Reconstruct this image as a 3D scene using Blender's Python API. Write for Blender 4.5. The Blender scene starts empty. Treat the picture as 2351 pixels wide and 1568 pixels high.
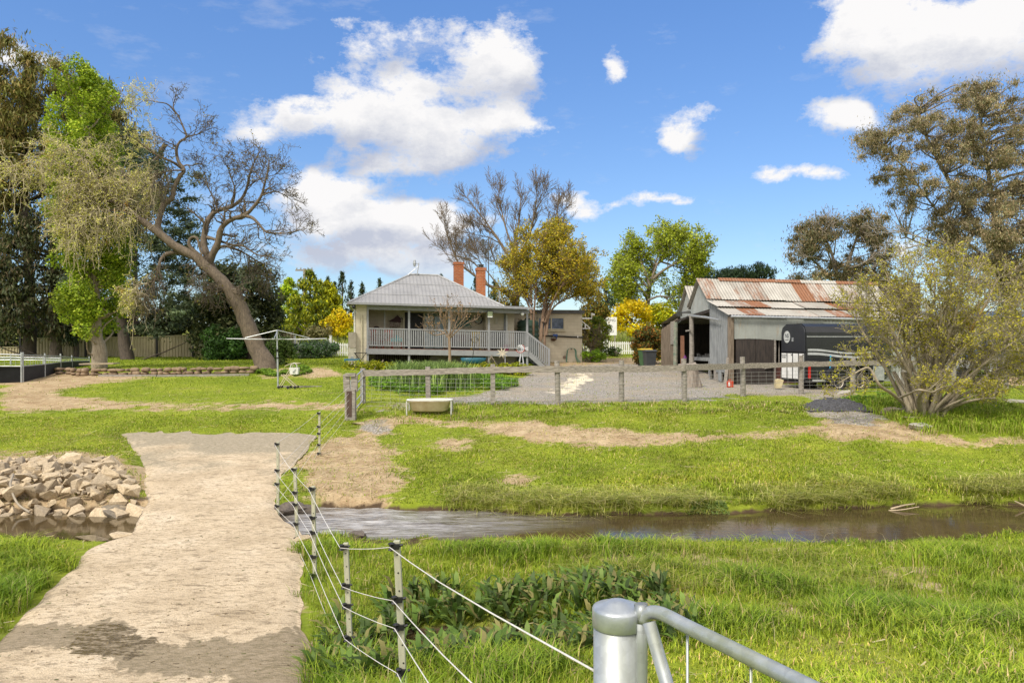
import bpy, bmesh, math, random
import numpy as np
from mathutils import Vector, Matrix, Euler
R = math.radians
random.seed(7); rng = np.random.default_rng(7)
sc = bpy.context.scene; COL = sc.collection

# ------------------------------------------------------------------ camera, sky, sun, exposure
CZ = 3.2            # camera height over the creek water (z = 0)
S = 1750 / 1568     # depth scale: distances below are noted as D and stand at Y = D * S
cam = bpy.data.cameras.new('camera'); cam.sensor_width = 36; cam.lens = 1750 / 2351 * 36
cam.clip_start = 0.05; cam.clip_end = 4000
co = bpy.data.objects.new('camera', cam); COL.objects.link(co)
co.location = (0, 0, CZ); co.rotation_euler = (R(90), 0, 0); sc.camera = co
SUN_EL, SUN_AZ = R(50), R(215)      # azimuth clockwise from +Y: behind and to the left of the camera
sd = Vector((math.sin(SUN_AZ) * math.cos(SUN_EL), math.cos(SUN_AZ) * math.cos(SUN_EL), math.sin(SUN_EL)))
sun = bpy.data.lights.new('sun', 'SUN'); sun.energy = 1.6; sun.angle = R(14); sun.color = (1, .93, .82)
so = bpy.data.objects.new('sun', sun); COL.objects.link(so); so.rotation_euler = sd.to_track_quat('Z', 'Y').to_euler()
sc.view_settings.view_transform = 'Standard'; sc.view_settings.look = 'None'; sc.view_settings.gamma = 1
sc.view_settings.use_curve_mapping = False; sc.view_settings.exposure = 1.3
sc.cycles.max_bounces = 6; sc.cycles.diffuse_bounces = 3; sc.cycles.glossy_bounces = 3; sc.cycles.transmission_bounces = 4
sc.cycles.use_denoising = True; sc.cycles.caustics_reflective = False; sc.cycles.caustics_refractive = False

def P_(v, y): return ((v - 1175.5) / 1568, (784 - y) / 1568)
# clouds: (x, y, rx, ry, weight) in the sky ahead, as tangents of direction
CLOUDS = [(700,265,170,52,1),(830,215,160,110,1.05),(940,250,120,70,1),(1120,110,115,80,1),(1130,190,105,85,1),(1190,150,60,60,.8),(890,80,90,38,.8),
 (1010,295,260,30,.85),(1180,295,110,34,.8),(560,300,50,34,.8),(1030,350,120,36,1.25),(900,365,80,24,1),(760,435,120,50,1.3),(840,420,66,34,1.1),
 (690,420,60,34,.8),(860,515,200,50,1.4),(960,505,130,50,1.3),(760,500,95,38,1.2),(830,590,240,38,1.2),(1000,600,150,30,1),(760,55,70,16,.55),
 (620,215,60,22,.6),(2120,45,230,85,1.05),(2250,100,170,85,1),(2050,150,160,65,1),(2300,30,140,60,.9),(1980,60,110,50,.85),
 (1940,280,84,40,1.5),(1975,262,40,28,1.0),(1600,305,60,40,1.1),(1635,268,40,28,1.0),(1590,330,40,22,.7),(1400,135,30,34,.9),(1420,165,26,34,.9),(1330,460,52,32,1.5),(1412,464,36,14,.8),(1520,452,58,24,1.4),(1580,460,36,12,.9),
 (1765,412,70,20,1.3),(1850,405,95,18,1.1),(1900,420,30,12,.5),(20,110,54,46,1.3),(110,120,50,16,1),(310,240,40,14,.5),(760,350,30,18,.6),
 (1190,345,40,20,.5),(1150,270,60,40,.6),(930,625,70,12,.7),(2080,590,60,34,.8),(1800,630,60,20,.6),(1100,640,120,18,.5),(1000,500,100,50,.7)]
w = bpy.data.worlds.new('World'); sc.world = w; w.use_nodes = True
def world():
    nt = w.node_tree; N = nt.nodes; L = nt.links; N.clear()
    sky = N.new('ShaderNodeTexSky'); sky.sky_type = 'NISHITA'; sky.sun_disc = False; sky.sun_elevation = SUN_EL; sky.sun_rotation = SUN_AZ
    sky.altitude = 600; sky.air_density = 1.0; sky.dust_density = .3; sky.ozone_density = 3.0
    tc = N.new('ShaderNodeTexCoord'); sep = N.new('ShaderNodeSeparateXYZ'); L.new(tc.outputs['Generated'], sep.inputs[0])
    r = N.new('ShaderNodeValToRGB'); L.new(sep.outputs[2], r.inputs[0]); e = r.color_ramp.elements
    for p, c in ((.0, (.56,.58,.60)), (.10, (.66,.71,.79)), (.25, (.71,.85,.99)), (.5, (.62,.82,1.05))):
        q = e[0] if p == 0 else e[1] if p == .5 else e.new(p); q.position = p; q.color = (*c, 1)
    m = N.new('ShaderNodeMix'); m.data_type = 'RGBA'; m.blend_type = 'MULTIPLY'; m.inputs[0].default_value = 1; L.new(sky.outputs[0], m.inputs[6]); L.new(r.outputs[0], m.inputs[7])
    def mth(op, a, b, c=None):
        n = N.new('ShaderNodeMath'); n.operation = op; n.use_clamp = op != 'SUBTRACT'
        for k, x in enumerate((a, b, c)):
            if x is None: continue
            if isinstance(x, (int, float)): n.inputs[k].default_value = x
            else: L.new(x, n.inputs[k])
        return n.outputs[0]
    # unseen white cloud overhead and behind the camera, added for neutral fill light
    fill_veil = mth('MAXIMUM', mth('MULTIPLY', mth('SUBTRACT', .22, sep.outputs[1]), 2.2), mth('MULTIPLY', mth('SUBTRACT', sep.outputs[2], .66), 4.0)); fill_veil = mth('MULTIPLY', fill_veil, .9)
    up = N.new('ShaderNodeMapRange'); L.new(sep.outputs[2], up.inputs[0]); up.inputs[1].default_value = -.02; up.inputs[2].default_value = .1; fill_veil = mth('MULTIPLY', fill_veil, up.outputs[0])
    cl = N.new('ShaderNodeMix'); cl.data_type = 'RGBA'; L.new(fill_veil, cl.inputs[0]); L.new(m.outputs[2], cl.inputs[6]); cl.inputs[7].default_value = (7.4, 7.0, 6.5, 1)
    bg = N.new('ShaderNodeBackground'); L.new(cl.outputs[2], bg.inputs[0]); bg.inputs[1].default_value = .085
    out = N.new('ShaderNodeOutputWorld'); L.new(bg.outputs[0], out.inputs[0])
    w.cycles.sampling_method = 'MANUAL'; w.cycles.sample_map_resolution = 256
world()

# ------------------------------------------------------------------ helpers
def at(v, y, D):                      # direction in the frame at depth D -> point in the place
    return Vector(((v - 1175.5) / 1568 * D, D * S, CZ - (y - 784) / 1568 * D))
def tag(o, label=None, cat=None, group=None, kind=None):
    if label: o['label'] = label
    if cat: o['category'] = cat
    if group: o['group'] = group
    if kind: o['kind'] = kind
    return o
def empty(name, loc, label, cat, group=None, rz=0):
    o = bpy.data.objects.new(name, None); COL.objects.link(o); o.location = loc; o.rotation_euler = (0, 0, rz)
    o.empty_display_size = .1
    return tag(o, label, cat, group)
def copy_tree(o, parent=None):
    c = o.copy(); COL.objects.link(c); c.parent = parent
    for ch in o.children: copy_tree(ch, c)
    return c
def link(name, me, mat, parent=None, off=None):
    o = bpy.data.objects.new(name, me); COL.objects.link(o)
    if mat: me.materials.append(mat)
    if parent: o.parent = parent
    return o
def np_mesh(name, V, F, cols=None, smooth=False):
    """F: list of int arrays (n,3) or (n,4)"""
    me = bpy.data.meshes.new(name); V = np.asarray(V, np.float32)
    F = [np.asarray(f, np.int32) for f in F if len(f)]
    me.vertices.add(len(V)); me.vertices.foreach_set('co', V.ravel())
    loops = np.concatenate([f.ravel() for f in F]); tot = np.concatenate([np.full(len(f), f.shape[1], np.int32) for f in F])
    st = np.concatenate([[0], np.cumsum(tot)[:-1]]).astype(np.int32)
    me.loops.add(len(loops)); me.loops.foreach_set('vertex_index', loops)
    me.polygons.add(len(tot)); me.polygons.foreach_set('loop_start', st); me.polygons.foreach_set('loop_total', tot)
    if smooth: me.polygons.foreach_set('use_smooth', np.ones(len(tot), bool))
    if cols is not None:
        a = me.color_attributes.new('Col', 'FLOAT_COLOR', 'POINT')
        c = np.ones((len(V), 4), np.float32); c[:, :3] = cols; a.data.foreach_set('color', c.ravel())
    me.update(); me.validate(); return me
class MB:
    def __init__(s): s.v = []; s.f = []; s.c = None; s.sm = False
    def add(s, vs, fs, col=None):
        b = len(s.v); s.v += [tuple(p) for p in vs]; s.f += [tuple(b + i for i in f) for f in fs]
        if col is not None:
            if s.c is None: s.c = [(.5, .5, .5)] * b
            s.c += [col] * len(vs)
        elif s.c is not None: s.c += [(.5, .5, .5)] * len(vs)
        return s
    def box(s, x0, x1, y0, y1, z0, z1, col=None, bev=0):
        return s.add([(x0,y0,z0),(x1,y0,z0),(x1,y1,z0),(x0,y1,z0),(x0,y0,z1),(x1,y0,z1),(x1,y1,z1),(x0,y1,z1)],
                     [(0,3,2,1),(4,5,6,7),(0,1,5,4),(1,2,6,5),(2,3,7,6),(3,0,4,7)], col)
    def beam(s, p, q, w, h, up=(0,0,1), col=None, taper=1):
        p, q = Vector(p), Vector(q); d = (q - p).normalized(); up = Vector(up)
        x = d.cross(up)
        if x.length < 1e-4: x = d.cross(Vector((0, 1, 0)))
        x.normalize(); y = x.cross(d)
        vs = []
        for c, k in ((p, 1), (q, taper)):
            for a, b in ((-1,-1),(1,-1),(1,1),(-1,1)): vs.append(c + x * a * w / 2 * k + y * b * h / 2 * k)
        return s.add(vs, [(0,1,2,3),(7,6,5,4),(0,4,5,1),(1,5,6,2),(2,6,7,3),(3,7,4,0)], col)
    def tube(s, pts, r, n=8, cap=True, col=None):
        pts = [Vector(p) for p in pts]; m = len(pts); rr = r if hasattr(r, '__len__') else [r] * m
        vs = []; ref = None
        for i, p in enumerate(pts):
            t = (pts[min(i + 1, m - 1)] - pts[max(i - 1, 0)]).normalized()
            if ref is None: ref = Vector((0, 0, 1)) if abs(t.z) < .9 else Vector((1, 0, 0))
            x = t.cross(ref).normalized(); y = t.cross(x).normalized(); ref = x.cross(t)
            ref = ref if ref.length > .01 else Vector((1, 0, 0))
            for k in range(n):
                a = 2 * math.pi * k / n; vs.append(p + x * math.cos(a) * rr[i] + y * math.sin(a) * rr[i])
        fs = [(i*n+k, i*n+(k+1)%n, (i+1)*n+(k+1)%n, (i+1)*n+k) for i in range(m-1) for k in range(n)]
        if cap: fs += [tuple(range(n-1, -1, -1)), tuple((m-1)*n+k for k in range(n))]
        return s.add(vs, fs, col)
    def lathe(s, c, prof, n=16, axis='z', col=None, sq=None):
        vs = []
        for (r, h) in prof:
            for k in range(n):
                a = 2*math.pi*k/n; x, y = r*math.cos(a), r*math.sin(a)
                if axis == 'z': vs.append((c[0]+x, c[1]+y, c[2]+h))
                elif axis == 'y': vs.append((c[0]+x, c[1]+h, c[2]+y))
                else: vs.append((c[0]+h, c[1]+x, c[2]+y))
        m = len(prof)
        fs = [(i*n+k, i*n+(k+1)%n, (i+1)*n+(k+1)%n, (i+1)*n+k) for i in range(m-1) for k in range(n)]
        if prof[0][0] > 1e-5: fs.append(tuple(range(n-1,-1,-1)))
        if prof[-1][0] > 1e-5: fs.append(tuple((m-1)*n+k for k in range(n)))
        return s.add(vs, fs, col)
    def prism(s, poly, d, col=None):      # planar polygon (3D points) pushed along d
        n = len(poly); a = [Vector(p) for p in poly]; b = [p + Vector(d) for p in a]
        return s.add(a + b, [tuple(range(n-1,-1,-1)), tuple(range(n, 2*n))] + [(i, (i+1)%n, n+(i+1)%n, n+i) for i in range(n)], col)
    def build(s, name, mat, parent=None, off=None, shear=0, smooth=None, bevel=0):
        v = np.array(s.v, np.float32)
        if shear: v[:, 2] += shear * v[:, 0]
        if off is not None: v = v - np.array(off, np.float32)
        me = bpy.data.meshes.new(name); me.from_pydata(v.tolist(), [], s.f)
        bm = bmesh.new(); bm.from_mesh(me); bmesh.ops.recalc_face_normals(bm, faces=bm.faces)
        bm.to_mesh(me); bm.free()
        if s.c is not None:
            a = me.color_attributes.new('Col', 'FLOAT_COLOR', 'POINT'); c = np.ones((len(v), 4), np.float32); c[:, :3] = s.c; a.data.foreach_set('color', c.ravel())
        sm = s.sm if smooth is None else smooth
        if sm: me.polygons.foreach_set('use_smooth', np.ones(len(me.polygons), bool))
        o = link(name, me, mat, parent)
        if bevel:
            b = o.modifiers.new('bevel', 'BEVEL'); b.width = bevel; b.segments = 2; b.limit_method = 'ANGLE'
        return o
def vnoise(x, y, seed=0):
    x = np.asarray(x, float); y = np.asarray(y, float)
    xi = np.floor(x).astype(np.int64); yi = np.floor(y).astype(np.int64); fx = x - xi; fy = y - yi
    fx = fx*fx*(3-2*fx); fy = fy*fy*(3-2*fy)
    def h(a, b):
        n = (a * 374761393 + b * 668265263 + seed * 1442695041) & 0xffffffff
        n = ((n ^ (n >> 13)) * 1274126177) & 0xffffffff
        return ((n ^ (n >> 16)) & 0xffff) / 65535.
    return (h(xi,yi)*(1-fx)+h(xi+1,yi)*fx)*(1-fy)+(h(xi,yi+1)*(1-fx)+h(xi+1,yi+1)*fx)*fy
def fbm(x, y, seed=0, o=4):
    a = 0; k = .5
    for i in range(o): a = a + k * vnoise(np.asarray(x)*2**i, np.asarray(y)*2**i, seed+i); k /= 2
    return a / (1 - .5**o)
def inpoly(px, py, poly):
    c = np.zeros(np.shape(px), bool); n = len(poly)
    for i in range(n):
        x0, y0 = poly[i]; x1, y1 = poly[(i+1) % n]
        if y0 == y1: continue
        c ^= ((y0 > py) != (y1 > py)) & (px < (x1-x0)*(py-y0)/(y1-y0)+x0)
    return c

# ------------------------------------------------------------------ materials
def new_mat(name):
    m = bpy.data.materials.new(name); m.use_nodes = True; return m, m.node_tree.nodes, m.node_tree.links, m.node_tree.nodes['Principled BSDF']
def ramp(N, L, src, stops):
    r = N.new('ShaderNodeValToRGB'); L.new(src, r.inputs[0]); e = r.color_ramp.elements
    while len(e) < len(stops): e.new(.5)
    for i, (p, c) in enumerate(stops): e[i].position = p; e[i].color = (*c, 1) if len(c) == 3 else c
    return r.outputs[0]
def coords(N, L, scale=(1,1,1), space='Object', loc=(0,0,0)):
    tc = N.new('ShaderNodeTexCoord'); mp = N.new('ShaderNodeMapping'); L.new(tc.outputs[space], mp.inputs[0]); mp.inputs[3].default_value = scale; mp.inputs[1].default_value = loc
    return mp.outputs[0]
def noise_n(N, L, vec, scale, det=4, rough=.55):
    n = N.new('ShaderNodeTexNoise'); n.inputs['Scale'].default_value = scale; n.inputs['Detail'].default_value = det; n.inputs['Roughness'].default_value = rough
    if vec is not None: L.new(vec, n.inputs['Vector'])
    return n.outputs['Fac']
def mixc(N, L, fac, a, b, blend='MIX'):
    m = N.new('ShaderNodeMix'); m.data_type = 'RGBA'; m.blend_type = blend
    for i, x in ((0, fac), (6, a), (7, b)):
        if isinstance(x, (int, float)): m.inputs[i].default_value = x
        elif isinstance(x, tuple): m.inputs[i].default_value = (*x, 1)
        else: L.new(x, m.inputs[i])
    return m.outputs[2]
def bump(N, L, B, h, strength=.3, dist=.02):
    b = N.new('ShaderNodeBump'); b.inputs['Strength'].default_value = strength; b.inputs['Distance'].default_value = dist; L.new(h, b.inputs['Height']); L.new(b.outputs[0], B.inputs['Normal'])
MATS = {}
def mat(name, c1, c2=None, scale=6, rough=.7, metal=0, stretch=(1,1,1), bmp=.15, det=5, spots=None, lo=.35, hi=.68, spec=.5):
    """noise-varied surface; spots = (colour, scale, threshold)"""
    if name in MATS: return MATS[name]
    m, N, L, B = new_mat(name)
    c2 = c2 or tuple(x * .72 for x in c1)
    vec = coords(N, L, stretch); f = noise_n(N, L, vec, scale, det, .62)
    col = ramp(N, L, f, [(lo, c2), (hi, c1)])
    if spots:
        v2 = coords(N, L, stretch, loc=(7.7, 3.1, 5.5)); f2 = noise_n(N, L, v2, spots[1], 6, .65)
        fr = ramp(N, L, f2, [(spots[2], (0,0,0)), (min(1, spots[2] + .1), (1,1,1))]); col = mixc(N, L, fr, col, spots[0])
    L.new(col, B.inputs['Base Color']); B.inputs['Roughness'].default_value = rough; B.inputs['Metallic'].default_value = metal
    B.inputs['Specular IOR Level'].default_value = spec
    if bmp: bump(N, L, B, f, bmp, .02)
    MATS[name] = m; return m
def corr_mat(name, c1, c2, axis=0, pitch=.076, rough=.5, metal=0, rust=None, use_col=False, bs=.6, joints=0, sc2=1.2):
    """corrugated sheet: ridges across the given local axis; rust = colour; use_col: vertex colour R gives each sheet's rust amount, G its tone"""
    m, N, L, B = new_mat(name)
    vec = coords(N, L); n1 = noise_n(N, L, vec, sc2, 7, .65)
    col = ramp(N, L, n1, [(.3, c2), (.7, c1)])
    if use_col:
        at_ = N.new('ShaderNodeAttribute'); at_.attribute_name = 'Col'; sp = N.new('ShaderNodeSeparateColor'); L.new(at_.outputs['Color'], sp.inputs[0])
        col = mixc(N, L, .8, col, ramp(N, L, sp.outputs[1], [(0, (.55,.53,.5)), (1, (1.15,1.15,1.12))]), 'MULTIPLY')
        sv = coords(N, L, (3.2, 1.0, 1.0) if axis == 0 else (1.0, 3.2, 1.0)); n2 = noise_n(N, L, sv, 1.5, 8, .78)
        ad = N.new('ShaderNodeMath'); ad.operation = 'ADD'; L.new(n2, ad.inputs[0]); L.new(sp.outputs[0], ad.inputs[1])
        fr = ramp(N, L, ad.outputs[0], [(.70, (0,0,0)), (.90, (.95,.95,.95))])
        rc = ramp(N, L, noise_n(N, L, vec, 14, 4), [(.3, rust), (.7, tuple(min(1, x*1.7) for x in rust))])
        col = mixc(N, L, fr, col, rc)
    elif rust:
        sv = coords(N, L, (5, 1, .8) if axis == 0 else (1, 5, .8)); n2 = noise_n(N, L, sv, 1.3, 6, .7)
        col = mixc(N, L, ramp(N, L, n2, [(.56, (0,0,0)), (.74, (.8,.8,.8))]), col, rust)
    L.new(col, B.inputs['Base Color']); B.inputs['Roughness'].default_value = rough; B.inputs['Metallic'].default_value = metal
    tc = N.new('ShaderNodeTexCoord'); sx = N.new('ShaderNodeSeparateXYZ'); L.new(tc.outputs['Object'], sx.inputs[0])
    mu = N.new('ShaderNodeMath'); mu.operation = 'MULTIPLY'; L.new(sx.outputs[axis], mu.inputs[0]); mu.inputs[1].default_value = 2*math.pi/pitch
    si = N.new('ShaderNodeMath'); si.operation = 'SINE'; L.new(mu.outputs[0], si.inputs[0])
    bump(N, L, B, si.outputs[0], bs, .012); return m
def leaf_mat(name, trans=.35, rough=.55):
    m, N, L, B = new_mat(name)
    a = N.new('ShaderNodeAttribute'); a.attribute_name = 'Col'; L.new(a.outputs['Color'], B.inputs['Base Color']); B.inputs['Roughness'].default_value = rough; B.inputs['Specular IOR Level'].default_value = .25
    t = N.new('ShaderNodeBsdfTranslucent'); L.new(a.outputs['Color'], t.inputs[0])
    mx = N.new('ShaderNodeMixShader'); mx.inputs[0].default_value = trans; L.new(B.outputs[0], mx.inputs[1]); L.new(t.outputs[0], mx.inputs[2])
    L.new(mx.outputs[0], N['Material Output'].inputs[0]); return m
def bark_mat(name, c1, c2, lichen=None, lt=.6, scale=5):
    m, N, L, B = new_mat(name)
    f = noise_n(N, L, coords(N, L, (scale, scale, scale*.25)), 3.2, 6, .7); col = ramp(N, L, f, [(.32, c2), (.68, c1)])
    if lichen:
        g = noise_n(N, L, coords(N, L, (1,1,1), loc=(3,8,1)), .9, 5, .6); col = mixc(N, L, ramp(N, L, g, [(lt, (0,0,0)), (lt+.07, (1,1,1))]), col, lichen)
    L.new(col, B.inputs['Base Color']); B.inputs['Roughness'].default_value = .9; bump(N, L, B, f, .8, .05); return m
LEAF = leaf_mat('leaf'); GRASS = leaf_mat('grass_blade', .3, .6)
WOODG = mat('weathered_timber', (.36,.33,.29), (.17,.15,.13), 5, .85, stretch=(1.2,1.2,6), bmp=.5)
RAILG = mat('weathered_rail', (.40,.36,.31), (.15,.13,.11), 6, .85, stretch=(.7,6,7), bmp=.6, spots=((.06,.05,.04), 3, .66))
GALV = mat('galvanised_steel', (.55,.57,.58), (.36,.38,.40), 9, .42, .55, bmp=.04)
BLACK = mat('black_plastic', (.012,.012,.013), None, 8, .45, bmp=.05)
WHITE = mat('white_paint', (.78,.78,.76), (.62,.62,.59), 4, .5, bmp=.05)
# ------------------------------------------------------------------ terrain
PL = [(-20,2.2),(0,1.2),(3,.6),(6,.22),(8.8,.18),(10.4,.07),(10.8,.06),(13,.2),(15.5,.45),(17,.5),(19.3,.62),(21,.8),(23.6,1.0),(27,1.3),(31,1.66),(33,1.9),(37,1.96),(45,2.0),(50,2.1),(60,2.9),(80,4.2),(120,5.4),(300,8)]
PC = [(-20,2.2),(0,1.4),(1.6,1.36),(4.9,.5),(6.5,.1),(9,.1),(11,.1),(12.8,.13),(14.6,.3),(17,.42),(19.3,.6),(21,.82),(22.5,1.1),(25,1.25),(30,1.6),(36,1.93),(45,2.1),(50,2.2),(60,2.9),(80,4.2),(120,5.4),(300,8)]
PR = [(-20,2.3),(0,1.5),(2,1.4),(4.6,.9),(7.2,.37),(9.2,.17),(10.7,.13),(13.2,.16),(14.3,.34),(16.3,.45),(18,.72),(20,.95),(22,1.12),(25,1.24),(30,1.3),(36,1.75),(45,2.1),(50,2.2),(60,2.9),(80,4.2),(120,5.4),(300,8)]
def zpath(d): return np.interp(d, [-5,0,3,5,6.2,11,13,14.5,17,19.3,22,60], [1.6,1.3,.6,.2,.11,.1,.15,.28,.42,.60,.85,2.9])
_d = np.linspace(2.4, 40, 4000); _v = 784 + 1568 * (CZ - zpath(_d)) / _d
def d_of_v(y): return float(np.interp(-y, -_v, _d))
PATH_V = [(1568,-120,735),(1520,-70,720),(1455,0,702),(1400,60,690),(1340,120,692),(1290,175,690),(1255,210,692),(1240,250,690),(1225,300,688),(1205,313,668),(1185,325,650),(1170,333,640),(1150,338,634),(1125,336,633),(1100,334,640),(1080,328,655),(1050,315,690),(1020,296,712),(994,276,735)]
_r = sorted((d_of_v(y), l, r) for y, l, r in PATH_V)
PD = np.array([a[0] for a in _r]); PXL = np.array([(a[1]-1175.5)/1568*a[0] for a in _r]); PXR = np.array([(a[2]-1175.5)/1568*a[0] for a in _r])
PD = np.concatenate([[3.2, 4.6], PD]); PXL = np.concatenate([[-3.9, -4.55], PXL]); PXR = np.concatenate([[-.95, -1.45], PXR])
def path_lr(d): return np.interp(d, PD, PXL), np.interp(d, PD, PXR)
CNX = [-60,-16,-9,-7.9,-6.7,-5.6,-4,-3,0,2,4.5,8.5,60]; CND = [11.9,11.7,11.6,11.2,11.0,11.0,11.1,11.15,11.05,10.85,10.8,11.2,11.6]      # near water edge
CFX = [-60,-9.5,-6.5,-4.3,-3.5,-1.5,.7,2,4,7,10,60]; CFD = [12.7,12.7,12.75,12.9,13.0,12.75,12.35,12.5,12.6,13.05,13.2,13.4]
BOG = [(-.55,7.35,.55,.22,.42),(.2,7.3,.4,.2,.3),(.95,7.2,.5,.25,.42),(-1.05,6.75,.3,.3,.25),(.1,6.9,.9,.5,.12)]
def height(X, Y):
    X = np.asarray(X, float); D = np.asarray(Y, float) / S
    zl, zc, zr = (np.interp(D, *zip(*p)) for p in (PL, PC, PR))
    t1 = np.clip((X + 6.2) / 3.2, 0, 1); t1 = np.where(D > 15, np.clip((X + 9) / 4, 0, 1), t1)
    t2 = np.clip((X + 2.2) / 5, 0, 1); t2 = t2*t2*(3-2*t2)
    z = (zl*(1-t1) + zc*t1)*(1-t2) + zr*t2
    l, r = path_lr(np.clip(D, 3.2, 19.3)); m = np.minimum(X - l, r - X); m = np.minimum(m, 19.6 - D)
    onp = np.clip(m / .5 + .6, 0, 1)
    z = z*(1-onp) + (zpath(D) - .05)*onp
    for (bx, bd, sx, sy, a) in BOG: z = z - a*np.exp(-((X-bx)/sx)**2 - ((D-bd)/sy)**2)
    # rough grassland
    rough = np.clip(1 - onp, 0, 1) * np.where(D < 24, 1, .4)
    rough = rough * np.where((D > 21) & (X > -1), .35, 1)
    z = z + rough*((fbm(X*.55, D*.6, 11) - .5)*.16 + (fbm(X*2.1, D*2.3, 5) - .5)*.10 + (fbm(X*6, D*6, 6, 2) - .5)*.03*(D < 16))
    # bank lumps near the water
    e = np.exp(-((D-9.2)/.7)**2)*(X > -2); z = z + e*(fbm(X*1.3, D*1.6, 21)-.45)*.25; z = z - .05*np.exp(-((D-10.5)/.6)**2)*(X > -2.5)
    # creek
    cn = np.interp(X, CNX, CND) + (fbm(X*1.4, X*.3, 31)-.5)*.35; cf = np.interp(X, CFX, CFD) + (fbm(X*1.1, X*.2+9, 33)-.5)*.45
    ins = np.minimum(D - cn, cf - D)
    k = np.clip((ins + .32)/.40, 0, 1); k = k*k*(3-2*k)
    z = z*(1-k) + (-.35)*k
    return z
def hz(v, y=None, D=None, X=None):
    x = (v-1175.5)/1568*D if X is None else X
    return float(height(np.array([x]), np.array([D*S]))[0])
def gp(v, D, dz=0): return Vector(((v-1175.5)/1568*D, D*S, hz(v, D=D) + dz))    # ground point under a column of the frame

ZONES = {
 'dirt': [[(-120,1036),(60,1042),(180,1036),(300,1050),(342,1085),(345,1180),(-120,1190)],[(0,858),(120,856),(250,857),(480,855),(575,857),(480,862),(330,868),(215,880),(150,893),(95,906),(0,916)],
   [(0,904),(70,898),(110,902),(250,921),(400,927),(560,929),(720,924),(830,930),(830,945),(760,940),(700,938),(450,938),(200,936),(0,948)],
   [(830,962),(900,958),(1000,960),(1100,972),(1225,972),(1464,990),(1704,997),(1800,985),(1880,972),(1890,996),(1704,1009),(1512,1026),(1320,1024),(1200,1006),(1050,980),(930,975),(880,1005),(820,1003)],
   [(1886,976),(1900,955),(1943,947),(2063,966),(2111,985),(2183,1002),(2400,1009),(2400,1022),(2135,1016),(1943,1012),(1886,995)],
   [(740,1010),(830,1000),(880,1020),(915,1050),(905,1080),(925,1110),(890,1140),(905,1178),(780,1174),(730,1140),(690,1105),(690,1065)],
   [(2080,1310),(2130,1288),(2195,1308),(2150,1342),(2085,1340)],
   [(1290,1268),(1400,1262),(1560,1268),(1700,1262),(1850,1260),(1840,1276),(1700,1285),(1540,1284),(1400,1290),(1300,1285)],
   [(690,1380),(760,1395),(725,1450),(745,1570),(688,1570),(668,1460)],
   [(0,845),(140,846),(140,860),(0,862)],[(1480,1330),(1560,1322),(1590,1350),(1500,1362)],
   [(1700,1395),(1830,1380),(1850,1410),(1720,1425)],[(1000,1015),(1060,1005),(1080,1025),(1010,1035)],[(1120,1100),(1210,1090),(1240,1120),(1150,1128)],[(1330,1395),(1420,1380),(1440,1410),(1360,1420)],[(1960,1330),(2040,1322),(2060,1345),(1980,1355)],
   [(1240,832),(1330,826),(1400,820),(1465,822),(1530,830),(1505,842),(1400,845),(1260,848)],
   [(600,852),(690,846),(760,843),(790,860),(700,866),(600,864)],[(2160,870),(2400,862),(2400,882),(2200,886)]],
 'gravel': [[(850,935),(1000,921),(1080,905),(1180,890),(1195,868),(1230,848),(1290,842),(1400,836),(1530,838),(1620,850),(1700,868),(1800,882),(1960,895),(1960,908),(1840,910),(1700,908),(1430,925),(1280,926),(1130,926),(1000,928),(860,945)],
   [(825,968),(880,962),(905,985),(890,998),(835,992)],[(1850,930),(1890,908),(1950,918),(2000,950),(2040,968),(1960,972),(1880,955)]],
 'cream': [[(1262,904),(1300,906),(1368,860),(1330,858)]],
 'wet': [[(870,1150),(960,1178),(1060,1186),(1250,1196),(1200,1176),(930,1162)],[(700,1200),(1170,1240),(1500,1262),(1500,1275),(1100,1258),(700,1225)]],
}
def zones(X, D, Z, amp=1.0):
    vx = 1175.5 + 1568*X/D; vy = 784 + 1568*(CZ-Z)/D
    res = {}
    front = D > 2
    J = [((fbm(X*2.2, D*2.2, 40+j, 4)-.5)*1568/D*1.7*amp, (fbm(X*1.6+50, D*2.2, 50+j, 4)-.5)*700/D*1.5*amp) for j in range(4)]
    for k, polys in ZONES.items():
        acc = np.zeros(X.shape)
        for jx, jy in J:
            h = np.zeros(X.shape, bool)
            for p in polys: h |= inpoly(vx+jx, vy+jy, p)
            acc += h
        res[k] = acc/4*front
    return res
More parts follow.
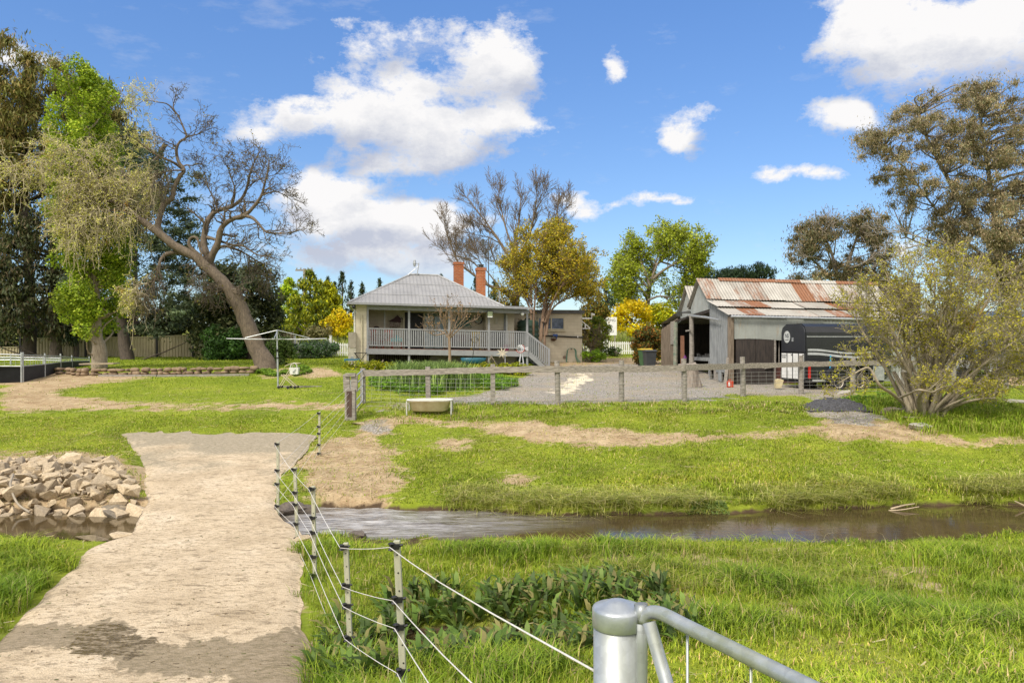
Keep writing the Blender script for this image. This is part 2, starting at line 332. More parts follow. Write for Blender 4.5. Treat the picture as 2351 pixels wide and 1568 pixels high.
def build_ground():
    def axis(lo, hi, fine, a, b, g):
        c = list(np.arange(a, b, fine)); st = fine
        while c[-1] < hi: st *= g; c.append(c[-1]+st)
        st = fine
        while c[0] > lo: st *= g; c.insert(0, c[0]-st)
        return np.array(c)
    xs = axis(-260, 260, .13, -13, 17, 1.13); ys = axis(-30, 420, .11, 4.2, 17.5, 1.018)
    X, Y = np.meshgrid(xs, ys); Z = height(X, Y); D = Y/S
    z = zones(X, np.maximum(D, .1), Z)
    V = np.stack([X, Y, Z], -1).reshape(-1, 3); nx = len(xs)
    i = (np.arange(len(ys)-1)[:, None]*nx + np.arange(nx-1)).ravel(); F = np.stack([i, i+1, i+nx+1, i+nx], 1)
    cols = np.stack([z['dirt'], z['gravel'], z['cream']], -1).reshape(-1, 3)
    me = np_mesh('ground', V, [F], cols, True)
    a = me.color_attributes.new('Wet', 'FLOAT_COLOR', 'POINT'); c = np.ones((len(V), 4), np.float32); c[:, 0] = np.maximum(z['wet'].ravel(), np.clip((.10-Z.ravel())/.12, 0, 1)); a.data.foreach_set('color', c.ravel())
    m, N, L, B = new_mat('ground')
    vec = coords(N, L)
    g1 = noise_n(N, L, vec, .55, 6, .6); g2 = noise_n(N, L, vec, 9, 6, .7); g3 = noise_n(N, L, coords(N, L, loc=(31,7,2)), 1.7, 6, .65)
    grass = ramp(N, L, g1, [(.3, (.13,.18,.015)), (.5, (.20,.25,.02)), (.7, (.28,.31,.04))])
    grass = mixc(N, L, ramp(N, L, g3, [(.55, (0,0,0)), (.72, (.75,.75,.75))]), grass, (.22,.19,.075))
    grass = mixc(N, L, .55, grass, ramp(N, L, g2, [(.3, (.35,.35,.35)), (.7, (1.4,1.4,1.4))]), 'MULTIPLY')
    dirt = ramp(N, L, g3, [(.3, (.25,.16,.085)), (.5, (.37,.27,.16)), (.7, (.48,.38,.24))])
    straw = noise_n(N, L, coords(N, L, (3, 22, 3)), 6, 5, .7)
    dirt = mixc(N, L, ramp(N, L, straw, [(.5, (0,0,0)), (.64, (.8,.8,.8))]), dirt, (.55,.45,.28))
    dirt = mixc(N, L, .5, dirt, ramp(N, L, g2, [(.3, (.45,.45,.45)), (.7, (1.3,1.3,1.3))]), 'MULTIPLY')
    vo = N.new('ShaderNodeTexVoronoi'); L.new(vec, vo.inputs['Vector']); vo.inputs['Scale'].default_value = 26
    grav = ramp(N, L, vo.outputs['Color'], [(.2, (.15,.135,.115)), (.5, (.255,.235,.21)), (.85, (.40,.375,.34))])
    grav = mixc(N, L, ramp(N, L, g1, [(.42, (0,0,0)), (.66, (.6,.6,.6))]), grav, (.33,.27,.19))
    at_ = N.new('ShaderNodeAttribute'); at_.attribute_name = 'Col'; sp = N.new('ShaderNodeSeparateColor'); L.new(at_.outputs['Color'], sp.inputs[0])
    aw = N.new('ShaderNodeAttribute'); aw.attribute_name = 'Wet'; sw = N.new('ShaderNodeSeparateColor'); L.new(aw.outputs['Color'], sw.inputs[0])
    def soft(s):
        ad = N.new('ShaderNodeMath'); ad.operation = 'ADD'; L.new(s, ad.inputs[0])
        sb = N.new('ShaderNodeMath'); sb.operation = 'MULTIPLY_ADD'; L.new(g2, sb.inputs[0]); sb.inputs[1].default_value = .9; sb.inputs[2].default_value = -.45; L.new(sb.outputs[0], ad.inputs[1])
        return ramp(N, L, ad.outputs[0], [(.3, (0,0,0)), (.62, (1,1,1))])
    col = mixc(N, L, soft(sp.outputs[0]), grass, dirt); col = mixc(N, L, soft(sp.outputs[1]), col, grav); col = mixc(N, L, soft(sp.outputs[2]), col, (.62,.55,.42))
    mud = ramp(N, L, g3, [(.3, (.045,.030,.018)), (.7, (.11,.075,.045))]); col = mixc(N, L, soft(sw.outputs[0]), col, mud)
    L.new(col, B.inputs['Base Color']); B.inputs['Roughness'].default_value = .92; B.inputs['Specular IOR Level'].default_value = .15
    bump(N, L, B, g2, .55, .06)
    o = link('ground', me, m); tag(o, 'grassy banks, bare dirt tracks and grey gravel drive', 'ground', kind='structure')
build_ground()

def build_path():
    ds = np.concatenate([np.arange(3.2, 8, .10), np.arange(8, 19.3, .09), [19.3]]); n = 56
    l, r = path_lr(ds); l = l + (fbm(ds*1.6, ds*0, 61)-.5)*.20 + (fbm(ds*7, ds*0, 63)-.5)*.05; r = r + (fbm(ds*1.6, ds*0+5, 62)-.5)*.18 + (fbm(ds*7, ds*0+5, 64)-.5)*.045
    t = np.linspace(0, 1, n); X = l[:, None]*(1-t) + r[:, None]*t; D = np.repeat(ds[:, None], n, 1); D = D + np.clip((D-17.5)/1.8, 0, 1)*((fbm(X*1.3, X*0+3, 66)-.5)*1.1+(fbm(X*5, X*0, 67)-.5)*.3)
    # the far end is cut slightly askew
    Z = zpath(D) + .03 + (fbm(X*.9, D*.9, 71)-.5)*.05 + (fbm(X*5, D*5, 72, 3)-.5)*.012
    edge = np.minimum(X-l[:, None], r[:, None]-X); Z = Z - .05*np.clip(1-edge/.25, 0, 1)**2
    m = len(ds); V = [np.stack([X, D*S, Z], -1).reshape(-1, 3)]
    i = (np.arange(m-1)[:, None]*n + np.arange(n-1)).ravel(); F = [np.stack([i, i+1, i+n+1, i+n], 1)]
    b = m*n
    for col, flip in ((0, 1), (n-1, 0)):                # side faces of the slab
        top = np.arange(m)*n + col; P = V[0][top].copy(); P[:, 2] -= .42; P[:, 0] += .10 if col == 0 else -.10; V.append(P)
        k = np.arange(m-1); q = np.stack([top[k], top[k+1], b+k+1, b+k], 1); F.append(q if not flip else q[:, ::-1]); b += m
    V = np.concatenate(V)
    vx = 1175.5+1568*X/D; vy = 784+1568*(CZ-Z)/D
    jx = (fbm(X*3, D*3, 81)-.5)*90 + (fbm(X*11, D*11, 86, 2)-.5)*40; jy = (fbm(X*3, D*3, 82)-.5)*50+ (fbm(X*11, D*11, 87, 2)-.5)*22
    wet = 0
    for j_ in range(5): wet = wet + .2*inpoly(vx+jx+(fbm(X*7, D*7, 180+j_, 3)-.5)*110, vy+jy+(fbm(X*7, D*7, 190+j_, 3)-.5)*46, [(-200,1425),(60,1423),(150,1430),(300,1432),(345,1480),(420,1490),(560,1468),(650,1455),(740,1440),(760,1600),(560,1600),(520,1560),(330,1555),(280,1535),(250,1500),(130,1490),(-60,1500),(-250,1530)]).astype(float)
    pud = inpoly(vx+jx, vy+jy, [(150,1462),(210,1440),(330,1440),(345,1470),(400,1490),(300,1505),(130,1502)])*.55 + inpoly(vx+jx, vy+jy, [(590,1500),(720,1490),(720,1540),(600,1540)])*.3
    grey = np.clip(.55+1.2*(fbm(X*.8, D*.8, 83)-.5), 0, 1)*np.clip((1135-vy)/70, 0, 1) + .3*inpoly(vx+jx, vy+jy, [(260,1235),(700,1215),(700,1275),(500,1290),(230,1300)])
    c = np.zeros((len(V), 3)); c[:m*n] = np.stack([wet, pud, np.clip(grey, 0, 1)], -1).reshape(-1, 3); c[m*n:, 0] = .9
    me = np_mesh('concrete_path', V, F, c, True)
    mt, N, L, B = new_mat('old_concrete'); vec = coords(N, L)
    a = noise_n(N, L, vec, 1.1, 6, .62); sp_ = noise_n(N, L, coords(N, L, (1, 2.2, 1)), 11, 7, .75); fine = noise_n(N, L, vec, 60, 3, .6); sp2 = noise_n(N, L, coords(N, L, (.6, 1.6, 1), loc=(4,9,1)), 4.5, 8, .78)
    col = ramp(N, L, a, [(.3, (.46,.36,.235)), (.52, (.59,.475,.325)), (.72, (.68,.565,.41))])
    col = mixc(N, L, ramp(N, L, sp_, [(.50, (0,0,0)), (.63, (.85,.85,.85))]), col, (.235,.17,.10))
    col = mixc(N, L, ramp(N, L, sp2, [(.53, (0,0,0)), (.63, (.8,.8,.8))]), col, (.20,.15,.09))
    col = mixc(N, L, .45, col, ramp(N, L, fine, [(.3, (.55,.55,.55)), (.7, (1.3,1.3,1.3))]), 'MULTIPLY')
    at_ = N.new('ShaderNodeAttribute'); at_.attribute_name = 'Col'; s = N.new('ShaderNodeSeparateColor'); L.new(at_.outputs['Color'], s.inputs[0])
    def brk(src, k=1.1):
        q = N.new('ShaderNodeMath'); q.operation = 'MULTIPLY_ADD'; L.new(sp_, q.inputs[0]); q.inputs[1].default_value = k; q.inputs[2].default_value = -k/2
        q2 = N.new('ShaderNodeMath'); q2.operation = 'ADD'; L.new(q.outputs[0], q2.inputs[0]); L.new(src, q2.inputs[1]); return ramp(N, L, q2.outputs[0], [(.36, (0,0,0)), (.62, (1,1,1))])
    col = mixc(N, L, brk(s.outputs[2], .8), col, mixc(N, L, ramp(N, L, sp_, [(.4, (0,0,0)), (.6, (1,1,1))]), (.40,.335,.245), (.22,.19,.12)))
    dark = ramp(N, L, sp_, [(.36, (.33,.265,.18)), (.50, (.26,.205,.13)), (.64, (.16,.13,.07))]); col = mixc(N, L, brk(s.outputs[0]), col, dark); pd = brk(s.outputs[1], 1.4); col = mixc(N, L, pd, col, (.10,.07,.025))
    L.new(col, B.inputs['Base Color'])
    rr = N.new('ShaderNodeMapRange'); L.new(pd, rr.inputs[0]); rr.inputs[3].default_value = .88; rr.inputs[4].default_value = .22; L.new(rr.outputs[0], B.inputs['Roughness'])
    bs = N.new('ShaderNodeMath'); bs.operation = 'ADD'; L.new(sp_, bs.inputs[0]); L.new(fine, bs.inputs[1])
    b_ = N.new('ShaderNodeBump'); L.new(bs.outputs[0], b_.inputs['Height']); b_.inputs['Distance'].default_value = .025
    st = N.new('ShaderNodeMapRange'); L.new(pd, st.inputs[0]); st.inputs[3].default_value = .7; st.inputs[4].default_value = .08; L.new(st.outputs[0], b_.inputs['Strength']); L.new(b_.outputs[0], B.inputs['Normal'])
    tag(link('concrete_path', me, mt), 'worn tan concrete ford crossing the creek, wet at its near end', 'path', kind='structure')
build_path()

def build_water():
    xs = np.concatenate([[-120, -60, -30], np.arange(-16, 17, .1), [30, 60, 120]]); ys = np.arange(5.4, 14.6, .1)*S
    X, Y = np.meshgrid(xs, ys); D = Y/S
    rap = np.clip((X+4.4)/.8, 0, 1)*np.clip((1.9-X)/4.2, 0, 1)*np.clip((D-10.6)/.3, 0, 1)
    rap *= np.clip((D-(11.3+.28*np.clip(X+1.2, 0, 9)))/.5+.8, 0, 1)
    Z = rap*((fbm(X*1.6, D*6, 91)-.5)*.09 + (fbm(X*6, D*14, 92)-.5)*.035)
    V = np.stack([X, Y, Z], -1).reshape(-1, 3); nx = len(xs)
    i = (np.arange(len(ys)-1)[:, None]*nx+np.arange(nx-1)).ravel()
    me = np_mesh('creek_water', V, [np.stack([i, i+1, i+nx+1, i+nx], 1)], np.repeat(rap.reshape(-1, 1), 3, 1), True)
    m, N, L, B = new_mat('creek_water'); a = N.new('ShaderNodeAttribute'); a.attribute_name = 'Col'
    f = noise_n(N, L, coords(N, L, (1, 2.6, 1)), 3, 6, .65); fm = noise_n(N, L, coords(N, L, (.42, 2.6, 1), loc=(3,1,0)), 3.4, 9, .78)
    mu = N.new('ShaderNodeMath'); mu.operation = 'MULTIPLY'; L.new(a.outputs['Fac'], mu.inputs[0]); L.new(ramp(N, L, fm, [(.38, (.0,.0,.0)), (.66, (.85,.85,.85))]), mu.inputs[1])
    base = ramp(N, L, f, [(.3, (.042,.029,.014)), (.7, (.085,.062,.030))])
    fl = noise_n(N, L, coords(N, L, (1, 1.3, 1), loc=(9,2,0)), 15, 3, .5)
    col = mixc(N, L, mu.outputs[0], base, (.62,.61,.60)); 
    fr = ramp(N, L, fl, [(.735, (0,0,0)), (.76, (1,1,1))]); col = mixc(N, L, fr, col, (.6,.58,.52))
    L.new(col, B.inputs['Base Color']); B.inputs['IOR'].default_value = 1.33
    rr = N.new('ShaderNodeMapRange'); L.new(mu.outputs[0], rr.inputs[0]); rr.inputs[3].default_value = .02; rr.inputs[4].default_value = .6; L.new(rr.outputs[0], B.inputs['Roughness'])
    rip = noise_n(N, L, coords(N, L, (1, 3, 1)), 4.5, 4, .55); b = N.new('ShaderNodeBump'); L.new(rip, b.inputs['Height']); b.inputs['Distance'].default_value = .03
    st = N.new('ShaderNodeMapRange'); L.new(a.outputs['Fac'], st.inputs[0]); st.inputs[3].default_value = .035; st.inputs[4].default_value = .75; L.new(st.outputs[0], b.inputs['Strength']); L.new(b.outputs[0], B.inputs['Normal'])
    tag(link('creek_water', me, m), 'shallow brown creek, rippling white below the ford', 'creek', kind='structure')
build_water()

# ------------------------------------------------------------------ plants: leaves, tubes, branching
def leaf_quads(C, Nrm, size, aspect=.6, up=None):
    """one folded leaf-shaped quad per centre"""
    n = len(C); Nrm = Nrm/np.maximum(np.linalg.norm(Nrm, axis=1, keepdims=True), 1e-6)
    a = rng.normal(size=(n, 3)) if up is None else up + rng.normal(size=(n, 3))*.35
    u = a - (a*Nrm).sum(1, keepdims=True)*Nrm; u /= np.maximum(np.linalg.norm(u, axis=1, keepdims=True), 1e-6)
    v = np.cross(Nrm, u); s = (np.ones(n)*size)[:, None] if np.ndim(size) == 0 else size[:, None]
    V = np.stack([C-u*s*.5, C+v*s*aspect*.5+Nrm*s*.06, C+u*s*.5, C-v*s*aspect*.5+Nrm*s*.06], 1).reshape(-1, 3)
    return V, np.arange(4*n).reshape(-1, 4)
def palette(n, pal, wts=None, var=.18):
    pal = np.array(pal); k = rng.choice(len(pal), n, p=wts); c = pal[k]*(1+rng.normal(size=(n, 1))*var); return np.clip(c, .003, 1)
def rand_dirs(n):
    d = rng.normal(size=(n, 3)); return d/np.linalg.norm(d, axis=1, keepdims=True)
def leaf_object(name, parent, C, Nrm, size, cols, aspect=.6, up=None, mat_=None, origin=(0,0,0)):
    C = np.asarray(C)-np.array(origin); sz = size*(.7+.6*rng.random(len(C)))
    V, F = leaf_quads(C, np.asarray(Nrm), sz, aspect, up)
    me = np_mesh(name, V, [F], np.repeat(cols, 4, 0)); return link(name, me, mat_ or LEAF, parent)
def tubes_object(name, parent, polys, mat_, origin=(0,0,0), big=.05):
    """polys: list of (points, radii)"""
    groups = {}
    for p, r in polys:
        ns = 10 if r[0] > .2 else 7 if r[0] > big else 4 if r[0] > .012 else 3
        groups.setdefault((len(p), ns), []).append((p, r))
    VV, FF, b = [], [], 0
    for (m, ns), g in groups.items():
        P = np.array([[tuple(q) for q in p] for p, _ in g], float) - np.array(origin); Rr = np.array([r for _, r in g], float)
        T = np.empty_like(P); T[:, 1:-1] = P[:, 2:]-P[:, :-2]; T[:, 0] = P[:, 1]-P[:, 0]; T[:, -1] = P[:, -1]-P[:, -2]
        T /= np.maximum(np.linalg.norm(T, axis=2, keepdims=True), 1e-9)
        ov = P[:, -1]-P[:, 0]; ref = np.where(np.abs(ov[:, 2:3]) > .8*np.linalg.norm(ov, axis=1, keepdims=True), np.array([[1., .1, 0]]), np.array([[.05, .02, 1.]]))[:, None, :]
        U = np.cross(T, np.broadcast_to(ref, T.shape)); U /= np.maximum(np.linalg.norm(U, axis=2, keepdims=True), 1e-9); W = np.cross(T, U)
        ang = 2*np.pi*np.arange(ns)/ns
        V = P[:, :, None]+Rr[:, :, None, None]*(np.cos(ang)[None, None, :, None]*U[:, :, None]+np.sin(ang)[None, None, :, None]*W[:, :, None])
        if Rr.max() > .1: V = V + (V-P[:, :, None])*(rng.random(V.shape[:3])[..., None]-.5)*.22
        n = len(g); VV.append(V.reshape(-1, 3))
        base = (b+np.arange(n)*m*ns)[:, None, None]; i = np.arange(m-1)[None, :, None]*ns; k = np.arange(ns)[None, None, :]; k2 = (k+1) % ns
        FF.append(np.stack([base+i+k, base+i+k2, base+i+ns+k2, base+i+ns+k], -1).reshape(-1, 4)); b += n*m*ns
    return link(name, np_mesh(name, np.concatenate(VV), FF, None, True), mat_, parent)
def smooth_line(pts, n):
    pts = np.array([tuple(p) for p in pts], float); m = len(pts)
    q = np.concatenate([[2*pts[0]-pts[1]], pts, [2*pts[-1]-pts[-2]]]); out = []
    for t in np.linspace(0, m-1, n):
        i = min(int(t), m-2); f = t-i; a, b, c, d = q[i:i+4]
        out.append(.5*((2*b)+(c-a)*f+(2*a-5*b+4*c-d)*f*f+(3*b-a-3*c+d)*f**3))
    return np.array(out)
class Tree:
    def __init__(s): s.polys = []; s.tips = []
    def limb(s, pts, r0, r1, n=None):
        p = smooth_line(pts, n or max(6, len(pts)*3)); rr = r0+(r1-r0)*np.linspace(0, 1, len(p))**.8
        s.polys.append((p, rr)); return p, rr
    def grow(s, p, d, L, r, lev, A):
        n = max(4, min(9, int(L/A.get('seg', .35)))); pts = [p.copy()]; d = d/np.linalg.norm(d)
        w = A.get('wander', .22); up = np.array(A.get('up', (0, 0, .05)), float)
        for i in range(n):
            d = d+rng.normal(size=3)*w+up; d /= np.linalg.norm(d); p = p+d*L/n; pts.append(p)
        pts = np.array(pts); s.polys.append((pts, np.linspace(r, max(r*.35, A.get('rmin', .004)), n+1)))
        if lev > 0:
            k = A['kids'][-lev] if lev <= len(A['kids']) else A['kids'][0]
            k = max(1, int(round(k*(.75+.5*rng.random()))))
            for j in range(k):
                t = A.get('t0', .25)+(1-A.get('t0', .25))*(j+rng.random())/k; f = t*n; i = min(int(f), n-1); q = pts[i]+(pts[i+1]-pts[i])*(f-i)
                dd = (pts[i+1]-pts[i]); dd /= np.linalg.norm(dd); x = rng.normal(size=3); x -= x.dot(dd)*dd; x /= np.linalg.norm(x); a = R(A.get('ang', 45))*(.6+.8*rng.random())
                s.grow(q, dd*math.cos(a)+x*math.sin(a), L*A.get('ratio', .6)*(1.15-.5*t)*(.7+.6*rng.random()), max(r*(1-.55*t)*A.get('rr', .55), A.get('rmin', .004)), lev-1, A)
        if lev <= A.get('leaflev', 0):
            s.tips.append(pts)
    def sprout(s, line, rad, count, L, lev, A, t0=.15, t1=1., bias=(0,0,0), rf=.5):
        m = len(line)
        for j in range(count):
            t = t0+(t1-t0)*(j+rng.random())/count; f = t*(m-1); i = min(int(f), m-2); q = line[i]+(line[i+1]-line[i])*(f-i)
            dd = line[i+1]-line[i]; dd = dd/np.linalg.norm(dd); x = rng.normal(size=3)+np.array(bias)*1.5; x -= x.dot(dd)*dd; x /= np.linalg.norm(x); a = R(A.get('ang', 45))*(.7+.7*rng.random())
            s.grow(q, dd*math.cos(a)+x*math.sin(a)+np.array(bias)*.5, L*(.6+.8*rng.random())*(1.1-.3*t), max(rad[i]*rf, A.get('rmin', .004)), lev, A)
    def leafpts(s, per, jit=.06, tmin=.2):
        C = []
        for p in s.tips:
            k = rng.poisson(per)
            if k == 0: continue
            f = (tmin+(1-tmin)*rng.random(k))*(len(p)-1); i = np.minimum(f.astype(int), len(p)-2); C.append(p[i]+(p[i+1]-p[i])*(f-i)[:, None]+rng.normal(size=(k, 3))*jit)
        return np.concatenate(C)
def clump_leaves(clumps, dens, area, soft=False):
    """clumps: (centre, (rx,ry,rz)) ; leaves in a thick shell of each"""
    C, Nn, K = [], [], []
    for k, (c, r) in enumerate(clumps):
        r = np.array(r); n = max(8, int(dens/5*math.pi*(r[0]*r[1]*r[2])**(2/3)/area)); d = rand_dirs(n); rad = np.abs(rng.normal(size=n))*.78 if soft else .45+.6*rng.random(n)**.6
        C.append(np.array(c)+d*rad[:, None]*r+rng.normal(size=(n, 3))*r*.08); Nn.append(d*.8+rng.normal(size=(n, 3))*.6+np.array([0,0,.35])); K.append(np.full(n, k))
    return np.concatenate(C), np.concatenate(Nn), np.concatenate(K)
def clumps_in(poly, D, dep, n, r0, r1, edge=0, zs=.8):
    """clump centres through the volume whose outline is poly (frame units at depth D), dep metres deep"""
    xs = [p[0] for p in poly]; ys = [p[1] for p in poly]; out = []; cx = sum(xs)/len(xs); hw = (max(xs)-min(xs))/2
    while len(out) < n:
        x = random.uniform(min(xs), max(xs)); y = random.uniform(min(ys), max(ys))
        if not inpoly(np.array([x]), np.array([y]), poly)[0]: continue
        f = math.sqrt(max(.05, 1-((x-cx)/hw)**2)); dd = random.uniform(-1, 1)*dep*f/S; p = at(x, y, D); p.y += dd*S; rr = random.uniform(r0, r1)
        out.append((tuple(p), (rr, rr, rr*zs)))
    return out
def foliage_tree(name, label, base, trunk, clumps, dens, size, pal, bark, trunk_r, aspect=.6, cat='tree', wts=None, up=None, limbs=40, group=None, crown='crown', ktint=.22, limb_r=.03, mat_=None, soft=False):
    root = empty(name, base, label, cat, group); o = tuple(base)
    T = Tree()
    line = None
    if trunk:
        line, rad = T.limb([Vector(p) for p in trunk], trunk_r, trunk_r*.3, 14)
        for c, r in random.sample(clumps, min(limbs, len(clumps))):
            c = np.array(c); dz = line[:, 2]; i = int(np.argmin(np.abs(dz-(c[2]-.45*np.linalg.norm((c-line[len(line)//2])[:2])-.3)))); a = line[i]
            T.polys.append((smooth_line([a, a*.5+c*.5+rng.normal(size=3)*.25+np.array([0,0,-.1]), c], 7), np.linspace(min(rad[i]*.5, limb_r*2.2), limb_r*.35, 7)))
        tubes_object('trunk', root, T.polys, bark, o)
    C, Nn, K = clump_leaves(clumps, dens, size*size*aspect*.5, soft); cols = palette(len(C), pal, wts); kt = 1+rng.normal(size=len(clumps))*ktint; cols = np.clip(cols*kt[K][:, None], .004, .9)
    leaf_object(crown, root, C, Nn, size, cols, aspect, up, mat_, o)
    return root
def branch_tree(name, label, base, T, bark, per, size, pal, cat='tree', aspect=.55, wts=None, jit=.06, group=None, tmin=.2, crown='crown'):
    root = empty(name, base, label, cat, group); o = tuple(base)
    tubes_object('trunk', root, T.polys, bark, o)
    if per:
        C = T.leafpts(per, jit, tmin); leaf_object(crown, root, C, rand_dirs(len(C))+np.array([0,0,.4]), size, palette(len(C), pal, wts), aspect, None, None, o)
    return root
# ------------------------------------------------------------------ clouds: the sky backdrop, a dome segment 3 km out
def build_clouds():
    Rd = 3000; az = np.linspace(R(-62), R(62), 311); el = np.linspace(R(.4), R(52), 140)
    A, E = np.meshgrid(az, el); V = np.stack([np.sin(A)*np.cos(E)*Rd, np.cos(A)*np.cos(E)*Rd, np.sin(E)*Rd+CZ], -1)
    U = np.tan(A)*S; W = np.tan(E)/np.cos(A)*S
    def field(U, W):
        f = 0
        for x, y, rx, ry, wt in CLOUDS:
            cx, cy = P_(x, y); q = ((U-cx)*1568/rx)**2 + ((W-cy)*1568/ry)**2; f = f + wt*np.exp(-1.1*q)
        return 1.25*f/(1+.38*f)
    wx = (fbm(U*9, W*12, 101)-.5)*.10; wy = (fbm(U*9+40, W*12, 102)-.5)*.06
    f0 = field(U+wx, W+wy); f1 = field(U+wx, W+wy+.045)
    me = np_mesh('sky', V.reshape(-1, 3), [], None) if False else None
    nx = len(az); i = (np.arange(len(el)-1)[:, None]*nx+np.arange(nx-1)).ravel()
    me = np_mesh('sky', V.reshape(-1, 3), [np.stack([i, i+1, i+nx+1, i+nx], 1)], np.stack([f0/2, np.clip((f1-f0)/2+.5, 0, 1), np.clip((W-.03)/.10, 0, 1)], -1).reshape(-1, 3), True)
    m, N, L, B = new_mat('clouds'); N.remove(B)
    a = N.new('ShaderNodeAttribute'); a.attribute_name = 'Col'; s = N.new('ShaderNodeSeparateColor'); L.new(a.outputs['Color'], s.inputs[0])
    vec = coords(N, L, (.001, .001, .0016)); n1 = noise_n(N, L, vec, 6.5, 11, .70); n2 = noise_n(N, L, coords(N, L, (.001,.001,.003), loc=(3,1,7)), 2.6, 8, .66)
    def mth(op, a_, b_, c_=None):
        n = N.new('ShaderNodeMath'); n.operation = op
        for k, x in enumerate((a_, b_, c_)):
            if x is None: continue
            if isinstance(x, (int, float)): n.inputs[k].default_value = x
            else: L.new(x, n.inputs[k])
        return n.outputs[0]
    d = mth('MULTIPLY_ADD', mth('SUBTRACT', n1, .5), 2.5, mth('MULTIPLY', s.outputs[0], 2.0))
    mask = ramp(N, L, d, [(.46, (0,0,0)), (.68, (.40,.40,.40)), (1.0, (1,1,1))])
    wis = ramp(N, L, n2, [(.56, (0,0,0)), (.80, (.34,.34,.34))])
    mk = mth('MULTIPLY', mth('MAXIMUM', mask, wis), s.outputs[2])
    sh = mth('MULTIPLY_ADD', mth('SUBTRACT', n1, .5), 1.0, s.outputs[1])
    col = ramp(N, L, sh, [(.28, (.395,.39,.39)), (.50, (.325,.328,.343)), (.76, (.225,.24,.285))])
    em = N.new('ShaderNodeEmission'); L.new(col, em.inputs[0]); tr = N.new('ShaderNodeBsdfTransparent')
    mx = N.new('ShaderNodeMixShader'); L.new(mk, mx.inputs[0]); L.new(tr.outputs[0], mx.inputs[1]); L.new(em.outputs[0], mx.inputs[2]); L.new(mx.outputs[0], N['Material Output'].inputs[0])
    m.cycles.emission_sampling = 'NONE'
    tag(link('sky', me, m), 'blue sky with white and grey broken cumulus', 'sky', kind='structure')
build_clouds()
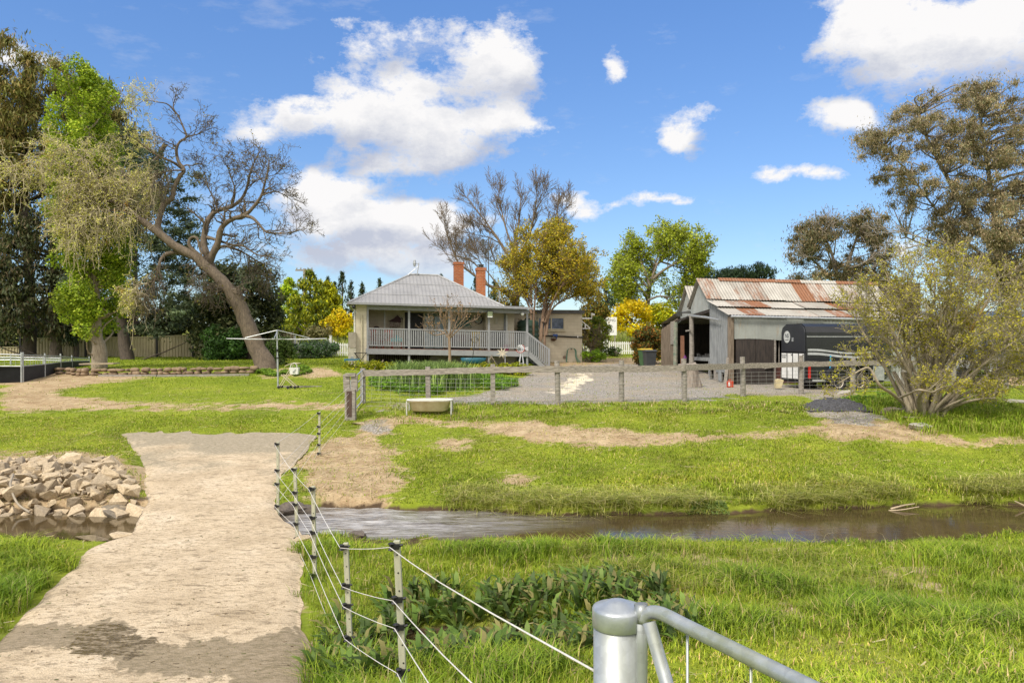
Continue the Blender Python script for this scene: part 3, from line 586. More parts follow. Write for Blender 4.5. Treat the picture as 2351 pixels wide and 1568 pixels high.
# ------------------------------------------------------------------ farmhouse
HX, HD = -7.5, 35.5
HZ = 1.97; HROT = R(10); HS = -.02     # the old house sinks slightly to its right
def build_house():
    h = empty('farmhouse', (HX, HD*S, HZ), 'cream block farmhouse with grey hipped iron roof and railed verandah', 'house', None, HROT)
    m, N, L, B = new_mat('painted_block')
    tc = N.new('ShaderNodeTexCoord'); sx = N.new('ShaderNodeSeparateXYZ'); L.new(tc.outputs['Object'], sx.inputs[0])
    ad = N.new('ShaderNodeMath'); L.new(sx.outputs[0], ad.inputs[0]); L.new(sx.outputs[1], ad.inputs[1]); cb = N.new('ShaderNodeCombineXYZ'); L.new(ad.outputs[0], cb.inputs[0]); L.new(sx.outputs[2], cb.inputs[1])
    br = N.new('ShaderNodeTexBrick'); L.new(cb.outputs[0], br.inputs['Vector']); br.inputs['Scale'].default_value = 1; br.inputs['Brick Width'].default_value = .4; br.inputs['Row Height'].default_value = .2; br.inputs['Mortar Size'].default_value = .008
    br.inputs['Color1'].default_value = (.60,.54,.42,1); br.inputs['Color2'].default_value = (.55,.49,.38,1); br.inputs['Mortar'].default_value = (.47,.42,.32,1)
    n = noise_n(N, L, coords(N, L), 1.5, 6); col = mixc(N, L, .35, br.outputs['Color'], ramp(N, L, n, [(.3, (.7,.68,.62)), (.7, (1.1,1.1,1.1))]), 'MULTIPLY')
    L.new(col, B.inputs['Base Color']); B.inputs['Roughness'].default_value = .8; bump(N, L, B, br.outputs['Fac'], -.35, .012); wallm = m
    greyp = mat('grey_paint', (.27,.275,.29), (.22,.225,.24), 5, .55, bmp=.05); creamp = mat('cream_paint', (.56,.50,.36), (.48,.43,.31), 5, .6, bmp=.05)
    roofm = corr_mat('grey_roof_iron', (.29,.29,.295), (.215,.215,.22), 0, .20, .6, bs=.9)
    # walls: body with left end wall, verandah back wall, underfloor wall
    b = MB()
    b.box(-.60, 0.02, 0, 8.3, -.4, 3.14); b.box(.02, 6.4, 2.3, 8.3, -.4, 3.14); b.box(6.4, 6.9, 4.4, 8.3, -.4, 3.14)
    b.box(6.4, 8.0, 1.5, 4.4, -.4, 3.12)
    b.build('wall', wallm, h, shear=HS)
    # hipped roof
    E = 3.20; rz = 5.12
    e = [(-.95,-.42,E),(7.15,-.42,E),(7.15,8.7,E),(-.95,8.7,E)]; rl, rr = (2.38,4.0,rz),(3.96,4.0,rz)
    bk = [(-.1,.75,3.74),(6.45,.75,3.74)]
    b = MB(); b.add([e[0],e[1],bk[1],bk[0]], [(0,1,2,3)]); b.add([bk[0],bk[1],rr,rl], [(0,1,2,3)])
    b.add([e[1],e[2],rr,bk[1]], [(0,1,2,3)]); b.add([e[2],e[3],rl,rr], [(0,1,2,3)]); b.add([e[3],e[0],bk[0],rl], [(0,1,2,3)])
    b.add([(6.6,-.42,3.215),(8.62,-.42,3.215),(8.62,4.3,3.50),(6.6,4.3,3.50)], [(0,1,2,3)])
    b.add([(-.9,-.42,E-.05),(8.6,-.42,E-.05),(8.6,2.4,E-.03),(-.9,2.4,E-.03)], [(0,3,2,1)])
    roof = b.build('roof', roofm, h, shear=HS)
    b = MB()
    for p, q in ((rl, rr), (rl, e[0]), (rr, e[1]), (rl, e[3]), (rr, e[2])): b.tube([Vector(p)+Vector((0,0,.03)), Vector(q)+Vector((0,0,.03))], .055, 6)
    b.tube([(-.1,.73,3.765),(6.5,.73,3.765)], .012, 4); b.tube([(1.15,2.4,4.47),(5.2,2.4,4.47)], .012, 4)
    b.build('ridge_cap', mat('ridge_iron', (.40,.405,.41), None, 5, .55), roof, shear=HS)
    brick, N, L, B = new_mat('orange_brick'); tc = N.new('ShaderNodeTexCoord'); sx = N.new('ShaderNodeSeparateXYZ'); L.new(tc.outputs['Object'], sx.inputs[0]); ad = N.new('ShaderNodeMath'); L.new(sx.outputs[0], ad.inputs[0]); L.new(sx.outputs[1], ad.inputs[1]); cb = N.new('ShaderNodeCombineXYZ'); L.new(ad.outputs[0], cb.inputs[0]); L.new(sx.outputs[2], cb.inputs[1])
    br = N.new('ShaderNodeTexBrick'); L.new(cb.outputs[0], br.inputs['Vector']); br.inputs['Scale'].default_value = 1; br.inputs['Brick Width'].default_value = .24; br.inputs['Row Height'].default_value = .09; br.inputs['Mortar Size'].default_value = .01; br.inputs['Color1'].default_value = (.42,.125,.04,1); br.inputs['Color2'].default_value = (.30,.08,.03,1); br.inputs['Mortar'].default_value = (.36,.22,.13,1)
    L.new(mixc(N, L, .5, br.outputs['Color'], ramp(N, L, noise_n(N, L, coords(N, L), 3, 5), [(.3, (.65,.6,.6)), (.7, (1.15,1.15,1.1))]), 'MULTIPLY'), B.inputs['Base Color']); B.inputs['Roughness'].default_value = .9; bump(N, L, B, br.outputs['Fac'], -.4, .02)
    for (x, y, z1, w_, flue) in ((5.28, 5.2, 5.98, .56, 0), (6.35, 3.2, 5.45, .50, 1)):
        b = MB(); b.box(x-w_/2, x+w_/2, y-w_/2, y+w_/2, 3.3, z1-.16); b.box(x-w_/2-.035, x+w_/2+.035, y-w_/2-.035, y+w_/2+.035, z1-.16, z1-(.02 if not flue else 0)); b.box(x-w_/2-.01, x+w_/2+.01, y-w_/2-.01, y+w_/2+.01, z1-.30, z1-.24)
        c = b.build('chimney', brick, roof)
        if flue:
            b = MB(); b.lathe((x, y, z1), [(.13, 0), (.13, .12), (.11,.12), (.11,.15), (.2,.16), (.2,.19), (.03,.24)], 12); b.build('flue_cap', mat('dark_steel', (.12,.12,.11), None, 8, .5, .6), c)
        else:
            b = MB(); b.box(x-.2, x+.2, y-.2, y+.2, z1-.02, z1+.005); b.build('chimney_opening', BLACK, c)
    # gutter, fascia beam, downpipes
    b = MB(); b.beam((-.98,-.50,3.17), (8.68,-.50,3.17), .12, .11); b.beam((-1.0,-.45,3.16), (-1.0,8.7,3.16), .11, .11); b.build('gutter', greyp, h, shear=HS)
    b = MB(); b.beam((-.05,-.02,3.00), (8.55,-.02,3.00), .09, .22); b.beam((8.46,.05,3.00), (8.46,1.8,3.00), .09, .2); b.build('verandah_beam', greyp, h, shear=HS)
    b = MB(); b.tube([(-.88,.35,3.1),(-.67,.35,2.85),(-.67,.35,.1)], .05, 8); b.build('downpipe', WHITE, h, shear=HS)
    b = MB(); b.tube([(-.30,-.06,2.6),(-.30,-.06,.3)], .035, 8); b.build('downpipe', creamp, h, shear=HS)
    b = MB(); b.tube([(7.55,1.35,2.85),(7.55,1.35,1.2)], .05, 8); b.build('downpipe', WHITE, h, shear=HS)
    # deck
    deck = MB()
    for i in range(17): deck.box(.02+i*.5, .505+i*.5, -.06, 2.3, .845, .885)
    deck.build('verandah_floor', mat('deck_boards', (.26,.15,.11), (.17,.10,.08), 6, .7), h, shear=HS)
    b = MB(); b.box(-.1, 8.5, -.115, -.065, .58, .86); b.box(8.45, 8.5, -.06, 1.6, .58, .86); b.build('deck_fascia', greyp, h, shear=HS)
    b = MB()
    for i in range(30): b.box(.4+i*.10, .47+i*.10, 2.16, 2.2, -.1, .80)
    b.build('underfloor_slats', mat('dark_timber', (.12,.10,.085), (.06,.05,.04), 6, .9), h, shear=HS)
    posts = [0.0, 2.13, 4.24, 6.36, 8.44]
    for x in posts:
        b = MB(); b.box(x-.055, x+.055, -.055, .055, -.25, 2.9); b.build('verandah_post', greyp, h, shear=HS, bevel=.008)
    b = MB(); b.box(7.42, 7.52, 1.42, 1.52, .88, 2.95); b.build('verandah_post', greyp, h, shear=HS)
    for i in range(4):
        x0, x1 = posts[i]+.055, posts[i+1]-.055; b = MB()
        b.box(x0, x1, -.045, .045, 1.88, 1.94); b.box(x0, x1, -.03, .03, 1.005, 1.06)
        n = 17
        for k in range(n):
            x = x0+(k+.5)*(x1-x0)/n; b.box(x-.033, x+.033, -.02, .02, 1.06, 1.88)
        b.build('balustrade', greyp, h, shear=HS)
    # stairs down to the right
    b = MB(); b.beam((8.5,-.05,.75), (9.62,-.05,-.22), .05, .24); b.beam((8.5,1.15,.75), (9.62,1.15,-.22), .05, .24)
    for i in range(6):
        t = (i+.5)/6; x = 8.5+1.12*t; z = .75-.95*t; b.box(x-.09, x+.12, -.02, 1.12, z-.01, z+.03)
    st = b.build('stairs', greyp, h, shear=HS)
    b = MB(); b.beam((8.45,-.05,1.86), (9.64,-.05,.98), .05, .09); b.beam((8.45,-.05,.95), (9.64,-.05,.04), .04, .06)
    for i in range(11):
        t = (i+.6)/11; x = 8.47+1.16*t; z = 1.84-.88*t; b.box(x-.028, x+.028, -.07, -.03, z-.95, z)
    b.box(9.60, 9.69, -.09, 0, -.4, 1.05); b.build('stair_rail', greyp, st, shear=HS)
    # sliding door: frame with a dark opening, two reflecting panes
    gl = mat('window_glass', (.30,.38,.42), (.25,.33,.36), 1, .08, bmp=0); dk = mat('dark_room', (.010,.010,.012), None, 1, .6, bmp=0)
    b = MB(); Y = 2.27
    for x0, x1, z0, z1 in ((1.90,1.98,.88,2.96),(4.12,4.20,.88,2.96),(1.90,4.20,2.88,2.96),(3.02,3.10,.88,2.9)): b.box(x0, x1, Y-.06, Y+.04, z0, z1)
    door = b.build('sliding_door', creamp, h, shear=HS)
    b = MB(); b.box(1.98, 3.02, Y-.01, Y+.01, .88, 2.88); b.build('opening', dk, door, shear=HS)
    for x0, x1 in ((3.12,3.55),(3.65,4.11)): 
        b = MB(); b.box(x0, x1, Y-.02, Y, .92, 2.70); b.build('pane', gl, door, shear=HS)
    b = MB(); b.box(3.10, 4.12, Y-.015, Y+.012, .88, 2.88); b.build('curtain', mat('pale_green_curtain', (.20,.26,.22), (.13,.18,.15), 4, .9, stretch=(9,1,1)), door, shear=HS)
    b = MB(); b.box(.85, .93, 2.24, 2.29, 1.4, 2.95); b.build('wall_batten', WHITE, h, shear=HS)
    # window in the left end wall
    b = MB(); b.box(-.65, -.58, 1.1, 2.3, 1.2, 2.75); fr = b.build('window', creamp, h, shear=HS); b = MB(); b.box(-.67, -.65, 1.2, 2.2, 1.3, 2.65); b.build('pane', gl, fr, shear=HS)
    # flood light, security camera, lamp, switch
    b = MB(); b.box(6.22, 6.54, -.32, -.22, 2.62, 2.98); b.box(6.34, 6.42, -.22, -.05, 2.8, 2.9); fl = b.build('flood_light', BLACK, h, shear=HS); b = MB(); b.box(6.25, 6.51, -.335, -.322, 2.70, 2.95); b.build('lens', mat('pale_lens', (.34,.40,.22), None, 5, .15), fl, shear=HS); b = MB(); b.box(6.25, 6.51, -.34, -.322, 2.635, 2.69); b.build('sensor', WHITE, fl, shear=HS)
    b = MB(); b.lathe((-.70,-.45,2.98), [(.0,-.09),(.07,-.06),(.09,0),(.09,.08),(.03,.12)], 12); b.build('security_camera', BLACK, h, smooth=True)
    b = MB(); b.lathe((8.15,-.18,2.70), [(0,-.10),(.07,-.07),(.10,0),(.07,.07),(0,.1)], 12); b.build('globe_light', WHITE, h, smooth=True, shear=0)
    b = MB(); b.box(6.92, 7.09, 1.40, 1.5, 2.34, 2.68); b.build('wall_lamp', mat('lamp_weave', (.62,.58,.48), (.42,.38,.30), 30, .8), h, shear=HS)
    b = MB(); b.box(6.95, 7.05, 1.46, 1.5, 1.68, 1.86); b.build('light_switch', WHITE, h, shear=HS)
    # whirly weather vane / television dish on the ridge
    b = MB(); b.tube([(2.75,3.9,5.05),(2.85,3.9,5.75)], .03, 6); b.tube([(2.0,3.7,4.85),(2.8,3.9,5.55)], .018, 5); b.tube([(2.85,3.9,5.7),(2.62,3.85,5.72)], .02, 5); b.lathe((2.60,3.85,5.72), [(0,-.20),(.06,-.17),(.09,0),(.07,.17),(0,.24)], 10); b.build('roof_antenna', GALV, h)
    b = MB(); b.tube([(6.95,4.2,3.5),(6.95,4.2,7.35)], .03, 6); b.tube([(6.95,4.2,7.3),(7.25,4.2,7.32)], .025, 5)
    for z in (6.9, 7.05, 7.2, 7.4): b.tube([(6.55,4.2,z),(6.95,4.2,z)], .015, 4); b.tube([(6.62,4.0,z),(6.62,4.4,z)], .015, 4)
    b.box(6.56, 6.7, 4.16, 4.24, 6.95, 7.25); b.build('television_mast', mat('dark_steel', (.12,.12,.11)), h)
    b = MB(); b.tube([(7.0,.5,3.3),(7.0,.5,4.15)], .03, 6); b.build('vent_pipe', greyp, h, shear=HS)
    # the flat roofed wing on the right
    b = MB(); b.box(8.0, 12.7, 4.4, 9.5, -.4, 2.9); wg = b.build('wing_wall', wallm, h)
    b = MB(); b.box(7.25, 12.8, 4.2, 9.7, 2.9, 3.12); b.build('wing_roof', mat('dark_membrane', (.13,.13,.135), (.09,.09,.09), 3, .8), wg)
    b = MB()
    X0, X1, Z0, Z1 = 9.95, 11.6, 1.92, 2.70
    for x0, x1, z0, z1 in ((X0,X0+.07,Z0,Z1),(X1-.07,X1,Z0,Z1),(X0+.07,X1-.07,Z0,Z0+.07),(X0+.07,X1-.07,Z1-.07,Z1),(X0+.79,X0+.86,Z0+.07,Z1-.07)): b.box(x0, x1, 4.33, 4.45, z0, z1)
    wn = b.build('window', creamp, h); b = MB(); b.box(X0+.07, X1-.07, 4.38, 4.42, Z0+.07, Z1-.07); b.build('pane', mat('blue_glass', (.16,.20,.30), (.06,.08,.12), 4, .06, bmp=0), wn)
    b = MB(); b.box(X0-.1, X1+.1, 4.26, 4.4, Z0-.09, Z0-.02); b.build('sill', creamp, wn)
    b = MB(); b.tube([(8.6,4.33,1.66),(12.75,4.33,1.47)], .045, 8); b.build('drain_pipe', BLACK, wg)
    for x, zc in ((10.9,1.58),(12.4,1.51)): b = MB(); b.box(x-.03, x+.03, 4.27, 4.4, zc-.06, zc+.07); b.build('pipe_clip', WHITE, wg)
    b = MB(); b.tube([(12.7,4.4,2.62),(13.3,4.4,2.62),(13.3,4.4,2.95)], .05, 8); b.tube([(13.3,4.4,2.88),(13.48,4.4,2.85)], .06, 8); b.build('roof_outlet', WHITE, wg)
    b = MB()
    for p, q in (((12.7,4.6,2.5),(13.25,4.6,2.05)),((12.7,4.6,2.02),(13.25,4.6,2.02)),((12.73,4.6,2.0),(12.73,4.6,2.5)),((12.95,4.6,2.02),(12.95,4.6,2.28))): b.beam(p, q, .05, .05)
    b.build('window_hood_bracket', WHITE, wg)
    b = MB(); b.box(11.5, 11.75, 4.36, 4.42, .2, .36); b.build('air_vent', mat('vent_terracotta', (.28,.20,.15)), wg)
    # meter box and switch gear on the left end
    b = MB(); b.box(-.98, -.60, -.25, .25, .9, 1.7); b.build('meter_box', mat('beige_metal', (.36,.32,.25)), h)
    b = MB(); b.box(-.98, -.60, -.30, .2, -.2, .88); w2 = b.build('heat_pump', mat('pale_beige', (.50,.47,.38)), h)
    b = MB(); b.box(-.86, -.72, -.312, -.3, .3, .46); b.build('plate', mat('grey_plate', (.3,.33,.34)), w2)
    return h
HOUSE = build_house()
HM = Matrix.Translation((HX, HD*S, HZ)) @ Matrix.Rotation(HROT, 4, 'Z')
def hp(x, y, z): return HM @ Vector((x, y, z+HS*x*(1 if x < 9 else 0)))

# ------------------------------------------------------------------ things on and beside the verandah
RED = mat('red_paint', (.55,.06,.02), (.40,.04,.015), 6, .5); TEAL = mat('teal_cloth', (.08,.42,.45), None, 6, .8); YEL = mat('yellow_paint', (.62,.42,.02), None, 6, .5); BLUE = mat('blue_paint', (.02,.15,.24), (.015,.10,.16), 5, .45)
def chair(x, y, rz, m, label, group=None, s=1):
    c = empty('garden_chair', hp(x, y, .885), label, 'chair', group, HROT+rz)
    b = MB(); b.box(-.24*s, .24*s, -.24*s, .24*s, .40, .44); b.build('seat', m, c)
    b = MB(); b.box(-.24*s, .24*s, .22*s, .25*s, .86, .98)
    for k in range(5): b.box((-.22+k*.10)*s, (-.18+k*.10)*s, .225*s, .245*s, .44, .88)
    b.build('backrest', m, c)
    for sx in (-1, 1):
        for sy in (-1, 1): b = MB(); b.beam((sx*.21*s, sy*.21*s, .4), (sx*.26*s, sy*.26*s, 0), .035, .035); b.build('leg', m, c)
    for sx in (-1, 1): b = MB(); b.box((sx*.25-.02)*s, (sx*.25+.02)*s, -.24*s, .24*s, .62, .65); b.box((sx*.25-.015)*s, (sx*.25+.015)*s, -.23*s, -.20*s, .44, .62); b.build('armrest', m, c)
    return c
chair(.38, .9, 2.6, RED, 'red slatted chair at the left end of the verandah, beside the corner post', 'red verandah chairs')
chair(1.02, .95, 3.3, RED, 'red slatted chair next to the teal covered table on the verandah', 'red verandah chairs')
t = empty('side_table', hp(1.52, .8, .885), 'small red table under a teal cloth on the verandah', 'table', None, HROT)
b = MB(); b.box(-.25,.25,-.25,.25,.50,.53); b.build('table_top', RED, t)
for sx in (-1,1):
    for sy in (-1,1): b = MB(); b.beam((sx*.22,sy*.22,.5),(sx*.24,sy*.24,0),.04,.04); b.build('leg', RED, t)
b = MB(); b.box(-.29,.29,-.29,.29,.535,.55); b.box(-.30,.30,-.31,-.295,.36,.549); b.box(-.08,.1,-.1,.1,.55,.72); o = b.build('tablecloth', TEAL); o.matrix_world = HM @ Matrix.Translation((1.52,.8,.885-.03)); tag(o, 'teal cloth bunched over the small red verandah table', 'tablecloth')
b = MB(); b.lathe((0,0,0), [(.0,.0),(.17,.02),(.2,.07),(.17,.14),(.08,.19),(0,.2)], 14); o = b.build('straw_hat', mat('dark_straw', (.05,.035,.03)), smooth=True); o.location = hp(.45,.95,1.86); tag(o, 'dark round hat resting on the top of the left red chair', 'hat')
chair(5.75, .8, 3.1, YEL, 'low yellow slatted chair on the verandah behind the third bay of balusters', None, .9)
b = MB(); b.lathe((0,0,0), [(.13,0),(.17,.28),(.18,.28),(.18,.32),(.15,.32),(.13,.28)], 14); o = b.build('flower_pot', mat('pink_glaze', (.60,.10,.22), None, 5, .35), smooth=False); o.location = hp(7.35,.35,.885); tag(o, 'pink flower pot on the deck near the stairs', 'pot')
c = empty('barbecue', hp(6.95, .9, .885), 'black covered barbecue standing near the right end of the verandah', 'barbecue', None, HROT)
b = MB(); b.box(-.38,.38,-.28,.28,.1,.86); b.build('cabinet', BLACK, c); b = MB(); b.prism([(-.36,-.26,.86),(-.36,-.22,1.02),(-.36,.1,1.10),(-.36,.26,1.02),(-.36,.26,.86)], (.72,0,0)); b.build('hood', BLACK, c)
for sx in (-1,1): b = MB(); b.lathe((sx*.3,-.2,.05), [(.05,-.02),(.05,.02)], 10, 'y'); b.build('wheel', BLACK, c)
c = empty('storage_bench', hp(5.0, 1.6, .885), 'dark bench with a tapestry seat against the verandah wall', 'bench', None, HROT)
b = MB(); b.box(-.6,.6,-.2,.25,.0,.42); b.build('base', mat('dark_timber', (.12,.10,.085)), c); b = MB(); b.box(-.6,.6,.2,.26,.42,.82); b.build('backrest', mat('tapestry', (.22,.10,.10), (.10,.04,.05), 14, .9), c)
c = empty('outdoor_mat', hp(3.7, 1.0, .89), 'dark red doormat lying before the sliding door', 'mat', None, HROT); b = MB(); b.box(-.9,.9,-.35,.35,0,.02); b.build('mat_pile', mat('mat_fibre', (.08,.03,.025), None, 40, .95), c)
# clock and wall pieces
c = empty('wall_clock', hp(6.08, 2.24, 2.60), 'big round clock with a black rim hanging on the verandah wall', 'clock', None, HROT)
b = MB(); b.lathe((0,0,0), [(.20,.02),(.26,.02),(.27,0),(.26,-.05),(.215,-.05),(.20,-.02)], 28, 'y'); b.build('rim', BLACK, c); b = MB(); b.lathe((0,0,0), [(.21,-.01),(.21,-.025)], 28, 'y'); b.build('face', mat('clock_face', (.42,.45,.38)), c)
b = MB(); b.beam((0,-.04,0),(.10,-.04,.09),.015,.02); b.beam((0,-.035,0),(-.03,-.035,.18),.012,.016)
for k in range(12): a = k*math.pi/6; b.beam((.15*math.cos(a),-.03,.15*math.sin(a)),(.18*math.cos(a),-.03,.18*math.sin(a)),.02,.01)
b.build('hands', BLACK, c)
c = empty('bird_house', hp(1.45, 2.1, 2.2), 'dark painted bird house shelf hanging on the verandah wall left of the door', 'bird house', None, HROT)
b = MB(); b.prism([(-.36,-.06,.16),(.34,-.06,.10),(.30,-.06,.34),(.12,-.06,.52),(-.05,-.06,.34)], (0,.2,0)); b.build('gable', mat('dark_red_paint', (.05,.012,.015), None, 8, .7), c); b = MB(); b.box(-.28,.28,-.05,.14,-.14,.12); b.build('box_front', mat('speckled_paint', (.42,.36,.30), (.10,.06,.05), 14, .8), c)
for k in (-.26,-.1,.06): b = MB(); b.tube([(k,0,-.14),(k,0,-.70)], .008, 4); b.build('hanging_cord', BLACK, c)
c = empty('wall_sign', hp(2.03-.28, 2.22, 2.52), 'small dark scroll ornament on the verandah wall beside the bird house', 'ornament', None, HROT); b = MB(); b.tube([(-.12,0,0),(-.06,0,.06),(0,0,-.03),(.07,0,.06),(.12,0,-.04)], .018, 5); b.build('scroll', BLACK, c)
c = empty('wall_art', hp(5.25, 2.2, 2.45), 'green hanging textile on the verandah wall left of the clock', 'hanging', None, HROT); b = MB(); b.box(-.44,.44,-.02,.02,-.33,.33); b.build('cloth', mat('green_textile', (.05,.12,.10), (.16,.25,.22), 9, .9), c)
# water tank between house and wing
c = empty('water_tank', hp(9.15, 3.35, -.1), 'dark green ribbed rainwater tank between the verandah and the wing', 'tank')
pr = [(.62,0)]
for k in range(8): z = .2+k*.28; pr += [(.62,z),(.65,z+.05),(.65,z+.10),(.62,z+.15)]
pr += [(.62,2.45),(.45,2.56),(.1,2.62)]; b = MB(); b.lathe((0,0,0), pr, 26); b.build('tank_body', mat('green_poly', (.035,.075,.05), (.025,.055,.035), 3, .5), c, smooth=True); b = MB(); b.lathe((0,0,2.6), [(.2,0),(.2,.06),(.03,.09)], 14); b.build('lid', BLACK, c)
# hose on the wing wall
c = empty('garden_hose', hp(12.0, 4.28, .5), 'green garden hose looped over a hook on the wing wall', 'hose', None, HROT)
b = MB()
for k in range(5):
    w_ = .42+.03*k; ln = 1.22+.05*random.random(); pts = []
    for i in range(25):
        a = math.pi*i/24; pts.append((-w_*math.cos(a)*.9, -.02*k-.02, .12+.42*math.sin(a)**.8 if 0 < i < 24 else .12))
    pts = [(-w_-.08+.02*k, -.05-.03*k, -ln+.12), (-w_-.02, -.03-.02*k, -.5)]+pts+[(w_*1.0, -.03, -.4), (w_+.2+.05*k, -.08-.03*k, -.9), (w_+.35-.06*k, -.15-.03*k, -ln+.12), (w_-.2, -.2, -ln+.1), (-w_+.1, -.12, -ln+.1)]
    b.tube(smooth_line(pts, 70), .017, 6)
b.build('hose_coil', mat('hose_green', (.13,.27,.20), (.08,.2,.14), 4, .45), c, smooth=True); b = MB(); b.box(-.08,.08,-.06,0,.4,.5); b.build('hook', mat('dark_steel', (.12,.12,.11)), c)
c.scale = (.62,.8,.62)
c = empty('hanging_planter', hp(10.9, 4.25, 1.62), 'small brown planter hanging under the wing window', 'planter', None, HROT); b = MB(); b.lathe((0,0,-.3), [(.06,-.06),(.17,0),(.19,.07),(.15,.09)], 10); b.build('basket', mat('coir', (.10,.05,.03), None, 20, .95), c); b = MB(); b.tube([(-.14,0,-.22),(0,0,.2),(.14,0,-.22)], .008, 4); b.build('chain', BLACK, c)
c = empty('hose_tap', hp(11.0, 4.24, 1.6), 'blue tap fitting clipped to the black pipe on the wing', 'tap', None, HROT); b = MB(); b.box(-.14,.14,-.05,.03,-.05,.07); b.tube([(.08,0,0),(.08,-.02,-.22)], .03, 6); b.build('tap_body', mat('bright_blue', (.02,.07,.28), None, 5, .4), c)
# AC/outdoor table at the left end
c = empty('folding_table', hp(-.35, -1.0, -.15), 'black cross legged folding table at the left corner of the house', 'table', None, HROT); b = MB(); b.box(-.32,.32,-.28,.28,.78,.81); b.build('table_top', BLACK, c)
for sy in (-.22,.22): b = MB(); b.beam((-.28,sy,.78),(.3,sy,0),.04,.03); b.beam((.28,sy,.78),(-.3,sy,0),.04,.03); b.build('cross_leg', BLACK, c)
c = empty('garden_stool', hp(-.75, -1.5, -.15), 'low blue metal stool standing before the folding table', 'stool', None, HROT); b = MB(); b.box(-.38,.38,-.2,.2,.42,.50); b.build('seat', BLUE, c)
for sx in (-1,1):
    for sy in (-1,1): b = MB(); b.beam((sx*.34,sy*.16,.42),(sx*.37,sy*.18,0),.03,.03); b.build('leg', BLUE, c)
# wheelbarrow-like trolley, pots, windmill, pinwheel
c = empty('garden_cart', gp(1012+75, 33.9), 'blue garden cart planted up in front of the verandah', 'cart', None, HROT)
b = MB(); pr = [(.25,.28),(.48,.34),(.56,.58),(.53,.58),(.45,.36)]; b.lathe((0,0,0), pr, 18); tb = b.build('tub', mat('cart_blue', (.03,.16,.22), (.02,.11,.16), 6, .4), c, smooth=True); tb.scale = (1.15,.75,1)
b = MB(); b.tube([(-.1,-.1,.3),(-.05,-.45,.9),(.0,-.5,1.35)], .018, 6); b.tube([(.0+.17*math.sin(a), -.5, 1.48-.13*math.cos(a)) for a in np.linspace(0, 2*math.pi, 16)], .02, 6); b.build('handle', mat('dark_steel', (.12,.12,.11)), c)
for sx in (-1,1):
    for sy in (-1,1): b = MB(); b.lathe((sx*.35,sy*.3,.16), [(.04,-.04),(.16,-.04),(.16,.04),(.04,.04)], 14, 'y'); b.build('wheel', BLACK, c)
for i,(v,D,s) in enumerate(((1060,32.9,1),(1067,32.6,.8))):
    b = MB(); b.lathe((0,0,0), [(.13*s,0),(.20*s,.26*s),(.22*s,.26*s),(.22*s,.32*s),(.18*s,.32*s),(.15*s,.2*s)], 14); o = b.build('terracotta_pot', mat('terracotta', (.36,.12,.06), None, 9, .85)); o.location = gp(v, D); tag(o, ('larger terracotta pot at the dark edge under the verandah','smaller terracotta pot beside the larger one under the verandah')[i], 'pot', 'terracotta pots under the verandah')
g0 = gp(1197, 33.2); c = empty('ornamental_windmill', g0, 'white ornamental garden windmill with a red trimmed wheel by the stairs', 'windmill', None, HROT)
WM = mat('windmill_white', (.70,.71,.73), None, 5, .45); b = MB()
for sx in (-1,1):
    for sy in (-1,1): b.beam((sx*.30,sy*.30,0),(sx*.05,sy*.05,1.72),.035,.035)
for z, k in ((.15,.28),(.85,.175),(1.65,.06)):
    for sx in (-1,1): b.beam((-k,sx*k,z),(k,sx*k,z),.025,.025); b.beam((sx*k,-k,z),(sx*k,k,z),.025,.025)
for sy in (-1,1): b.beam((-.27,sy*.27,.18),(.175,sy*.175,.83),.02,.02); b.beam((.27,sy*.27,.18),(-.175,sy*.175,.83),.02,.02)
b.build('tower', WM, c); b = MB()
for k in range(12):
    a = k*math.pi/6; a2 = a+.30; b.prism([(.06*math.cos(a)-.12,-.16,2.1+.06*math.sin(a)),(.33*math.cos(a)-.12,-.16,2.1+.33*math.sin(a)),(.33*math.cos(a2)-.12,-.12,2.1+.33*math.sin(a2)),(.06*math.cos(a2)-.12,-.12,2.1+.06*math.sin(a2))], (0,.008,0))
b.build('wheel', WM, c); b = MB(); b.tube([(.36*math.cos(a)-.12,-.15,2.1+.36*math.sin(a)) for a in np.linspace(3.4,6.0,12)], .022, 5); b.tube([(.36*math.cos(a)-.12,-.15,2.1+.36*math.sin(a)) for a in np.linspace(-.2,1.0,8)], .022, 5); b.build('wheel_trim', RED, c)
b = MB(); b.beam((-.1,-.12,2.1),(.35,.1,2.08),.02,.02); b.prism([(.25,.06,2.02),(.62,.2,1.88),(.62,.2,2.26),(.25,.06,2.14)], (0,.008,0)); b.build('tail_vane', WM, c); b = MB(); b.tube([(0,0,1.7),(0,0,2.1)], .03, 6); b.build('mast', WM, c)
c.scale = (.58,.58,.58)
c = empty('garden_pinwheel', gp(1155.5, 33.0), 'tall cream flower pinwheel on a thin stake under the verandah', 'ornament'); b = MB(); b.tube([(.1,0,0),(.08,0,.95)], .012, 5); b.build('stake', WM, c); b = MB()
for k in range(8): a = k*math.pi/4+.2; b.prism([(-.05,-.03,.95),(-.05+.12*math.cos(a-.3),-.05,.95+.12*math.sin(a-.3)),(-.05+.30*math.cos(a),-.02,.95+.30*math.sin(a)),(-.05+.12*math.cos(a+.3),-.05,.95+.12*math.sin(a+.3))], (0,.01,0))
b.build('petals', mat('cream_petal', (.62,.54,.40)), c)
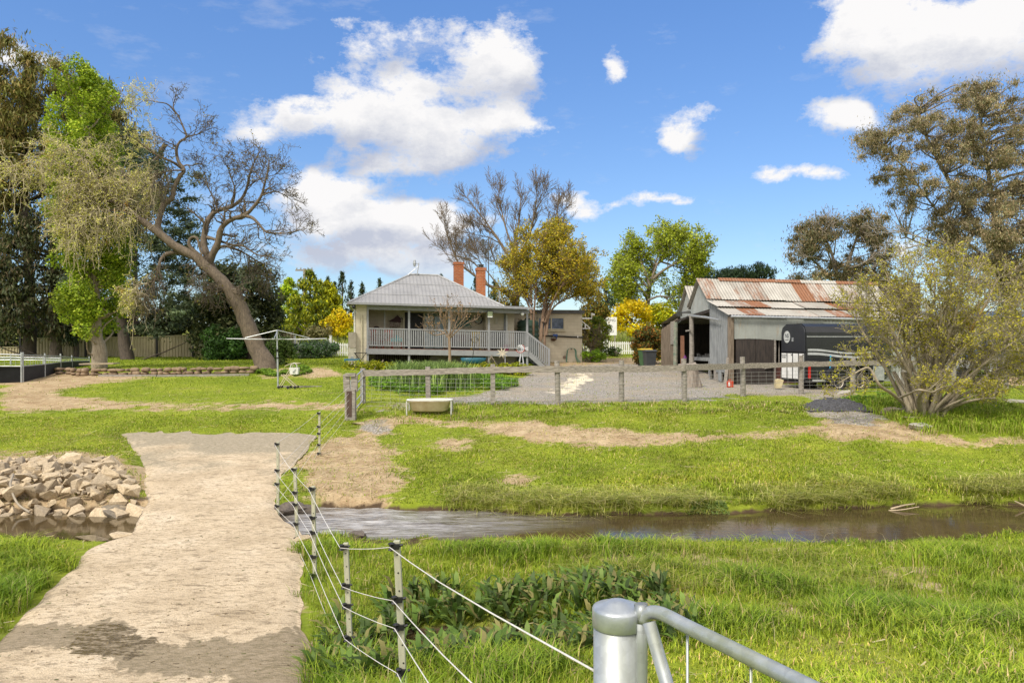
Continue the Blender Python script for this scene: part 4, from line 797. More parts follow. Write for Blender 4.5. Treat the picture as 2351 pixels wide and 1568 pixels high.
# ------------------------------------------------------------------ old iron shed
SX, SD, SZ, SROT = 9.6, 30.0, 1.30, R(10)
def build_shed():
    s = empty('farm_shed', (SX, SD*S, SZ), 'old twin gabled shed of rusty corrugated iron and grey slabs', 'shed', None, SROT)
    RUST = (.165,.062,.021)
    roofm = corr_mat('shed_roof_iron', (.44,.42,.385), (.30,.28,.25), 0, .15, .55, rust=RUST, use_col=True, bs=1.0)
    wallc = corr_mat('shed_wall_iron', (.34,.36,.33), (.22,.235,.215), 0, .15, .6, rust=(.30,.22,.13), bs=1.0)
    slab = mat('grey_slab_timber', (.30,.315,.32), (.17,.18,.185), 4, .85, stretch=(3,3,.5), bmp=.5); slabb = mat('brown_slab_timber', (.24,.19,.14), (.11,.085,.06), 4, .9, stretch=(3,3,.4), bmp=.6)
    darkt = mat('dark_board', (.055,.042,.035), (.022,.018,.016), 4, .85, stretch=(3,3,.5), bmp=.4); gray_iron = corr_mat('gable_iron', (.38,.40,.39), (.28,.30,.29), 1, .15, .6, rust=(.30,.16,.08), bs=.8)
    LEN = 9.3; SAG = -.012
    r_ = random.Random(3)
    def sheets(x0, x1, ya, za, yb, zb, wd, over=.0, lift=0, pat=None):
        """sheets of iron from the low edge (ya,za) up to the high edge (yb,zb), each its own rust and tone, slightly out of line"""
        b = MB(); x = x0; k = 0
        while x < x1-.05:
            w_ = min(wd*(.92+.16*r_.random()), x1-x); jz = r_.uniform(-.012,.02)+lift; jy = r_.uniform(-.05,.05); rust = (pat[k % len(pat)] if pat else r_.choice([0,.02,.05,.12,.3])); tone = r_.uniform(.35,1)
            n = max(2, int(w_/.0375)); vs = []
            for i in range(n+1):
                xx = x+w_*1.03*i/n; c = .012*math.sin(2*math.pi*xx/.15)
                for t in (0, .5, 1): vs.append((xx, ya+(yb-ya)*t+jy*(1-t), za+(zb-za)*t+jz+c-(.035*math.sin(t*math.pi) if lift == 0 else 0)*.4))
            b.add(vs, [(3*i+j, 3*i+3+j, 3*i+4+j, 3*i+1+j) for i in range(n) for j in (0,1)], (rust, tone, 0)); x += w_; k += 1
        return b
    parts = []
    b = sheets(-.22, LEN, 2.02, 3.88, 3.2, 4.93, .80, pat=[0.29,0.01,0.20,0.28,0.04,0.07,0.49,0.31,0.01,0.24,0.06,0.07])
    for m2 in (sheets(-.25, LEN+.6, .85, 3.47, 2.12, 3.83, .85, lift=.0, pat=[0.03,0.28,0.43,0.15,0.08,0.17,0.10,0.41,0.35,0.15,0.17]), sheets(-.22, LEN+.7, -.22, 3.06, .95, 3.41, .86, lift=.005, pat=[0.08,0.41,0.07,0.08,0.20,0.10,0.36,0.17,0.17,0.13,0.27])): b.add(m2.v, m2.f); b.c[-len(m2.c):] = m2.c
    roof = b.build('roof', roofm, s, shear=SAG)
    b = sheets(-.18, LEN, 4.38, 3.58, 3.2, 4.93, .85); m2 = sheets(.1, LEN-1, 4.38, 3.60, 5.33, 4.73, .8, pat=[0.00,0.03,0.04]); b.add(m2.v, m2.f); b.c[-len(m2.c):] = m2.c
    m2 = sheets(.1, LEN-1, 6.4, 3.30, 5.33, 4.73, .8); b.add(m2.v, m2.f); b.c[-len(m2.c):] = m2.c; m2 = sheets(.0, LEN-1, 8.4, 2.86, 6.3, 3.36, .85); b.add(m2.v, m2.f); b.c[-len(m2.c):] = m2.c
    b.build('rear_roof', roofm, s, shear=SAG)
    b = MB(); x = .9
    for k, L_ in enumerate((2.0,2.3,1.9,2.3)): b.add([(x,3.03,4.83),(x+L_,3.03,4.83),(x+L_,3.2,4.99),(x,3.2,4.99),(x+L_,3.4,4.82),(x,3.4,4.82)], [(0,1,2,3),(3,2,4,5)], ((.45,.7,0) if k != 2 else (0,.9,0))); x += L_*1.0
    b.build('ridge_cap', roofm, roof, shear=SAG)
    # front gables (facing along -x) of iron sheets
    def gable(pts, th=.03): b = MB(); b.prism([(0,y,z) for y, z in pts], (th,0,0)); return b
    b = gable([(2.09,3.82),(3.2,4.86),(4.3,3.56),(4.3,3.22),(2.09,3.42)]); b.prism([(.3,4.4,3.5),(.3,5.33,4.66),(.3,6.33,3.3),(.3,6.33,3.02),(.3,4.4,3.15)], (.03,0,0)); b.build('gable', gray_iron, s)
    for p, q in (((-.03,2.02,3.86),(-.03,3.22,4.92)),((-.03,3.18,4.92),(-.03,4.42,3.50)),((.25,5.31,4.72),(.25,6.45,3.22))): b = MB(); b.beam(p, q, .035, .14, up=(1,0,0)); b.build('barge_board', WOODG, s)
    b = MB(); b.prism([(-.5,4.25,3.28),(.1,4.25,3.28),(.1,4.75,3.42),(-.5,4.75,3.30)], (0,.0,.03)); b.beam((-.52,4.2,3.25),(-.52,4.85,3.28),.04,.22); b.build('bent_flap', mat('dark_steel', (.12,.12,.11)), s)
    b = MB(); b.tube([(-.15,4.3,3.18),(-.2,2.1,3.02),(-.2,.7,2.86)], [.06,.06,.035], 8); b.build('gutter_pipe', GALV, s)
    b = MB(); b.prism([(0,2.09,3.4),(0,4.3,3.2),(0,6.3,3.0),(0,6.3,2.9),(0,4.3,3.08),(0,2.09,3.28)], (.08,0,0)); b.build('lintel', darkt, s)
    # slab wall beside the corner, each slab a little different
    b = MB(); y = 0; ybs = []
    while y < 2.05:
        w_ = r_.uniform(.2,.34); y1 = min(y+w_, 2.1); bot = r_.choice([.55,.5,.62,.1]) if y > .2 else -.1
        top = 3.02+.42*y
        b.prism([(-.03+r_.uniform(-.02,.02),y,bot),(-.03,y1-.015,bot+r_.uniform(-.05,.05)),(-.03,y1-.02,top+.2*w_),(-.03,y,top)], (.035,0,0)); ybs.append((y,y1)); y = y1
    b.build('slab_wall', slab, s)
    b = MB()
    for k, (y, y1) in enumerate(ybs):
        if k % 4 != 2: b.box(.012, .05, y+.01, y1-.02, -.25, .75)
    b.build('lower_boards', slabb if False else WOODG, s)
    b = MB(); b.beam((-.02,-.06,-.3),(-.02,-.06,3.0),.20,.20); b.build('corner_post', slabb, s); b = MB(); b.beam((-.25,.10,-.3),(-.1,.02,1.2),.22,.16,taper=.8); b.build('corner_post', WOODG, s)
    b = MB(); b.tube([(-.1,4.05,.0),(-.08,4.0,1.5),(-.12,3.95,3.2)], [.13,.12,.11], 9); b.build('log_post', WOODG, s); b = MB(); b.beam((-.26,3.7,2.45),(-.26,4.3,2.42),.05,.07); b.build('peg', WOODG, s)
    # left lean-to front of brown slabs
    b = MB(); y = 6.08
    while y < 8.3:
        w_ = r_.uniform(.2,.36); y1 = min(y+w_, 8.35); zt = 3.08-.24*(y-6.1); b.prism([(r_.uniform(-.06,.04),y,.3),(0,y1-.02,.3),(0,y1-.02,zt-.05),(0,y,zt)], (.05,0,0)); y = y1
    b.build('brown_slab_wall', slabb, s); b = MB(); b.box(-.05,-.01,6.3,6.85,1.75,2.95); b.build('patch_sheet', WOODG, s); b = MB(); b.tube([(-.08,6.12,.3),(-.06,6.1,2.9)], .11, 8); b.build('green_post', mat('flaking_green', (.10,.16,.12), (.30,.28,.22), 5, .85), s)
    # long side
    b = MB(); n = int(4.3/.0375); vs = []
    b = MB()
    for i in range(n+1):
        xx = .12+4.25*i/n; c = .012*math.sin(2*math.pi*xx/.15); vs += [(xx,-.10+c,2.0+.03*math.sin(xx*1.7)-(.06 if xx > 3.2 else 0)),(xx,-.10+c,3.02)]
    b.add(vs, [(2*i,2*i+2,2*i+3,2*i+1) for i in range(n)]); b.build('side_iron', wallc, s, shear=SAG)
    b = MB(); vs = []
    for i in range(61): xx = 4.37+5.0*i/60; c = .014*math.sin(2*math.pi*xx/.15); vs += [(xx,-.06+c,-.2),(xx,-.06+c,3.0)]
    b.add(vs, [(2*i,2*i+2,2*i+3,2*i+1) for i in range(60)]); b.build('side_iron', wallc, s, shear=SAG)
    b = MB(); b.tube([(-.1,-.26,2.99),(9.9,-.28,2.96)], .055, 8); b.build('gutter', GALV, s, shear=SAG); b = MB(); b.box(.1,9.5,-.06,0,2.86,2.98); b.build('eave_board', WOODG, s, shear=SAG)
    b = MB(); b.box(.22,1.12,-.08,-.03,-.25,2.02); b.box(1.14,2.0,-.09,-.04,-.25,2.0); b.build('plank_door', darkt, s)
    b = MB(); b.tube([(1.55,-.12,.70),(1.8,-.16,.76),(2.05,-.14,.98),(1.9,-.13,1.02)], [.03,.05,.04,.01], 6); b.build('branch_handle', WOODG, s)
    b = MB(); b.box(2.02,2.1,-.1,0,-.25,2.0); b.tube([(3.32,-.08,-.3),(3.34,-.08,2.0)], .10, 8); b.build('side_post', WOODG, s)
    b = MB(); b.box(2.1,3.24,-.02,.06,-.25,.95); b.build('rusty_tank', mat('rusty_tank', (.13,.045,.035), (.06,.022,.018), 9, .8), s)
    b = MB()
    for k in range(7): b.beam((2.2+.16*k,.1,.9),(2.2+.16*k+r_.uniform(-.05,.05),.12,2.0),.04,.03)
    b.build('inner_slats', WOODG, s)
    b = MB(); vs = []
    for i in range(81): z = -.1+2.0*i/80; c = .016*math.sin(2*math.pi*z/.16); vs += [(3.42,-.04+c,z),(4.6,-.04+c,z)]
    b.add(vs, [(2*i,2*i+1,2*i+3,2*i+2) for i in range(80)]); b.build('tank_sheet', corr_mat('round_tank_iron', (.42,.43,.42), (.25,.26,.255), 2, .16, .5, bs=.6), s)
    # inside: rear and back walls, floor, workbench beam
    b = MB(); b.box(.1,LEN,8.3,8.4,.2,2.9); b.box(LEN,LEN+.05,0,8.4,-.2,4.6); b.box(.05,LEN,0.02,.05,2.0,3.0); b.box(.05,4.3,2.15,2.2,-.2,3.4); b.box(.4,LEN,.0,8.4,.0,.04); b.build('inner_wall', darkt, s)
    b = MB(); b.box(.5,.6,2.2,5.6,.95,1.12); b.box(.6,1.2,2.2,5.6,1.06,1.10); b.box(.5,.6,3.3,3.38,0,.95); wb = b.build('work_bench', GALV, s)
    b = MB()
    for k in range(9): y = 2.5+.32*k; h_ = r_.uniform(.1,.3); b.box(.7,.7+r_.uniform(.1,.25),y,y+r_.uniform(.08,.22),1.10,1.10+h_)
    b.build('bench_clutter', mat('dull_clutter', (.10,.10,.095), (.03,.03,.03), 7, .8), wb)
    # lean-to extension and low shelter at the far end
    b = MB(); b.box(9.45,10.9,.0,.06,-.2,2.75); b.box(10.9,11.0,-.05,.05,-.2,2.8); b.build('end_wall', mat('brown_iron', (.30,.24,.18), (.17,.13,.09), 5, .85), s)
    b = MB(); b.box(9.4,11.3,-.3,3.2,2.82,2.88); b.build('end_roof', mat('rusty_iron', (.34,.15,.08), (.22,.08,.04), 5, .8), s)
    return s
build_shed()
SM = Matrix.Translation((SX, SD*S, SZ)) @ Matrix.Rotation(SROT, 4, 'Z')
def sp_(x, y, z=0): return SM @ Vector((x, y, z))
# things about the shed
b = MB(); b.tube([(0,0,0),(.02,0,.75),(0,0,.78)], [.34,.30,.25], 12); b.tube([(.3,-.1,0),(.25,-.05,.55)], [.12,.05], 7); b.tube([(.42,.1,0),(.2,.1,.7)], [.10,.05], 7); b.lathe((-.05,0,.74), [(.36,0),(.42,.03),(.40,.10),(.2,.12)], 14)
o = b.build('tree_stump', mat('stump_bark', (.36,.31,.26), (.18,.15,.12), 5, .9, stretch=(3,3,.6), bmp=.7), smooth=False); o.scale = (1.1,1.1,1.15); o.location = gp(1584, 28.6); tag(o, 'tall grey stump with a flat cut top before the open shed', 'stump')
def jerry(v, D, m, label, name='fuel_can'):
    c = empty(name, gp(v, D), label, 'can', None, .3); b = MB(); b.box(-.17,.17,-.1,.1,0,.36); b.build('can_body', m, c, bevel=.03); b = MB(); b.tube([(-.08,0,.36),(-.08,0,.43),(.08,0,.43),(.08,0,.36)], .018, 6); b.build('handle', m, c); b = MB(); b.box(-.175,-.06,-.105,-.1,.08,.30); b.build('label_patch', WHITE, c); c.scale = (.75,.75,.75)
jerry(1676, 28.6, RED, 'red and white can on the ground by the grey shed slabs')
b = MB(); b.prism([(-.2,0,0),(.15,0,0),(.35,.1,.52),(.05,.1,.62),(-.15,.05,.55)], (0,.4,0)); o = b.build('plastic_seat', mat('cream_plastic', (.56,.47,.27), None, 4, .5), bevel=.03); o.scale = (.62,.62,.62); o.location = gp(1789, 27.4, .05); tag(o, 'cream plastic seat shell lying beside the horse float ramp', 'seat shell')
b = MB(); b.lathe((0,0,0), [(.16,0),(.18,.36),(.12,.5),(.05,.56),(.05,.64)], 10); o = b.build('purple_bottle', mat('purple_plastic', (.14,.02,.16), None, 4, .4)); o.location = sp_(.3,5.75,.85); o.scale = (.55,.55,.55); tag(o, 'purple container standing inside the left edge of the shed opening', 'container')
b = MB(); b.beam((0,0,0),(.05,.3,1.9),.2,.05); o = b.build('leaning_plank', mat('red_timber', (.22,.10,.055), None, 5, .8)); o.location = sp_(.25,5.95,.3); tag(o, 'reddish plank leaning inside the left edge of the shed opening', 'plank')
b = MB(); b.box(-.55,.55,-.03,.03,0,.16); 
# wheelie bins
def bin_(v, D, body, lid, label, rz):
    c = empty('wheelie_bin', gp(v, D), label, 'bin', 'wheelie bins by the bush', rz)
    b = MB(); b.add([(-.22,-.26,.06),(.22,-.26,.06),(.22,.24,.06),(-.22,.24,.06),(-.28,-.34,.95),(.28,-.34,.95),(.28,.30,.95),(-.28,.30,.95)], [(0,3,2,1),(4,5,6,7),(0,1,5,4),(1,2,6,5),(2,3,7,6),(3,0,4,7)]); b.box(-.30,.30,-.36,.32,.93,.97); b.build('bin_body', body, c, bevel=.02)
    b = MB(); b.prism([(-.31,-.38,.975),(-.31,.34,.975),(-.31,.34,1.02),(-.31,-.1,1.06),(-.31,-.38,1.02)], (.62,0,0)); b.build('lid', lid, c, bevel=.015)
    for sx in (-1,1): b = MB(); b.lathe((sx*.25,.26,.10), [(.03,-.03),(.10,-.03),(.10,.03),(.03,.03)], 12, 'x'); b.build('wheel', BLACK, c)
    b = MB(); b.tube([(-.24,.36,.93),(-.24,.40,.96),(.24,.40,.96),(.24,.36,.93)], .016, 5); b.build('handle', BLACK, c)
bin_(1481, 36.6, mat('bin_green', (.05,.13,.05), None, 4, .5), mat('bin_yellow', (.62,.46,.03), None, 4, .45), 'green wheelie bin with a yellow lid beside the orange bush', .2)
bin_(1491, 35.4, mat('bin_charcoal', (.045,.05,.055), None, 4, .5), mat('bin_lid_dark', (.06,.065,.07), None, 4, .45), 'charcoal wheelie bin with a dark lid in front of the yellow lidded one', .15)

# ------------------------------------------------------------------ horse float
def text_mesh(name, body, size, mt, parent, mtx, ext=.002):
    cu = bpy.data.curves.new(name, 'FONT'); cu.body = body; cu.size = size; cu.align_x = 'CENTER'; cu.align_y = 'CENTER'; cu.extrude = ext
    t = bpy.data.objects.new(name+'_src', cu); COL.objects.link(t); dg = bpy.context.evaluated_depsgraph_get(); me = bpy.data.meshes.new_from_object(t.evaluated_get(dg)); bpy.data.objects.remove(t)
    me.transform(mtx); me.materials.clear(); return link(name, me, mt, parent)
def build_float():
    D0 = 27.3; X0 = (1851-1175.5)/1568*D0; f = empty('horse_float', (X0, D0*S, 1.22), 'black tandem axle horse float with a white striped rear ramp', 'trailer', None, R(10))
    blk = mat('black_gloss', (.010,.011,.014), (.016,.017,.02), 2, .22, bmp=0); fb = mat('black_tail', (.018,.020,.026), (.026,.028,.034), 2, .4, bmp=0)
    L_, W_, ht = 3.45, 1.85, 2.70
    prof = [(0,.42),(0,2.35),(.10,2.58),(.34,2.70),(W_-.34,2.70),(W_-.10,2.58),(W_,2.35),(W_,.42)]
    b = MB(); n = len(prof); vs = [(0,y,z) for y,z in prof]+[(L_,y,z) for y,z in prof]+[(L_+.55,y*.7+.28,.6+(z-.42)*.86) for y,z in prof]
    fs = [tuple(range(n-1,-1,-1)), tuple(range(2*n,3*n))]+[(k*n+i, k*n+(i+1)%n, (k+1)*n+(i+1)%n, (k+1)*n+i) for k in range(2) for i in range(n)]
    b.add(vs, fs); b.build('body', blk, f)
    b = MB(); b.box(.02,L_,-.012,-.004,2.16,2.19); b.build('gutter_strip', GALV, f)
    # rear: tail gate above, ramp below
    b = MB(); b.prism([(-.05,y,z) for y,z in [(.03,1.55),(.03,2.36),(.12,2.55),(.36,2.66),(W_-.36,2.66),(W_-.12,2.55),(W_-.03,2.36),(W_-.03,1.55)]], (.045,0,0)); tg = b.build('tail_gate', fb, f, bevel=.01)
    dm = mat('logo_disc', (.55,.57,.56), None, 4, .5); b = MB(); b.lathe((-.055,1.36,2.17), [(.25,0),(.25,-.004)], 24, 'x'); b.build('emblem_disc', dm, tg)
    MX = lambda y, z, x=-.064: Matrix.Translation((x, y, z)) @ Matrix.Rotation(R(90), 4, 'X').to_4x4() if False else Matrix(((0,0,-1,x),(-1,0,0,y),(0,1,0,z),(0,0,0,1)))
    text_mesh('emblem_letters', 'NS', .23, fb, tg, MX(1.36,2.21)); b = MB(); b.box(-.064,-.061,1.22,1.5,2.03,2.05); b.build('emblem_line', fb, tg)
    b = MB(); b.box(-.075,-.05,.86,.96,1.98,2.14); b.build('latch', GALV, tg)
    b = MB(); b.box(-.06,-.01,.02,W_-.02,.44,1.52); rp = b.build('ramp', fb, f)
    st = [(.06,.42),(.50,.86),(.94,1.30),(1.38,1.76)]
    for y0, y1 in st: b = MB(); b.box(-.070,-.061,y0,y1,.46,1.49); b.build('white_stripe', WHITE, rp)
    text_mesh('caution_letters', 'CAUTION\nHORSES', .085, BLACK, rp, MX(1.57,1.36,-.073)); b = MB(); b.lathe((-.073,.24,1.26), [(.13,.001),(.13,-.001)], 20, 'x'); b.build('badge', mat('badge_white', (.7,.7,.68)), rp)
    b = MB(); b.lathe((-.073,.24,1.26), [(.125,0),(.125,-.004),(.115,-.004),(.115,0)], 20, 'x'); b.prism([(-.078,.30,1.20),(-.078,.18,1.20),(-.078,.17,1.27),(-.078,.24,1.36),(-.078,.31,1.27)], (.003,0,0)); b.build('badge_mark', mat('badge_dark', (.05,.02,.02)), rp)
    for y in (.15,1.0): b = MB(); b.tube([(-.075,y,1.46),(-.085,y-.04,1.42),(-.075,y-.09,1.46)], .012, 5); b.build('ramp_catch', BLACK, rp)
    # side: swoosh stripes, tail light, trims, mudguard, wheels, drawbar
    b = MB()
    for k, (z, th) in enumerate(((1.56,.085),(1.40,.10))):
        pts = []
        for i in range(25): x = .06+2.9*i/24; pts.append((x, z+.05*math.sin(x*2.0+.9)-.02*x))
        for (x, zz), (x2, z2) in zip(pts, pts[1:]): b.add([(x,-.010,zz),(x2,-.010,z2),(x2,-.010,z2+th*(1-.25*x2/2.9)),(x,-.010,zz+th*(1-.25*x/2.9))], [(0,1,2,3)])
    b.build('swoosh_stripe', mat('silver_decal', (.45,.47,.48), None, 4, .35), f)
    b = MB(); b.box(.08,.18,-.035,-.005,.50,.98); tl = b.build('tail_light', mat('red_lens', (.55,.02,.015), None, 5, .3), f); b = MB(); b.box(.08,.18,-.037,-.005,.98,1.06); b.build('indicator', mat('amber_lens', (.75,.22,.02), None, 5, .3), tl)
    b = MB(); b.box(.25,.82,-.05,-.01,.38,.46); b.build('step_plate', GALV, f)
    b = MB(); b.box(.0,L_,.0,W_,.32,.42); b.build('chassis', mat('chassis_black', (.02,.02,.02)), f)
    b = MB()
    for (x0,x1,cx) in ((.85,1.75,1.30),(1.85,2.75,2.25)):
        pass
    arc = [(1.78+1.02*math.cos(a)*(1 if abs(math.cos(a)) > .4 else 1), .40+.62*min(1, 1.25*math.sin(a))) for a in np.linspace(R(178), R(2), 22)]
    for (x,z),(x2,z2) in zip(arc, arc[1:]): b.add([(x,-.22,z),(x2,-.22,z2),(x2,.05,z2),(x,.05,z),(x,-.22,z-.04),(x2,-.22,z2-.04)], [(0,1,2,3),(0,4,5,1)])
    b.build('mudguard', fb, f)
    tyre = mat('tyre_rubber', (.018,.018,.018), None, 9, .85); rim = mat('cream_rim', (.62,.57,.47), (.48,.42,.33), 5, .5)
    for cx in (1.32, 2.24):
        for side in (0, 1):
            y0 = -.17 if side == 0 else W_+.0; wv = -.03 if side == 0 else W_+.18
            c = (cx, y0, .33); w_ = MB(); w_.lathe(c, [(.20,.02),(.24,-.01),(.30,-.015),(.335,.02),(.34,.09),(.335,.16),(.30,.19),(.2,.18)], 32, 'y'); wh = w_.build('wheel', tyre, f, smooth=True)
            b = MB(); b.lathe(c, [(0,.05),(.05,.03),(.07,.05),(.15,.055),(.17,.03),(.205,.0),(.205,.03),(.16,.08),(0,.09)], 28, 'y'); rm = b.build('rim', rim, wh, smooth=False)
            b = MB()
            for k in range(8): a = k*math.pi/4; b.beam((cx+.10*math.cos(a),y0+.052,.33+.10*math.sin(a)),(cx+.145*math.cos(a),y0+.052,.33+.145*math.sin(a)),.05,.012,up=(0,1,0),taper=.6)
            b.lathe((cx,y0+.03,.33), [(.035,-.012),(.035,.02)], 10, 'y'); b.build('rim_hole', BLACK, rm)
    b = MB(); b.box(2.95,3.45,-.03,-.01,.40,.98); b.build('checker_plate', GALV, f)
    b = MB(); b.beam((L_,.2,.38),(L_+1.7,W_/2,.40),.09,.09); b.beam((L_,W_-.2,.38),(L_+1.7,W_/2,.40),.09,.09); b.tube([(L_+1.4,W_/2,-.05),(L_+1.4,W_/2,.7)], .035, 8); b.build('drawbar', mat('white_steel', (.60,.60,.58)), f)
    text_mesh('eave_letters', 'C', .12, mat('silver_decal', (.45,.47,.48)), f, Matrix(((1,0,0,.35),(0,0,-1,-.012),(0,1,0,2.26),(0,0,0,1)))) if False else None
    b = MB(); b.beam((1.05,-.03,1.42),(1.02,-.04,.86),.05,.02,up=(0,1,0)); o = b.build('rope_tie', mat('sky_blue_rope', (.06,.38,.62), None, 30, .9)); o.matrix_world = f.matrix_basis.copy() if False else Matrix.Translation(f.location) @ Matrix.Rotation(R(10), 4, 'Z'); tag(o, 'bright blue rope tie hanging on the black float side', 'rope')
build_float()

# ------------------------------------------------------------------ paddock fence, gate, tub
FV = [(833.6,845.6,23.0),(984,842,22.8),(1131.5,836,22.6),(1280.6,828.4,22.5),(1426.8,827.5,22.9),(1571.5,823,23.3),(1706,819.5,24.6),(1839.4,816,25.4),(1958,822,26.0),(2075,820,26.6),(2190,818,27.2),(2310,816,27.8)]
def build_fence():
    o0 = gp(1280.6, 22.5); f = empty('paddock_fence', o0, 'weathered post and rail paddock fence with wire mesh below', 'fence')
    P = []
    for i, (v, y, D) in enumerate(FV):
        g = gp(v, D); top = at(v, y, D); P.append((g, top)); b = MB(); r = .095 if 2 < i else .085
        le = random.uniform(-.03, .03)
        pts = [g+Vector((0,0,-.4)), g+Vector((0,0,.4)), top+Vector((le,0,0))]; n = 7 if i not in (0,) else 4
        if i in (1, 2, 0): b.beam(pts[0], pts[-1], .17, .15)
        else: b.tube(pts, [r, r*.98, r*.92], 10)
        b.build('fence_post', WOODG, f, o0)
    for i in range(len(P)-1):
        (g, t), (g2, t2) = P[i], P[i+1]; z0 = g.z+1.06 if i else t.z-.17; 
        zt = [at(0, y, D).z for y, D in ((857,23.0),(853.5,22.8),(849,22.6),(847,22.5),(847,22.9),(844,23.3),(840,24.6),(836,25.4),(834,26.0),(832,26.6),(830,27.2),(828,27.8))]
        m = 9; a = Vector((t.x, t.y-.11, zt[i])); c = Vector((t2.x, t2.y-.11, zt[i+1])); b = MB(); hh = [.10+random.uniform(-.012,.012) for _ in range(m)]; dz = [random.uniform(-.012,.012) for _ in range(m)]
        vs = []
        for k in range(m):
            p = a+(c-a)*(k/(m-1)); 
            for dy, s_ in ((-.028,-1),(-.028,1),(.028,1),(.028,-1)): vs.append((p.x, p.y+dy, p.z+dz[k]+s_*hh[k]))
        b.add(vs, [(4*k+j, 4*k+(j+1)%4, 4*k+4+(j+1)%4, 4*k+4+j) for k in range(m-1) for j in range(4)]+[(3,2,1,0),(4*m-4,4*m-3,4*m-2,4*m-1)]); b.build('top_rail', RAILG, f, o0)
        b = MB(); 
        for k in range(7):
            h = .06+.135*k; b.tube([g+Vector((0,-.1,h)), (g+g2)/2+Vector((0,-.1,h-.012)), g2+Vector((0,-.1,h))], .0045, 3)
        n = max(4, int((g2-g).length/.30))
        for k in range(1, n): p = g+(g2-g)*(k/n); b.tube([p+Vector((0,-.1,.05)), p+Vector((0,-.1,.88))], .0035, 3)
        b.build('wire_mesh', mat('fence_wire', (.42,.42,.40), None, 5, .5, .4, bmp=0), f, o0)
build_fence()
def build_gate():
    D = 21.0; g = gp(805, D); tz = at(805, 857, D).z; c = empty('strainer_post', g, 'thick split timber strainer post with a slot cut in its top', 'post'); b = MB(); o = tuple(g)
    q = lambda x, y, z: g+Vector((x, y, z)); H = tz-g.z
    b.beam(q(.0,0,-.4), q(0,0,H*.66), .32, .22); b.beam(q(.11,0,H*.60), q(.12,0,H-.04), .09, .2); b.beam(q(-.11,0,H*.60), q(-.13,0,H-.03), .08, .2); b.beam(q(-.16,0,H-.05), q(.16,0,H-.05), .2, .10); b.build('timber', WOODG, c, o, bevel=.012); b = MB(); b.box(g.x-.10,g.x+.06,g.y-.118,g.y-.112,g.z+.1,g.z+H*.62); b.build('dark_stain', mat('burnt_timber', (.11,.07,.05), (.05,.03,.025), 6, .9, stretch=(3,3,.5)), c, o)
    # tubular gate, standing open between strainer and first fence post
    p1 = gp(812, 21.4); p2 = gp(832, 22.9); z1, z2 = at(805, 868, 21.4).z, at(832, 850, 22.9).z
    gt = empty('farm_gate', p1, 'grey tubular steel farm gate swung edge on beside the strainer post', 'gate'); o = tuple(p1); b = MB(); A = Vector((p1.x,p1.y,p1.z+.15)); B_ = Vector((p2.x,p2.y,p2.z+.1)); At = Vector((p1.x,p1.y,z1)); Bt = Vector((p2.x,p2.y,z2))
    b.tube([A, At, Bt, B_, A], .024, 8); b.build('gate_frame', GALV, gt, o)
    for t in (.25,.5,.75): b = MB(); b.tube([A+(At-A)*t, B_+(Bt-B_)*t], .018, 6); b.build('gate_bar', GALV, gt, o)
    b = MB(); b.tube([A+Vector((-.06,-.12,-.1)), At+Vector((-.06,-.12,-.05))], .022, 6); b.build('gate_stay', GALV, gt, o)
build_gate()
def build_tub():
    D = 21.75; g = gp(987, D); c = empty('bathtub_trough', g, 'old cream bathtub on a pipe frame used as a water trough below the fence', 'bathtub'); sc_ = D/1568
    ztop = at(0, 919, D).z-g.z; zb = at(0, 944, D).z-g.z; b = MB(); n = 28; rings = []
    def ring(a, w, z, sh=0): return [((a*math.copysign(abs(math.cos(t))**.6, math.cos(t)))+sh, w*math.copysign(abs(math.sin(t))**.7, math.sin(t)), z) for t in np.linspace(0, 2*math.pi, n, endpoint=False)]
    prof = [(.50,.24,zb,-.03),(.58,.30,zb+.05,-.02),(.66,.36,ztop-.05,0),(.72,.40,ztop-.02,0),(.72,.40,ztop+.01,0),(.67,.35,ztop+.01,0),(.60,.30,zb+.1,0)]
    vs = [p for a,w_,z,s_ in prof for p in ring(a,w_,z,s_)]; m = len(prof)
    b.add(vs, [(i*n+k,i*n+(k+1)%n,(i+1)*n+(k+1)%n,(i+1)*n+k) for i in range(m-1) for k in range(n)]+[tuple(range(n-1,-1,-1)), tuple((m-1)*n+k for k in range(n))]); b.build('tub', mat('stained_cream_enamel', (.62,.55,.40), (.46,.37,.23), 3, .35, spots=((.16,.09,.04), 4, .70)), c, smooth=True)
    b = MB()
    for i in range(m-1): pass
    vs = [p for a,w_,z in ((.715,.395,ztop+.002),(.735,.415,ztop+.004),(.735,.415,ztop+.035),(.66,.345,ztop+.035),(.66,.345,ztop+.012)) for p in ring(a,w_,z)]
    b.add(vs, [(i*n+k,i*n+(k+1)%n,(i+1)*n+(k+1)%n,(i+1)*n+k) for i in range(4) for k in range(n)]); b.build('rim', WHITE, c, smooth=True)
    for x in (-.70,.70):
        for y in (-.30,.30): b = MB(); b.box(x-.02,x+.02,y-.02,y+.02,-.1,ztop); b.build('leg', mat('pale_steel', (.5,.5,.46)), c)
build_tub()

